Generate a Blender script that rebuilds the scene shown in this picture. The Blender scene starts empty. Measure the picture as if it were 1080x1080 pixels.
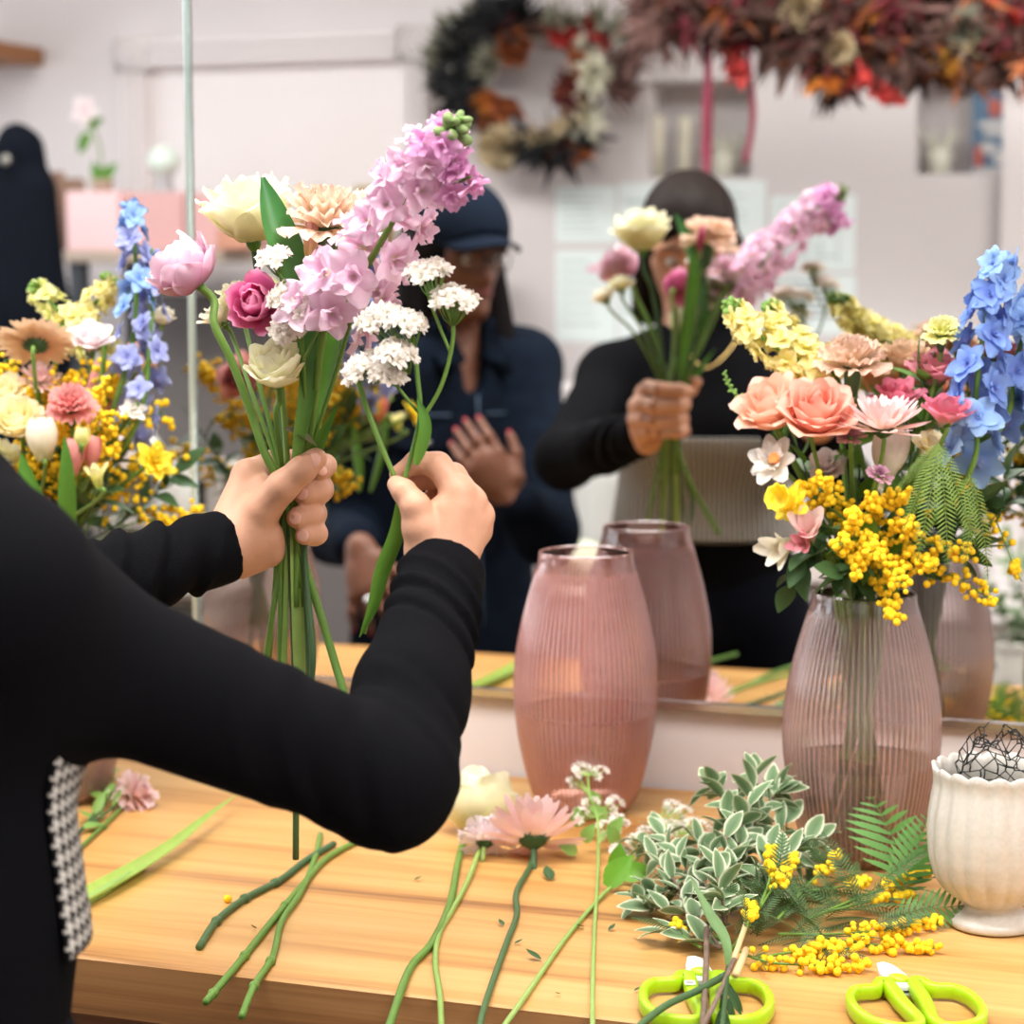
# Florist arranging a hand-tied bouquet at a wooden counter in front of a wall mirror.
# World: mirror plane is y = 0, the room lies at y < 0, z is up, metres.
import bpy, math, random
import numpy as np
from mathutils import Vector, Matrix, Euler

random.seed(7)
rng = np.random.default_rng(7)
SC = bpy.context.scene
COL = SC.collection
PI = math.pi

# ------------------------------------------------------------------ camera
F = 2300.0
YAW, PITCH = math.radians(19.0), math.radians(6.45)
CAM = Vector((0.0, -2.47, 1.52))
RC = Matrix.Rotation(YAW, 3, 'Z') @ Matrix.Rotation(math.radians(90) - PITCH, 3, 'X')
TOP = 0.90                                     # counter top height

def ray(px, py):
    return RC @ Vector(((px - 540) / F, -(py - 540) / F, -1.0))
def at(px, py, D):                             # point seen at px,py lying D in front of the mirror
    d = ray(px, py)
    return CAM + d * ((-D - CAM.y) / d.y)
def mir(px, py, D):                            # real point whose mirror image is seen at px,py
    d = ray(px, py)
    p = CAM + d * ((D - CAM.y) / d.y)
    return Vector((p.x, -p.y, p.z))
def ctop(px, py, h=0.0):                       # point on (or h above) the counter
    d = ray(px, py)
    return CAM + d * ((TOP + h - CAM.z) / d.z)
def cz(px, py, Z):
    return CAM + ray(px, py) * Z
def zdepth(p):
    return -((RC.transposed() @ (Vector(p) - CAM)).z)
def cv(x, y, z):                               # right, up, towards the viewer
    return (RC @ Vector((x, y, z))).normalized()

cam_data = bpy.data.cameras.new('camera')
cam = bpy.data.objects.new('camera', cam_data)
COL.objects.link(cam)
cam.location = CAM
cam.rotation_euler = RC.to_euler()
cam_data.sensor_width = 36.0
cam_data.lens = 36.0 * F / 1080.0
cam_data.clip_start = 0.02
cam_data.dof.use_dof = True
cam_data.dof.focus_distance = 1.93
cam_data.dof.aperture_fstop = (cam_data.lens / 1000.0) / 0.0155
SC.camera = cam

# ------------------------------------------------------------------ materials
MATS = {}
def new_mat(name):
    m = bpy.data.materials.new(name)
    m.use_nodes = True
    nt = m.node_tree
    nt.nodes.clear()
    out = nt.nodes.new('ShaderNodeOutputMaterial')
    return m, nt, out
def N(nt, t, **kw):
    n = nt.nodes.new(t)
    for k, v in kw.items():
        if k in n.inputs: n.inputs[k].default_value = v
        else: setattr(n, k, v)
    return n
def rgba(c): return (c[0], c[1], c[2], 1.0)
def srgb(r, g, b):
    def f(c):
        c /= 255.0
        return c / 12.92 if c <= 0.04045 else ((c + 0.055) / 1.055) ** 2.4
    return (f(r), f(g), f(b))
def ramp(nt, stops, interp='LINEAR'):
    r = nt.nodes.new('ShaderNodeValToRGB')
    r.color_ramp.interpolation = interp
    e = r.color_ramp.elements
    while len(e) > 1: e.remove(e[-1])
    e[0].position, e[0].color = stops[0][0], rgba(stops[0][1])
    for p, c in stops[1:]:
        x = e.new(p); x.color = rgba(c)
    return r

def plain(name, col, rough=0.5, metal=0.0, var=0.0, scale=20.0, bump=0.0, bscale=200.0, spec=0.5, sheen=0.0, coat=0.0):
    if name in MATS: return MATS[name]
    m, nt, out = new_mat(name)
    b = N(nt, 'ShaderNodeBsdfPrincipled', Roughness=rough, Metallic=metal)
    b.inputs['Specular IOR Level'].default_value = spec
    b.inputs['Sheen Weight'].default_value = sheen
    b.inputs['Coat Weight'].default_value = coat
    tc = N(nt, 'ShaderNodeTexCoord')
    if var > 0:
        no = N(nt, 'ShaderNodeTexNoise', Scale=scale, Detail=4.0)
        nt.links.new(tc.outputs['Object'], no.inputs['Vector'])
        lo = tuple(max(0, c * (1 - var)) for c in col); hi = tuple(min(1, c * (1 + var)) for c in col)
        r = ramp(nt, [(0.3, lo), (0.7, hi)])
        nt.links.new(no.outputs['Fac'], r.inputs['Fac'])
        nt.links.new(r.outputs['Color'], b.inputs['Base Color'])
    else:
        b.inputs['Base Color'].default_value = rgba(col)
    if bump > 0:
        no = N(nt, 'ShaderNodeTexNoise', Scale=bscale, Detail=3.0)
        nt.links.new(tc.outputs['Object'], no.inputs['Vector'])
        bp = N(nt, 'ShaderNodeBump', Strength=bump, Distance=0.002)
        nt.links.new(no.outputs['Fac'], bp.inputs['Height'])
        nt.links.new(bp.outputs['Normal'], b.inputs['Normal'])
    nt.links.new(b.outputs[0], out.inputs['Surface'])
    MATS[name] = m
    return m

def petal_mat(name, stops, trans=0.35, rough=0.6, var=0.12, vs=60.0):
    """thin petal / leaf tissue; the colour runs along the petal (attribute t, base 0 to tip 1)"""
    if name in MATS: return MATS[name]
    m, nt, out = new_mat(name)
    at_ = N(nt, 'ShaderNodeAttribute', attribute_name='t')
    r = ramp(nt, stops)
    nt.links.new(at_.outputs['Fac'], r.inputs['Fac'])
    tc = N(nt, 'ShaderNodeTexCoord')
    no = N(nt, 'ShaderNodeTexNoise', Scale=vs, Detail=2.0)
    nt.links.new(tc.outputs['Object'], no.inputs['Vector'])
    mp = N(nt, 'ShaderNodeMapRange')
    mp.inputs['To Min'].default_value = 1 - var; mp.inputs['To Max'].default_value = 1 + var
    nt.links.new(no.outputs['Fac'], mp.inputs['Value'])
    hs = N(nt, 'ShaderNodeHueSaturation')
    nt.links.new(mp.outputs[0], hs.inputs['Value'])
    nt.links.new(r.outputs['Color'], hs.inputs['Color'])
    b = N(nt, 'ShaderNodeBsdfPrincipled', Roughness=rough)
    b.inputs['Specular IOR Level'].default_value = 0.3
    tl = N(nt, 'ShaderNodeBsdfTranslucent')
    mx = N(nt, 'ShaderNodeMixShader'); mx.inputs[0].default_value = trans
    nt.links.new(hs.outputs[0], b.inputs['Base Color'])
    nt.links.new(hs.outputs[0], tl.inputs['Color'])
    nt.links.new(b.outputs[0], mx.inputs[1]); nt.links.new(tl.outputs[0], mx.inputs[2])
    nt.links.new(mx.outputs[0], out.inputs['Surface'])
    MATS[name] = m
    return m

def glass_mat(name, tint, body, body_fac, edge=0.35, rib=0.0, gior=1.5):
    if name in MATS: return MATS[name]
    m, nt, out = new_mat(name)
    tr = N(nt, 'ShaderNodeBsdfTransparent', Color=rgba(tint))
    df = N(nt, 'ShaderNodeBsdfDiffuse', Color=rgba(body))
    tl = N(nt, 'ShaderNodeBsdfTranslucent', Color=rgba(body))
    m0 = N(nt, 'ShaderNodeMixShader'); m0.inputs[0].default_value = 0.25
    nt.links.new(df.outputs[0], m0.inputs[1]); nt.links.new(tl.outputs[0], m0.inputs[2])
    lw = N(nt, 'ShaderNodeLayerWeight', Blend=0.35)
    ma = N(nt, 'ShaderNodeMath', operation='MULTIPLY_ADD')
    ma.inputs[1].default_value = edge; ma.inputs[2].default_value = body_fac
    nt.links.new(lw.outputs['Facing'], ma.inputs[0])
    if rib:                                    # grooves get extra body colour to imitate the ribs' refraction
        a_ = N(nt, 'ShaderNodeAttribute', attribute_name='t')
        mb_ = N(nt, 'ShaderNodeMath', operation='MULTIPLY_ADD'); mb_.inputs[1].default_value = -rib
        mc_ = N(nt, 'ShaderNodeMath', operation='ADD'); mc_.inputs[1].default_value = rib
        nt.links.new(a_.outputs['Fac'], mb_.inputs[0]); nt.links.new(ma.outputs[0], mb_.inputs[2]); nt.links.new(mb_.outputs[0], mc_.inputs[0])
        ma = mc_
    m1 = N(nt, 'ShaderNodeMixShader')
    nt.links.new(ma.outputs[0], m1.inputs[0]); nt.links.new(tr.outputs[0], m1.inputs[1]); nt.links.new(m0.outputs[0], m1.inputs[2])
    gl = N(nt, 'ShaderNodeBsdfGlossy', Roughness=0.12)
    fr = N(nt, 'ShaderNodeFresnel', IOR=gior)
    m2 = N(nt, 'ShaderNodeMixShader')
    nt.links.new(fr.outputs[0], m2.inputs[0]); nt.links.new(m1.outputs[0], m2.inputs[1]); nt.links.new(gl.outputs[0], m2.inputs[2])
    nt.links.new(m2.outputs[0], out.inputs['Surface'])
    MATS[name] = m
    return m

def wood_mat(name, stops, sx=1.6, sy=22.0, rough=0.45, dist=2.2):
    if name in MATS: return MATS[name]
    m, nt, out = new_mat(name)
    tc = N(nt, 'ShaderNodeTexCoord')
    mp = N(nt, 'ShaderNodeMapping')
    mp.inputs['Scale'].default_value = (sx, sy, sy)
    nt.links.new(tc.outputs['Object'], mp.inputs['Vector'])
    n1 = N(nt, 'ShaderNodeTexNoise', Scale=1.0, Detail=5.0, Roughness=0.55, Distortion=dist * 0.4)
    nt.links.new(mp.outputs[0], n1.inputs['Vector'])
    mp2 = N(nt, 'ShaderNodeMapping'); mp2.inputs['Scale'].default_value = (sx * 2.5, sy * 14, sy * 14)
    nt.links.new(tc.outputs['Object'], mp2.inputs['Vector'])
    n2 = N(nt, 'ShaderNodeTexNoise', Scale=1.0, Detail=2.0)
    nt.links.new(mp2.outputs[0], n2.inputs['Vector'])
    ad = N(nt, 'ShaderNodeMath', operation='MULTIPLY_ADD')
    ad.inputs[1].default_value = 0.16; 
    nt.links.new(n2.outputs['Fac'], ad.inputs[0]); nt.links.new(n1.outputs['Fac'], ad.inputs[2])
    r = ramp(nt, stops)
    nt.links.new(ad.outputs[0], r.inputs['Fac'])
    b = N(nt, 'ShaderNodeBsdfPrincipled', Roughness=rough)
    nt.links.new(r.outputs['Color'], b.inputs['Base Color'])
    bp = N(nt, 'ShaderNodeBump', Strength=0.08, Distance=0.001)
    nt.links.new(n2.outputs['Fac'], bp.inputs['Height']); nt.links.new(bp.outputs[0], b.inputs['Normal'])
    nt.links.new(b.outputs[0], out.inputs['Surface'])
    MATS[name] = m
    return m

# ------------------------------------------------------------------ mesh builder
def basis(d):
    d = Vector(d).normalized()
    a = Vector((0, 0, 1)) if abs(d.z) < 0.9 else Vector((1, 0, 0))
    x = d.cross(a).normalized()
    return x, d.cross(x).normalized()
def smooth(pts, n=6):
    P = [Vector(p) for p in pts]
    if len(P) < 3:
        return [P[0].lerp(P[-1], i / n) for i in range(n + 1)]
    Q = [P[0] * 2 - P[1]] + P + [P[-1] * 2 - P[-2]]
    o = []
    for i in range(1, len(Q) - 2):
        a, b, c, d = Q[i - 1], Q[i], Q[i + 1], Q[i + 2]
        for k in range(n):
            t = k / n
            o.append(0.5 * ((2 * b) + (c - a) * t + (2 * a - 5 * b + 4 * c - d) * t * t + (3 * b - a - 3 * c + d) * t ** 3))
    o.append(P[-1])
    return o

class MB:
    def __init__(s): s.v, s.f, s.t, s.uv = [], [], [], None
    def add(s, verts, faces, t=0.5):
        o = len(s.v)
        s.v.extend([tuple(p) for p in verts])
        s.f.extend([tuple(i + o for i in f) for f in faces])
        s.t.extend(t if hasattr(t, '__len__') else [t] * len(verts))
        return s
    def tube(s, pts, r, n=7, t=None, flat=None):
        P = [Vector(p) for p in pts]
        m = len(P)
        R = r if hasattr(r, '__len__') else [r] * m
        if len(R) != m: R = list(np.interp(np.linspace(0, 1, m), np.linspace(0, 1, len(R)), R))
        vs, fs, ts = [], [], []
        ref = None
        for i in range(m):
            d = (P[min(i + 1, m - 1)] - P[max(i - 1, 0)])
            if d.length < 1e-9: d = Vector((0, 0, 1))
            d.normalize()
            if ref is None: ref = basis(d)[0]
            x = (ref - d * ref.dot(d))
            if x.length < 1e-6: x = basis(d)[0]
            x.normalize(); ref = x
            y = d.cross(x)
            for k in range(n):
                a = 2 * PI * k / n
                vs.append(P[i] + (x * math.cos(a) + y * math.sin(a)) * R[i])
                ts.append(i / max(1, m - 1) if t is None else t)
        for i in range(m - 1):
            for k in range(n):
                fs.append((i * n + k, i * n + (k + 1) % n, (i + 1) * n + (k + 1) % n, (i + 1) * n + k))
        fs.append(tuple(range(n - 1, -1, -1))); fs.append(tuple((m - 1) * n + k for k in range(n)))
        return s.add(vs, fs, ts)
    def loop(s, pts, w, h, up, n=8):
        """closed tube with elliptic section w (in plane) by h (along up)"""
        P = [Vector(p) for p in pts]; m = len(P); vs, fs = [], []
        up = Vector(up).normalized()
        for i in range(m):
            d = (P[(i + 1) % m] - P[i - 1]).normalized(); x = d.cross(up).normalized()
            ww = w[i] if hasattr(w, '__len__') else w
            for k in range(n):
                a = 2 * PI * k / n
                ca, sa = math.cos(a), math.sin(a)
                e = 0.6
                ca = math.copysign(abs(ca) ** e, ca); sa = math.copysign(abs(sa) ** e, sa)
                vs.append(P[i] + x * (ca * ww) + up * (sa * h))
        for i in range(m):
            j = (i + 1) % m
            for k in range(n):
                fs.append((i * n + k, i * n + (k + 1) % n, j * n + (k + 1) % n, j * n + k))
        return s.add(vs, fs)
    def ball(s, c, r, n=8, m=5, sc=(1, 1, 1), t=0.5, R=None):
        c = Vector(c); vs, fs = [], []
        def tf(p):
            p = Vector((p[0] * sc[0], p[1] * sc[1], p[2] * sc[2])) * r
            if R is not None: p = R @ p
            return c + p
        vs.append(tf((0, 0, 1)))
        for i in range(1, m):
            a = PI * i / m
            for k in range(n):
                b = 2 * PI * k / n
                vs.append(tf((math.sin(a) * math.cos(b), math.sin(a) * math.sin(b), math.cos(a))))
        vs.append(tf((0, 0, -1)))
        for k in range(n): fs.append((0, 1 + k, 1 + (k + 1) % n))
        for i in range(m - 2):
            for k in range(n):
                a = 1 + i * n
                fs.append((a + k, a + n + k, a + n + (k + 1) % n, a + (k + 1) % n))
        a = 1 + (m - 2) * n
        for k in range(n): fs.append((len(vs) - 1, a + (k + 1) % n, a + k))
        return s.add(vs, fs, t)
    def box(s, c, size, R=None, bev=0.0):
        c = Vector(c); x, y, z = (q / 2 for q in size)
        if bev <= 0:
            vs = [(i, j, k) for i in (-x, x) for j in (-y, y) for k in (-z, z)]
            fs = [(0, 1, 3, 2), (4, 6, 7, 5), (0, 4, 5, 1), (2, 3, 7, 6), (0, 2, 6, 4), (1, 5, 7, 3)]
        else:
            vs, idx = [], {}
            b = min(bev, x * .9, y * .9, z * .9)
            for i in (-1, 1):
                for j in (-1, 1):
                    for k in (-1, 1):
                        for ax in range(3):
                            p = [i * (x - b), j * (y - b), k * (z - b)]
                            p[ax] += (i, j, k)[ax] * b
                            idx[(i, j, k, ax)] = len(vs); vs.append(tuple(p))
            fs = []
            q4 = [(-1, -1), (1, -1), (1, 1), (-1, 1)]
            def mk(ax, sg, a, bb):
                k = [0, 0, 0]; k[ax] = sg; k[(ax + 1) % 3] = a; k[(ax + 2) % 3] = bb
                return tuple(k)
            for ax in range(3):
                for sg in (-1, 1):
                    f = [idx[mk(ax, sg, a, bb) + (ax,)] for a, bb in q4]
                    fs.append(tuple(f) if sg > 0 else tuple(f[::-1]))
            for ax in range(3):
                for a, bb in q4:
                    e = []
                    for sg in (-1, 1):
                        k = mk(ax, sg, a, bb)
                        e.append((idx[k + ((ax + 1) % 3,)], idx[k + ((ax + 2) % 3,)]))
                    fs.append((e[0][0], e[0][1], e[1][1], e[1][0]))
            for i in (-1, 1):
                for j in (-1, 1):
                    for k in (-1, 1):
                        fs.append(tuple(idx[(i, j, k, ax)] for ax in range(3)))
        vs = [Vector(p) for p in vs]
        if R is not None: vs = [R @ p for p in vs]
        return s.add([c + p for p in vs], fs)
    def lathe(s, prof, n=32, c=(0, 0, 0), mod=None, axis=None, close=True):
        c = Vector(c); vs, fs, ts = [], [], []
        m = len(prof)
        for i, (r, z) in enumerate(prof):
            for k in range(n):
                a = 2 * PI * k / n
                rr, zz = (r, z) if mod is None else mod(r, z, a, i)
                vs.append(Vector((rr * math.cos(a), rr * math.sin(a), zz))); ts.append(i / (m - 1))
        if axis is not None:
            q = Vector(axis).to_track_quat('Z', 'Y')
            vs = [q @ p for p in vs]
        for i in range(m - 1):
            for k in range(n):
                fs.append((i * n + k, i * n + (k + 1) % n, (i + 1) * n + (k + 1) % n, (i + 1) * n + k))
        if close:
            fs.append(tuple(range(n - 1, -1, -1))); fs.append(tuple((m - 1) * n + k for k in range(n)))
        return s.add([c + p for p in vs], fs, ts)
    def mesh(s, name, mat, sm=True):
        me = bpy.data.meshes.new(name)
        me.from_pydata(s.v, [], s.f)
        at_ = me.attributes.new('t', 'FLOAT', 'POINT')
        at_.data.foreach_set('value', np.asarray(s.t, dtype=np.float32))
        if s.uv is not None:
            u = me.uv_layers.new(name='UVMap')
            li = np.empty(len(me.loops), dtype=np.int32); me.loops.foreach_get('vertex_index', li)
            u.data.foreach_set('uv', np.asarray(s.uv, dtype=np.float32)[li].ravel())
        if sm: me.polygons.foreach_set('use_smooth', [True] * len(me.polygons))
        for mm in (mat if isinstance(mat, (list, tuple)) else [mat]): me.materials.append(mm)
        me.update()
        return me
    def build(s, name, mat, parent=None, sm=True):
        if parent is None:                     # a thing that is one mesh: origin at the middle of its base
            a = np.asarray(s.v)
            o = Vector(((a[:, 0].min() + a[:, 0].max()) / 2, (a[:, 1].min() + a[:, 1].max()) / 2, a[:, 2].min()))
            s.v = [tuple(p) for p in (a - np.asarray(o))]
        me = s.mesh(name, mat, sm)
        ob = bpy.data.objects.new(name, me)
        COL.objects.link(ob)
        if parent is None: ob.location = o
        else: adopt(ob, parent)
        return ob

def wm(o):
    if o.parent is None: return o.matrix_basis.copy()
    return wm(o.parent) @ o.matrix_parent_inverse @ o.matrix_basis
def adopt(ob, parent):
    ob.parent = parent
    ob.matrix_parent_inverse = wm(parent).inverted()
def tag(o, label=None, cat=None, group=None, kind=None):
    if label: o['label'] = label
    if cat: o['category'] = cat
    if group: o['group'] = group
    if kind: o['kind'] = kind
    return o
def thing(name, label, cat, loc, group=None, rot=None):
    o = bpy.data.objects.new(name, None)
    COL.objects.link(o)
    o.empty_display_size = 0.02
    o.location = loc
    if rot is not None: o.rotation_euler = rot
    return tag(o, label, cat, group)
def struct(o): o['kind'] = 'structure'; return o
def inst(name, me, M, parent):
    o = bpy.data.objects.new(name, me)
    COL.objects.link(o)
    o.matrix_basis = M
    adopt(o, parent)
    return o
def frame(P, axis, spin=0.0, sc=1.0):
    q = Vector(axis).to_track_quat('Z', 'Y').to_matrix().to_4x4()
    return Matrix.Translation(Vector(P)) @ q @ Matrix.Rotation(spin, 4, 'Z') @ Matrix.Scale(sc, 4)

# ------------------------------------------------------------------ smooth bodies (distance field -> surface nets)
def cone(a, b, ra, rb, k=0.02, dr=None, fl=1.0, rf=None):
    return dict(a=np.array(a, float), b=np.array(b, float), ra=ra, rb=rb, k=k, dr=None if dr is None else np.array(dr, float), fl=fl, rf=rf)
def pd(p, P):
    a, b = p['a'], p['b']
    ab = b - a; L = max(1e-12, ab @ ab)
    t = np.clip(((P - a) @ ab) / L, 0, 1)
    v = P - a - t[..., None] * ab
    if p['dr'] is not None:
        c = v @ p['dr']
        v = v + (c * (1 / p['fl'] - 1))[..., None] * p['dr']
    r = p['ra'] + (p['rb'] - p['ra']) * t
    if p['rf'] is not None: r = r + p['rf'](t, v)
    return np.sqrt((v * v).sum(-1)) - r
def smin(d, e, k):
    h = np.maximum(k - np.abs(d - e), 0) / k
    return np.minimum(d, e) - h * h * k * 0.25
def field(prims, P, sub=()):
    d = np.full(P.shape[:-1], 9.0)
    for p in prims: d = smin(d, pd(p, P), p['k'])
    for p in sub: d = -smin(-d, pd(p, P), p['k'])
    return d
def sdf_mesh(prims, h, sub=(), pad=0.02):
    lo = np.min([np.minimum(p['a'], p['b']) - max(p['ra'], p['rb']) for p in prims], axis=0) - pad
    hi = np.max([np.maximum(p['a'], p['b']) + max(p['ra'], p['rb']) for p in prims], axis=0) + pad
    n = np.ceil((hi - lo) / h).astype(int) + 1
    ax = [lo[i] + h * np.arange(n[i]) for i in range(3)]
    D = np.full(tuple(n), 9.0)
    for neg, L in ((False, prims), (True, sub)):
        for p in L:
            g = max(p['ra'], p['rb']) * 1.25 + p['k'] + 2 * h + 0.01
            i0 = np.clip(np.floor((np.minimum(p['a'], p['b']) - g - lo) / h).astype(int), 0, n)
            i1 = np.clip(np.ceil((np.maximum(p['a'], p['b']) + g - lo) / h).astype(int) + 1, 0, n)
            if np.any(i1 <= i0): continue
            sl = tuple(slice(i0[i], i1[i]) for i in range(3))
            P = np.stack(np.meshgrid(*[ax[i][sl[i]] for i in range(3)], indexing='ij'), -1)
            e = pd(p, P)
            D[sl] = -smin(-D[sl], e, p['k']) if neg else smin(D[sl], e, p['k'])
    S = D < 0
    cs = [(i, j, k) for i in (0, 1) for j in (0, 1) for k in (0, 1)]
    def sh(A, c): return A[c[0]:A.shape[0] - 1 + c[0], c[1]:A.shape[1] - 1 + c[1], c[2]:A.shape[2] - 1 + c[2]]
    cnt = sum(sh(S, c).astype(np.int8) for c in cs)
    mask = (cnt > 0) & (cnt < 8)
    idx = -np.ones(mask.shape, dtype=np.int64)
    cells = np.argwhere(mask)
    idx[mask] = np.arange(len(cells))
    pos = np.zeros((len(cells), 3)); num = np.zeros(len(cells))
    for c0 in cs:
        for axn in range(3):
            if c0[axn]: continue
            c1 = list(c0); c1[axn] = 1
            f0 = D[tuple((cells + np.array(c0)).T)]; f1 = D[tuple((cells + np.array(c1)).T)]
            cr = (f0 < 0) != (f1 < 0)
            t = f0[cr] / (f0[cr] - f1[cr])
            pos[cr] += np.array(c0) + t[:, None] * (np.array(c1) - np.array(c0))
            num[cr] += 1
    V = lo + (cells + pos / num[:, None]) * h
    faces = []
    for axn in range(3):
        b, c = (axn + 1) % 3, (axn + 2) % 3
        A = np.moveaxis(S, axn, 0)
        ch = np.argwhere(np.moveaxis(A[:-1] != A[1:], 0, axn))
        ch = ch[(ch[:, b] >= 1) & (ch[:, c] >= 1) & (ch[:, b] < mask.shape[b]) & (ch[:, c] < mask.shape[c])]
        e = np.zeros((1, 3), int)
        def q(db, dc):
            k = ch.copy(); k[:, b] += db; k[:, c] += dc
            return idx[tuple(k.T)]
        Q = np.stack([q(-1, -1), q(0, -1), q(0, 0), q(-1, 0)], 1)
        flip = ~S[tuple(ch.T)]
        Q[flip] = Q[flip][:, ::-1]
        faces.append(Q)
    Fc = np.concatenate(faces)
    Fc = Fc[(Fc >= 0).all(1)]
    m = MB(); m.v = [tuple(p) for p in V]; m.f = [tuple(int(i) for i in f) for f in Fc]; m.t = [0.5] * len(V)
    return m
def join(a, b):
    a.add(b.v, b.f, b.t); return a
# ================================================================== palette
WALL = plain('wall_paint', srgb(219, 213, 213), 0.75, var=0.02, scale=3, bump=0.05, bscale=60)
TRIM = plain('trim_paint', srgb(232, 226, 226), 0.5)
FLOORM = wood_mat('floor_boards', [(0.35, srgb(96, 84, 76)), (0.7, srgb(140, 124, 112))], 1.0, 9, 0.5)
WOOD = wood_mat('plywood', [(0.38, srgb(138, 90, 44)), (0.47, srgb(184, 131, 70)), (0.55, srgb(198, 147, 82)), (0.74, srgb(214, 170, 106))], 1.1, 15, 0.42)
EDGEW = wood_mat('plywood_edge_shaded', [(0.4, srgb(112, 72, 36)), (0.6, srgb(148, 102, 58)), (0.75, srgb(168, 122, 74))], 1.2, 40, 0.55)  # browns darkened to carry the dimmer light on the front edge
DARKW = wood_mat('brown_wood', [(0.4, srgb(112, 74, 50)), (0.7, srgb(146, 100, 70))], 1.2, 18, 0.5)
MIRROR = plain('mirror_silver', (0.93, 0.94, 0.93), 0.0, 1.0)
STEEL = plain('satin_metal', (0.75, 0.77, 0.78), 0.25, 1.0)
SEAM = plain('mirror_edge', srgb(200, 222, 218), 0.12, 0.4)
STEMG = petal_mat('stem_green', [(0, srgb(112, 146, 64)), (1, srgb(98, 138, 58))], 0.1, 0.45)
STEMP = petal_mat('stem_pale', [(0, srgb(158, 186, 104)), (1, srgb(142, 176, 88))], 0.1, 0.45)
STEMD = petal_mat('stem_dark', [(0, srgb(66, 96, 62)), (1, srgb(78, 108, 64))], 0.1, 0.5)
BARK = plain('bark', srgb(112, 92, 78), 0.8, var=0.25, scale=80)
LEAFG = petal_mat('leaf_green', [(0, srgb(104, 150, 58)), (1, srgb(84, 136, 50))], 0.3, 0.4)
LEAFD = petal_mat('leaf_dark', [(0, srgb(54, 84, 48)), (1, srgb(66, 98, 56))], 0.2, 0.45)
LEAFL = petal_mat('leaf_light', [(0, srgb(150, 182, 96)), (1, srgb(120, 168, 80))], 0.35, 0.45)
TULIPL = petal_mat('tulip_leaf', [(0, srgb(150, 190, 90)), (0.45, srgb(82, 134, 60)), (1, srgb(52, 106, 56))], 0.25, 0.35)
VARLEAF = petal_mat('variegated_leaf', [(0, srgb(98, 126, 88)), (0.62, srgb(120, 148, 106)), (0.84, srgb(206, 214, 182)), (1, srgb(226, 230, 206))], 0.25, 0.5)
FERNM = petal_mat('fern_leaf', [(0, srgb(88, 138, 64)), (1, srgb(104, 156, 76))], 0.3, 0.5)
MIMLEAF = petal_mat('mimosa_leaf', [(0, srgb(74, 104, 62)), (1, srgb(92, 122, 72))], 0.25, 0.5)
MIMB = plain('mimosa_ball', srgb(248, 204, 26), 0.85, var=0.12, scale=300)
BLACK = plain('black_knit', (0.0048, 0.0048, 0.006), 0.95, bump=0.8, bscale=900, spec=0.05)
BLACKT = plain('black_twill', (0.004, 0.005, 0.009), 0.9, bump=0.3, bscale=700, spec=0.06)
SKIN = plain('skin_fair', srgb(200, 150, 122), 0.5, var=0.06, scale=45, bump=0.12, bscale=300, spec=0.35)
NAIL = plain('nail_natural', srgb(230, 178, 158), 0.22, spec=0.5)
SKIN2 = plain('skin_deep', srgb(124, 82, 64), 0.5, var=0.06, scale=40, spec=0.35)
NAILR = plain('nail_red', srgb(170, 30, 46), 0.25)
HAIR = plain('hair_dark', srgb(26, 18, 15), 0.6, var=0.3, scale=60, spec=0.08)
DENIM = plain('denim_navy', srgb(15, 23, 35), 0.95, var=0.25, scale=25, bump=0.3, bscale=800, spec=0.08)
CAPM = plain('cap_navy', srgb(20, 28, 41), 0.95, bump=0.3, bscale=700, spec=0.08)

# ================================================================== room shell
XL, XR, YF, H = -4.6, 1.9, -3.25, 2.75
def wall_with_holes(x0, x1, z0, z1, holes, y, th, depth):
    """plane facing +y at y, thickness th, with niches of given depth"""
    xs = sorted({x0, x1, *[h[0] for h in holes], *[h[1] for h in holes]})
    zs = sorted({z0, z1, *[h[2] for h in holes], *[h[3] for h in holes]})
    m = MB()
    for i in range(len(xs) - 1):
        for j in range(len(zs) - 1):
            cx, cz_ = (xs[i] + xs[i + 1]) / 2, (zs[j] + zs[j + 1]) / 2
            hole = any(h[0] < cx < h[1] and h[2] < cz_ < h[3] for h in holes)
            d = depth if hole else 0.0
            m.box((cx, y - (th + d) / 2 if not hole else y - depth - (th - 0.0) / 2, cz_), (xs[i + 1] - xs[i], th if hole else th, zs[j + 1] - zs[j]))
            if hole:
                hx0, hx1, hz0, hz1 = xs[i], xs[i + 1], zs[j], zs[j + 1]
                t = 0.02
                for hh in holes:
                    if hh[0] < cx < hh[1] and hh[2] < cz_ < hh[3]:
                        if abs(hx0 - hh[0]) < 1e-6: m.box((hx0 - t / 2, y - th - (depth - th) / 2 - 0.0, cz_), (t, depth - th + 0.02, hz1 - hz0))
                        if abs(hx1 - hh[1]) < 1e-6: m.box((hx1 + t / 2, y - th - (depth - th) / 2, cz_), (t, depth - th + 0.02, hz1 - hz0))
                        if abs(hz0 - hh[2]) < 1e-6: m.box((cx, y - th - (depth - th) / 2, hz0 - t / 2), (hx1 - hx0, depth - th + 0.02, t))
                        if abs(hz1 - hh[3]) < 1e-6: m.box((cx, y - th - (depth - th) / 2, hz1 + t / 2), (hx1 - hx0, depth - th + 0.02, t))
    return m
struct(MB().box(((XL + XR) / 2, YF / 2, -0.05), (XR - XL + 0.4, -YF + 0.5, 0.1)).build('floor', FLOORM, sm=False))
struct(MB().box(((XL + XR) / 2, YF / 2, H + 0.05), (XR - XL + 0.4, -YF + 0.5, 0.1)).build('ceiling', WALL, sm=False))
struct(MB().box(((XL + XR) / 2, 0.066, H / 2), (XR - XL, 0.12, H)).build('wall_back', WALL, sm=False))
NY = YF
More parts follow.
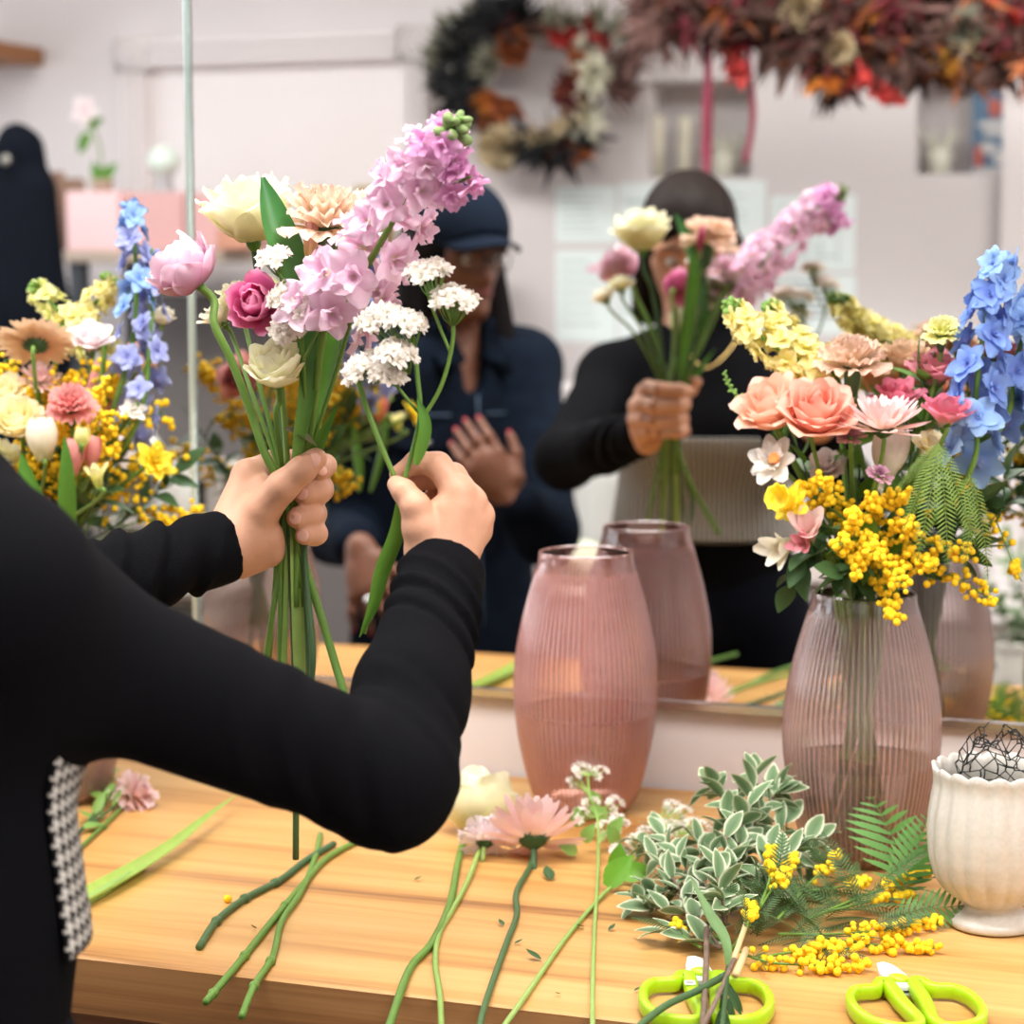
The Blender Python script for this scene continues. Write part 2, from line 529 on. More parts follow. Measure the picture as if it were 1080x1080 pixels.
def hole(x0, y0, x1, y1):
    a, b = mir(x0, y0, -NY), mir(x1, y1, -NY)
    return [min(a.x, b.x), max(a.x, b.x), min(a.z, b.z), max(a.z, b.z)]
NICHE1 = hole(684, 86, 792, 186)
NICHE2 = hole(967, 84, 1104, 178)
NICHE2[2], NICHE2[3] = NICHE1[2] - 0.0, NICHE1[3]
struct(wall_with_holes(XL, XR, 0, H, [NICHE1, NICHE2], NY, 0.06, 0.17).build('wall_front', WALL, sm=False))
struct(MB().box((XR + 0.06, YF / 2, H / 2), (0.12, -YF, H)).build('wall_right', WALL, sm=False))
# left wall with a big shop window
WY0, WY1, WZ0, WZ1 = -2.3, -0.10, 1.15, 2.68
m = MB()
m.box((XL - 0.06, YF / 2, WZ0 / 2), (0.12, -YF, WZ0))
m.box((XL - 0.06, YF / 2, (WZ1 + H) / 2), (0.12, -YF, H - WZ1))
m.box((XL - 0.06, (YF + WY0) / 2, (WZ0 + WZ1) / 2), (0.12, WY0 - YF, WZ1 - WZ0))
m.box((XL - 0.06, WY1 / 2, (WZ0 + WZ1) / 2), (0.12, -WY1, WZ1 - WZ0))
struct(m.build('wall_left', WALL, sm=False))
w = bpy.data.objects.new('window_1', None); COL.objects.link(w); w.location = (XL - 0.06, (WY0 + WY1) / 2, WZ0); struct(w)
m = MB()
for yy in (WY0 + 0.03, (WY0 + WY1) / 2, WY1 - 0.03): m.box((XL - 0.06, yy, (WZ0 + WZ1) / 2), (0.06, 0.06, WZ1 - WZ0))
for zz in (WZ0 + 0.03, WZ1 - 0.03): m.box((XL - 0.06, (WY0 + WY1) / 2, zz), (0.06, WY1 - WY0, 0.06))
m.build('window_frame', TRIM, w, sm=False)
gm, nt, out = new_mat('window_glass')
tr = N(nt, 'ShaderNodeBsdfTransparent'); gl = N(nt, 'ShaderNodeBsdfGlossy', Roughness=0.02); mx = N(nt, 'ShaderNodeMixShader'); mx.inputs[0].default_value = 0.05
nt.links.new(tr.outputs[0], mx.inputs[1]); nt.links.new(gl.outputs[0], mx.inputs[2]); nt.links.new(mx.outputs[0], out.inputs['Surface'])
MB().box((XL - 0.06, (WY0 + WY1) / 2, (WZ0 + WZ1) / 2), (0.006, WY1 - WY0 - 0.1, WZ1 - WZ0 - 0.1)).build('pane', gm, w, sm=False)
struct(MB().box(((XL + XR) / 2, YF + 0.008, 0.06), (XR - XL, 0.016, 0.12)).build('baseboard_front', TRIM, sm=False))

# ================================================================== mirrors
MZ0 = at(540, 728, 0).z
SX = at(202, 300, 0).x
MTOP = 2.35
MRIGHT = at(1080, 700, 0).x + 0.35
def mirror(x0, x1, label, yoff):
    r = thing('wall_mirror', label, 'mirror', ((x0 + x1) / 2, 0.0, MZ0), 'mirror panels on the wall')
    MB().box(((x0 + x1) / 2, 0.0025 + yoff, (MZ0 + MTOP) / 2), (x1 - x0, 0.005, MTOP - MZ0)).build('mirror_glass', MIRROR, r, sm=False)
    MB().box(((x0 + x1) / 2, -0.001, MZ0 - 0.004), (x1 - x0, 0.012, 0.009)).build('bottom_rail', STEEL, r, sm=False)
    return r
r = mirror(SX + 0.001, MRIGHT, 'large wall mirror reflecting the florist and the shop, right of the pale seam', 0.0)
r2 = mirror(-3.2, SX - 0.001, 'wall mirror panel left of the pale seam, behind the yellow and blue flowers', 0.0)
MB().box((SX, -0.0025, (MZ0 + MTOP) / 2), (0.0085, 0.004, MTOP - MZ0), bev=0.0015).build('edge_strip', SEAM, r)

# ================================================================== counter
EF = ctop(300, 1034)                            # on the front edge
ED = -EF.y
CX0, CX1 = -2.3, 0.62
ct = thing('work_counter', 'long pale plywood work counter below the mirror, strewn with cut flowers', 'counter', ((CX0 + CX1) / 2, -ED / 2, 0))
m = MB().box(((CX0 + CX1) / 2, -ED / 2 - 0.0005, TOP - 0.0275), (CX1 - CX0, ED - 0.001, 0.055), bev=0.002)
tp = m.build('worktop', WOOD, ct, sm=False)
tp.data.materials.append(EDGEW)
for p in tp.data.polygons:
    if p.normal.y < -0.5: p.material_index = 1
MB().box(((CX0 + CX1) / 2, -ED + 0.075, TOP - 0.055 - 0.06), (CX1 - CX0 - 0.04, 0.03, 0.12)).build('apron_board', DARKW, ct, sm=False)
for x in (CX0 + 0.08, -0.85, CX1 - 0.08):
    for y in (-0.08, -ED + 0.09):
        MB().box((x, y - (0.05 if y < -0.5 else 0) * 0, (TOP - 0.055) / 2), (0.08, 0.05, TOP - 0.056)).build('leg', DARKW, ct, sm=False)

# ================================================================== vases
VG = glass_mat('vase_pink_glass', (0.99, 0.895, 0.88), srgb(255, 174, 166), 0.16, 0.36, 0.26, 2.0)
VW = glass_mat('vase_water', (0.985, 0.88, 0.86), srgb(255, 200, 190), 0.66, 0.10)  # milky pink body colour stands in for light refracted by the water
VG2 = glass_mat('vase_rose_glass', (0.97, 0.895, 0.88), srgb(250, 200, 190), 0.06, 0.34, 0.30, 2.0)
VW2 = glass_mat('vase_rose_water', (0.94, 0.88, 0.86), srgb(240, 196, 184), 0.24, 0.16)  # paler body colour likewise imitates refraction brightening the water
WSURF = glass_mat('water_surface', (0.80, 0.56, 0.48), srgb(214, 140, 118), 0.22, 0.25, 0.0, 1.33)  # dark tint paints in the counter's reflection and refraction at the waterline
VPROF = [(0.0, 0.046), (0.012, 0.052), (0.05, 0.0595), (0.12, 0.0665), (0.2, 0.0725), (0.3, 0.0785), (0.4, 0.0822), (0.48, 0.0832), (0.56, 0.0825), (0.65, 0.079), (0.74, 0.0737), (0.82, 0.0677), (0.89, 0.0618), (0.94, 0.0575), (0.975, 0.0545), (1.0, 0.0545)]
def vase(P, hgt, sc, label, mats, water):
    r = thing('ribbed_vase', label, 'vase', P, 'pink ribbed glass vases')
    zs = np.linspace(0, 1, 60)
    rr = np.interp(zs, [a for a, b in VPROF], [b for a, b in VPROF]) * sc
    rr = np.convolve(np.r_[rr[:1], rr, rr[-1:]], [0.25, 0.5, 0.25], 'valid')
    prof = [(float(a), float(z * hgt)) for a, z in zip(rr, zs)]
    nr = 76
    def mod(rad, z, a, i):
        f = min(1.0, max(0.0, (0.945 - z / hgt) * 25)) * min(1.0, max(0.0, (z / hgt - 0.02) * 25))
        return rad + f * 0.0009 * abs(math.cos(a * nr / 2)) - f * 0.0005, z
    th = 0.003
    inner = [(max(0.005, a - th), max(0.006, z)) for a, z in prof[::-1]]
    outer = [(0.002, 0.0)] + prof + [(prof[-1][0] - th / 2, hgt + 0.002)]
    vb = MB().lathe(outer + [inner[0]], nr * 6, P, lambda rad, z, a, i: mod(rad, z, a, i) if 0 < i <= len(prof) else (rad, z), close=False)
    ms = nr * 6
    vb.t = [abs(math.cos(PI * 2 * (q % ms) / ms * nr / 2)) if 0 < q // ms <= len(prof) and prof[q // ms - 1][1] < .945 * hgt else 1.0 for q in range(len(vb.v))]
    vb.build('vase_body', mats[0], r)
    wp = [(0.002, 0.006)] + [(a - th - 0.001, z) for a, z in prof if 0.006 < z <= water * hgt]
    wl = wp[-1]
    MB().lathe(wp + [(wl[0] - 0.001, wl[1])], 64, P, close=False).build('water', mats[1], r)
    MB().lathe([(wl[0] - 0.001, wl[1] + .0004), (wl[0] * .6, wl[1] - .0002), (0.002, wl[1] - .0002)], 64, P, close=False).build('water_surface', WSURF, r)
    return r
def contact(px, py, r):                         # counter point whose near base edge (radius r) is seen at px,py
    p = ctop(px, py)
    d = Vector((p.x - CAM.x, p.y - CAM.y, 0)).normalized()
    return p + d * r
V1 = contact(617, 864, 0.046); V1.z = TOP
V2 = contact(906, 918, 0.048); V2.z = TOP
V3 = contact(62, 852, 0.048); V3.z = TOP
def vh(P, px, py):                              # height that puts the vase top centre at pixel row py
    lo, hi = 0.1, 0.5
    for _ in range(40):
        mid = (lo + hi) / 2
        q = RC.transposed() @ (P + Vector((0, 0, mid)) - CAM)
        y = 540 + F * q.y / q.z
        if y > py: lo = mid
        else: hi = mid
    return lo
H1 = vh(V1, 620, 583); H2 = vh(V2, 905, 626)
print('VASES', V1, V2, V3, 'H', H1, H2, 'mirror z', MZ0, 'ED', ED, 'seam', SX)
S1 = (76 * zdepth(V1 + Vector((0, 0, .13))) / F) / 0.0832
S2 = (83 * zdepth(V2 + Vector((0, 0, .13))) / F) / 0.0832
vase(V1, H1, S1, 'pink ribbed glass vase half full of water without flowers', (VG, VW), 0.40)
vase(V2, H2, S2, 'rose-tinted ribbed glass vase holding the peach, yellow and blue arrangement', (VG2, VW2), 0.385)
vase(V3, H2, S2, 'ribbed glass vase mostly hidden behind the black sleeve, holding yellow and cream flowers', (VG2, VW2), 0.4)

# white fluted footed vase with chicken wire
CER = plain('crackled_white_ceramic', srgb(194, 190, 181), 0.3, var=0.06, scale=220, spec=0.5)
WPROF = [(0.030, 0.0), (0.0405, 0.002), (0.0415, 0.008), (0.036, 0.013), (0.027, 0.018), (0.0255, 0.0225), (0.034, 0.027), (0.046, 0.036), (0.0555, 0.050), (0.0605, 0.068), (0.0622, 0.088), (0.0612, 0.108), (0.0585, 0.126), (0.0565, 0.138), (0.0580, 0.146), (0.0592, 0.150)]
def white_vase(P, label, sc=1.0, lobes=18):
    r = thing('fluted_vase', label, 'vase', P)
    def mod(rad, z, a, i):
        if z < 0.022 * sc: return rad, z
        f = min(1, (z - 0.022 * sc) / (0.012 * sc))
        rad += f * sc * (0.0030 * abs(math.cos(a * lobes / 2)) - 0.0018)
        if z > 0.135 * sc: z += (z - 0.135 * sc) / (0.015 * sc) * 0.0042 * sc * abs(math.cos(a * lobes / 2))
        return rad, z
    zs = np.r_[np.linspace(0, 0.03, 14), np.linspace(0.034, 0.15, 24)]
    rr = np.interp(zs, [b for a, b in WPROF], [a for a, b in WPROF])
    prof = [(float(a) * sc, float(z) * sc) for a, z in zip(rr, zs)]
    inner = [((a - 0.004 * sc) if z > 0.03 * sc else 0.004, z) for a, z in prof[::-1] if z > 0.03 * sc] + [(0.002, 0.03 * sc)]
    MB().lathe([(0.002, 0)] + prof + [(prof[-1][0] - 0.002 * sc, prof[-1][1] + 0.0012 * sc)] + inner, lobes * 8, P, mod, close=False).build('vase_body', CER, r)
    return r
V4 = contact(1046, 990, 0.0405); V4.z = TOP
white_vase(V4, 'off-white fluted footed ceramic vase stuffed with black chicken wire')
# chicken wire: a crumpled dome of hexagons
WIRE = plain('black_wire', (0.03, 0.034, 0.034), 0.4, 0.7)
m = MB()
def wirep(u, v):
    a = u * 2 * PI
    phi = v * PI * 0.5
    rad = 0.043 * math.sin(phi) ** 0.75 * (1 + 0.12 * math.sin(3 * a + 1) + 0.07 * math.sin(7 * a + v * 9))
    z = 0.118 + 0.066 * math.cos(phi) * (1 + 0.12 * math.sin(2 * a)) + 0.006 * math.sin(5 * a + 8 * v)
    return V4 + Vector((rad * math.cos(a), rad * math.sin(a), z))
nu, nv = 11, 9
def hexnode(i, j): return wirep(((i + 0.5 * (j % 2)) / nu) % 1.0, 0.12 + 0.95 * (j // 2 * 3 + (0 if True else 0)) / (nv * 1.5))
for j in range(nv):
    for i in range(nu):
        v0 = 0.10 + 0.13 * j
        off = 0.5 * (j % 2)
        a = wirep((i + off) / nu, v0); b = wirep((i + off) / nu, v0 + 0.075)
        c1 = wirep((i + off + 0.5) / nu, v0 + 0.13); c0 = wirep((i + off - 0.5) / nu, v0 + 0.13)
        m.tube([a, (a + b) / 2 + Vector((0.0006, 0, 0.0006)), b], 0.0008, 4); m.tube([b, c1], 0.0006, 4); m.tube([b, c0], 0.0006, 4)
tag(m.build('chicken_wire', WIRE), 'ball of black chicken wire pushed into the off-white fluted vase', 'wire')
# added planter and stool: stand-in for the near white vase's own mirror reflection
V5 = mir(1078, 676, 2.1); V5.z -= 0.15 * 1.5
white_vase(V5, 'added white planter standing in for the fluted vase reflection, far right edge of the mirror', 1.5, 16)
# ================================================================== petals, blooms, leaves
def petal(L, W, p0, p1, r0=0.0, z0=0.0, Rc=None, ruf=0.0, fr=6.0, shape='round', n=6, m=5, ang=0.0, ph=0.0, jag=0.0, curl=0.0):
    s = np.linspace(0, 1, n + 1) ** 0.88; u = np.linspace(-1, 1, m + 1)
    phi = np.radians(p0 + (p1 - p0) * s + curl * np.clip((s - .7) / .3, 0, 1))
    pm = (phi[1:] + phi[:-1]) / 2
    ds = np.diff(s)
    r = r0 + np.r_[0, np.cumsum(np.sin(pm) * ds)] * L
    z = z0 + np.r_[0, np.cumsum(np.cos(pm) * ds)] * L
    if shape == 'round': w = W * (0.34 * (1 - s) + s ** 0.65) * np.sqrt(np.clip(1 - s ** 6, 0.16, 1))
    elif shape == 'point': w = W * np.sin(PI * np.clip(s, 0.06, 0.985) ** 0.75) ** 0.85
    elif shape == 'strap': w = W * (0.45 + 0.55 * s) * np.sqrt(np.clip(1 - s ** 6, 0.04, 1))
    elif shape == 'fan': w = W * (0.22 + 0.78 * s ** 0.8)
    elif shape == 'tulip': w = W * (np.sin(PI * (0.10 + 0.86 * s)) ** 0.7)
    vs, ts = [], []
    for i in range(n + 1):
        R_ = Rc if Rc is not None else max(r[i], 0.22 * L)
        for j in range(m + 1):
            th = u[j] * w[i] / R_
            th = max(-2.6, min(2.6, th))
            y = R_ * math.sin(th); x = r[i] - R_ * (1 - math.cos(th)); zz = z[i]
            d = ruf * s[i] ** 2 * math.sin(fr * u[j] + ph)
            x += d * math.cos(phi[i]); zz -= d * math.sin(phi[i])
            if shape in ('fan',) and i == n and jag: x += 0; 
            if jag and i == n:
                q = jag * (0.5 + 0.5 * math.sin(37.0 * u[j] + ph * 3)) * L
                x -= q * math.sin(phi[i]); zz -= q * math.cos(phi[i])
            if shape == 'round': zz -= 0.10 * L * abs(u[j]) ** 2 * s[i] * math.cos(phi[i]); x -= 0.10 * L * u[j] ** 2 * s[i] * math.sin(phi[i])
            ca, sa = math.cos(ang), math.sin(ang)
            vs.append((x * ca - y * sa, x * sa + y * ca, zz)); ts.append(s[i])
    fs = []
    k = m + 1
    for i in range(n):
        for j in range(m): fs.append((i * k + j, i * k + j + 1, (i + 1) * k + j + 1, (i + 1) * k + j))
    return vs, fs, ts
def layers(L, rnd, jit=0.12, n=6, m=5):
    mb = MB(); off = 0.0
    for q in L:
        cnt = q[0]; L_, W_, p0, p1 = q[1:5]
        kw = q[5] if len(q) > 5 else {}
        off += 0.9
        for i in range(cnt):
            a = off + 2 * PI * i / cnt + rnd.uniform(-jit, jit)
            j = 1 + rnd.uniform(-jit, jit) * 0.6
            kk = dict(n=n, m=m); kk.update(kw)
            mb.add(*petal(L_ * j, W_ * (1 + rnd.uniform(-jit, jit) * 0.5), p0 + rnd.uniform(-6, 6) * jit / 0.12, p1 + rnd.uniform(-12, 12) * jit / 0.12, ang=a, ph=rnd.uniform(0, 6), **kk))
    return mb
def b_openrose(rnd): return b_rose(rnd, .85)
def b_rose(rnd, open_=.5):
    c = open_
    return layers([(3, 1.2, .36, 22, -16, dict(r0=.03, z0=.06)), (4, 1.3, .46, 34, -10, dict(r0=.04, z0=.05, n=7)), (5, 1.38, .58, 50, -12, dict(r0=.04, z0=.03, n=8, curl=30 * c)), (5, 1.45, .7, 62, -8, dict(r0=.05, z0=.01, n=9, curl=70 * c, ruf=.04)), (5, 1.42, .8, 74, -4 + 4 * c, dict(r0=.05, n=10, curl=100 * c, ruf=.05)), (5, 1.32, .85, 84, 8 * c, dict(r0=.05, z0=-.02, n=10, curl=120 * c, ruf=.06))], rnd, .08)
def b_bud_rose(rnd): return b_rose(rnd, 0.25)
def b_carn(rnd):
    return layers([(7, .75, .3, 2, -6, dict(r0=.06, z0=.3, ruf=.09, fr=9, shape='fan', jag=.12, m=9)), (9, .9, .36, 12, 18, dict(r0=.1, z0=.25, ruf=.1, fr=9, shape='fan', jag=.12, m=9)), (10, 1.0, .42, 26, 44, dict(r0=.12, z0=.18, ruf=.11, fr=8, shape='fan', jag=.12, m=9)), (10, 1.05, .46, 42, 76, dict(r0=.12, z0=.1, ruf=.11, fr=8, shape='fan', jag=.1, m=9)), (9, 1.05, .5, 55, 112, dict(r0=.12, z0=.05, ruf=.12, fr=7, shape='fan', jag=.1, m=9))], rnd, 0.2)
def b_ranunc(rnd):
    return layers([(4, .8, .4, 30, -70, dict(z0=.25)), (5, 1.1, .5, 45, -62, dict(z0=.16)), (6, 1.35, .55, 58, -58, dict(z0=.1, ruf=.03)), (7, 1.55, .6, 68, -52, dict(z0=.05, n=8, ruf=.03)), (7, 1.6, .62, 78, -44, dict(z0=.02, n=8, ruf=.04, curl=20)), (8, 1.5, .62, 86, -34, dict(n=8, ruf=.05, curl=30)), (7, 1.3, .62, 92, -24, dict(z0=-.03, n=8, ruf=.06, curl=20)), (5, 1.1, .6, 98, -6, dict(z0=-.05, n=8, ruf=.08, curl=30))], rnd, 0.16)
def b_peony(rnd):
    return layers([(4, .85, .42, 25, -50, dict(z0=.2, ruf=.06)), (5, 1.1, .5, 40, -45, dict(z0=.12, ruf=.05)), (6, 1.4, .66, 56, -40, dict(z0=.05, n=8, ruf=.05)), (6, 1.55, .76, 72, -22, dict(n=8, ruf=.05)), (5, 1.5, .74, 84, 18, dict(z0=-.04, n=8, ruf=.06))], rnd, 0.14)
def b_lisi(rnd):
    return layers([(3, 1.1, .5, 6, -6, dict(r0=.06, z0=.05, ruf=.06)), (5, 1.3, .66, 16, 18, dict(r0=.1, ruf=.07, fr=5)), (5, 1.38, .76, 27, 42, dict(r0=.12, ruf=.08, fr=5, n=8)), (4, 1.35, .8, 36, 66, dict(r0=.12, z0=-.02, ruf=.09, fr=5, n=8))], rnd, 0.12)
def b_tulip(rnd):
    return layers([(3, 1.9, .62, 44, -26, dict(r0=.08, shape='tulip', n=9)), (3, 2.0, .66, 52, -26, dict(r0=.10, z0=-.02, shape='tulip', n=9))], rnd, 0.05)
def b_mum(rnd):
    return layers([(9, .55, .09, 6, 10, dict(r0=.05, z0=.1, shape='strap', m=2)), (13, .8, .11, 22, 26, dict(r0=.07, z0=.08, shape='strap', m=2)), (17, 1.0, .115, 46, 30, dict(r0=.08, z0=.05, shape='strap', m=2)), (20, 1.1, .12, 66, 46, dict(r0=.08, z0=.02, shape='strap', m=2)), (18, 1.14, .12, 84, 70, dict(r0=.08, z0=0, shape='strap', m=2))], rnd, 0.14)
def b_bigmum(rnd):
    return layers([(9, .6, .12, 8, 0, dict(r0=.05, z0=.08, shape='strap', m=2)), (13, .9, .14, 26, 16, dict(r0=.07, z0=.06, shape='strap', m=2)), (15, 1.1, .155, 46, 30, dict(r0=.08, z0=.03, shape='strap', m=2)), (17, 1.15, .16, 64, 48, dict(r0=.08, shape='strap', m=2)), (17, 1.12, .16, 82, 72, dict(r0=.08, z0=-.02, shape='strap', m=2))], rnd, 0.16)
def b_pomp(rnd):
    return layers([(7, .6, .16, 8, 10, dict(z0=.3, shape='fan', jag=.2, ruf=.05, m=4)), (10, .8, .18, 24, 30, dict(z0=.2, shape='fan', jag=.2, ruf=.05, m=4)), (12, .92, .2, 44, 54, dict(z0=.12, shape='fan', jag=.2, ruf=.06, m=4)), (13, 1.0, .22, 64, 84, dict(z0=.06, shape='fan', jag=.2, ruf=.06, m=4)), (13, .98, .22, 82, 112, dict(shape='fan', jag=.2, ruf=.06, m=4))], rnd, 0.2)
def b_gerb(rnd):
    return layers([(26, 1.0, .13, 66, 92, dict(r0=.06, z0=.03, shape='strap', m=2)), (28, 1.02, .13, 74, 100, dict(r0=.06, shape='strap', m=2)), (16, .35, .05, 30, 50, dict(r0=.1, z0=.03, shape='strap', m=2))], rnd, 0.06)
def b_floret(rnd):
    return layers([(4, .7, .38, 30, 50, dict(z0=.1, ruf=.1, fr=4, n=4, m=4)), (5, 1.0, .52, 62, 95, dict(ruf=.12, fr=4, n=5, m=5))], rnd, 0.2)
def b_delph(rnd):
    return layers([(5, .95, .44, 58, 92, dict(shape='tulip', ruf=.06, fr=3, n=5, m=4)), (3, .7, .36, 50, 80, dict(shape='tulip', ruf=.06, fr=3, n=5, m=4, z0=.03)), (4, .3, .14, 20, 30, dict(n=3, m=2, z0=.05))], rnd, 0.15)
def b_daff(rnd):
    mb = layers([(6, 1.0, .34, 72, 92, dict(shape='point', n=6, m=4))], rnd, 0.08)
    return mb
def b_daffdouble(rnd):
    return layers([(6, .55, .26, 12, 20, dict(ruf=.1, m=4)), (7, .85, .32, 44, 60, dict(ruf=.08)), (7, 1.0, .36, 66, 92, dict(ruf=.06, shape='tulip'))], rnd, 0.2)
def b_tiny(rnd):
    return layers([(4, .6, .26, 30, 20, dict(n=3, m=2)), (6, 1.0, .34, 55, 70, dict(n=3, m=2)), (6, 1.0, .34, 80, 100, dict(n=3, m=2))], rnd, 0.25)
def b_frees(rnd):
    return layers([(3, 1.7, .42, 20, 25, dict(shape='tulip', n=6, m=4)), (3, 1.7, .46, 24, 40, dict(shape='tulip', n=6, m=4))], rnd, 0.1)
def b_budlong(rnd):
    return layers([(3, 2.6, .42, 22, -12, dict(shape='tulip', n=8, m=4)), (3, 2.6, .42, 24, -12, dict(shape='tulip', n=8, m=4))], rnd, 0.04)
def b_scab(rnd):
    return layers([(12, .6, .12, 5, 30, dict(z0=.3, shape='strap', m=2)), (16, .8, .13, 30, 60, dict(z0=.15, shape='strap', m=2)), (16, 1.0, .16, 55, 92, dict(shape='fan', m=3, ruf=.05, jag=.1))], rnd, 0.2)
SHAPES = dict(openrose=b_openrose, rose=b_rose, budrose=b_bud_rose, carn=b_carn, ranunc=b_ranunc, peony=b_peony, lisi=b_lisi, tulip=b_tulip, mum=b_mum, bigmum=b_bigmum, pomp=b_pomp, gerb=b_gerb, floret=b_floret, delph=b_delph, daff=b_daff, daffdouble=b_daffdouble, tiny=b_tiny, frees=b_frees, budlong=b_budlong, scab=b_scab)
CACHE = {}
def bloom_mesh(kind, mat, var=0):
    k = (kind, mat.name, var)
    if k not in CACHE:
        rnd = random.Random(hash((kind, var)) % 1000 if False else sum(map(ord, kind)) + 31 * var)
        mb = SHAPES[kind](rnd)
        a = np.asarray(mb.v)
        rad = np.percentile(np.hypot(a[:, 0], a[:, 1]), 97)
        mb.v = [tuple(p) for p in a / rad]
        CACHE[k] = mb.mesh(kind + '_bloom', mat)
    return CACHE[k]
def sepal_mesh(mat=None, n=5, L=0.5, W=.16, p0=75, p1=40):
    k = ('sepal', n, L, W, p0, p1)
    if k not in CACHE:
        mb = layers([(n, L, W, p0, p1, dict(shape='point', n=5, m=3, r0=.05, z0=-.03))], random.Random(5))
        mb.lathe([(.03, -.26), (.1, -.2), (.16, -.1), (.17, 0), (.1, .06)], 10)
        CACHE[k] = mb.mesh('sepals', mat or LEAFG)
    return CACHE[k]
def cup_mesh():
    if 'cup' not in CACHE:
        CACHE['cup'] = MB().lathe([(.05, -.75), (.13, -.7), (.2, -.5), (.235, -.2), (.25, .05), (.30, .28), (.22, .25)], 12).mesh('calyx', STEMD)
    return CACHE['cup']
def disc_mesh():
    if 'disc' not in CACHE:
        mb = layers([(14, .26, .06, 100, 60, dict(shape='point', n=3, m=2, r0=.05, z0=-.06)), (14, .34, .06, 92, 62, dict(shape='point', n=3, m=2, r0=.05, z0=-.03))], random.Random(3))
        mb.lathe([(.04, -.2), (.12, -.15), (.24, -.06), (.3, .02), (.2, .04)], 14)
        CACHE['disc'] = mb.mesh('calyx', LEAFD)
    return CACHE['disc']
CALYX = dict(openrose=('sepals', sepal_mesh), rose=('sepals', sepal_mesh), budrose=('sepals', sepal_mesh), lisi=('sepals', sepal_mesh), ranunc=('sepals', sepal_mesh), peony=None, carn=('calyx', cup_mesh), mum=('calyx', disc_mesh), bigmum=('calyx', disc_mesh), pomp=('calyx', disc_mesh), gerb=('calyx', disc_mesh), scab=('calyx', disc_mesh))
SEQ = [0]
def flower(kind, mat, name, label, cat, P, axis, rad, stem=None, sr=0.0022, smat=None, group=None, spin=None, sz=1.0, extra=None):
    """bloom with its base at P opening along axis; stem = world points running away from the bloom"""
    SEQ[0] += 1
    r = thing(name, label, cat, P, group)
    sp = SEQ[0] * 2.4 if spin is None else spin
    M = frame(P, axis, sp, rad) @ Matrix.Diagonal((1, 1, sz, 1))
    inst('bloom', bloom_mesh(kind, mat, SEQ[0] % 3), M, r)
    c = CALYX.get(kind)
    if c: inst(c[0], c[1](), M, r)
    if stem is not None:
        ax = Vector(axis).normalized()
        back = 0.7 * rad if kind == 'carn' else 0.18 * rad
        pts = [P - ax * back * 0.5, P - ax * (back + rad * 0.5)] + [Vector(q) for q in stem]
        MB().tube(smooth(pts, 6), sr, 8).build('stem', smat or STEMG, r)
    return r
def leaf(mb, P, d, up, L, W, bend=0.3, fold=0.25, n=6, edge=False, twist=0.0, m=4):
    """pointed leaf from P along d; up is roughly its face normal"""
    P = Vector(P); d = Vector(d).normalized(); up = Vector(up)
    side = d.cross(up)
    if side.length < 1e-5: side = basis(d)[0]
    side.normalize(); up = side.cross(d).normalized()
    vs, ts, fs = [], [], []
    for i in range(n + 1):
        s = i / n
        c = P + d * (L * s) - up * (bend * L * s * s)
        w = W * math.sin(PI * min(0.985, max(0.05, s)) ** 0.8) ** 0.8
        tw = twist * s
        sd = side * math.cos(tw) + up * math.sin(tw)
        for j in range(m + 1):
            u = -1 + 2 * j / m
            vs.append(c + sd * (u * w) + up * (fold * w * abs(u)))
            ts.append(max(abs(u), s ** 6 if edge else 0) if edge else s)
    k = m + 1
    for i in range(n):
        for j in range(m): fs.append((i * k + j, i * k + j + 1, (i + 1) * k + j + 1, (i + 1) * k + j))
    mb.add(vs, fs, ts)
def blade(mb, path, W, n=5, cup=0.25, ts_=(0, 1), face=None, pk=0.8):
    """long strap leaf along path"""
    P = smooth(path, n); m = len(P) - 1
    vs, ts, fs = [], [], []
    for i, p in enumerate(P):
        s = i / m
        d = (P[min(i + 1, m)] - P[max(i - 1, 0)]).normalized()
        sd = d.cross(Vector(face) if face is not None else cv(0, 0, 1))
        sd.normalize(); up = sd.cross(d)
        w = W * max(0.02, math.sin(PI * min(.99, (0.05 + 0.95 * s)) ** pk) ** 0.75)
        for j in range(7):
            u = -1 + j / 3
            vs.append(p + sd * (u * w) + up * (cup * w * u * u)); ts.append(ts_[0] + (ts_[1] - ts_[0]) * s)
    for i in range(m):
        for j in range(6): fs.append((i * 7 + j, i * 7 + j + 1, (i + 1) * 7 + j + 1, (i + 1) * 7 + j))
    mb.add(vs, fs, ts)
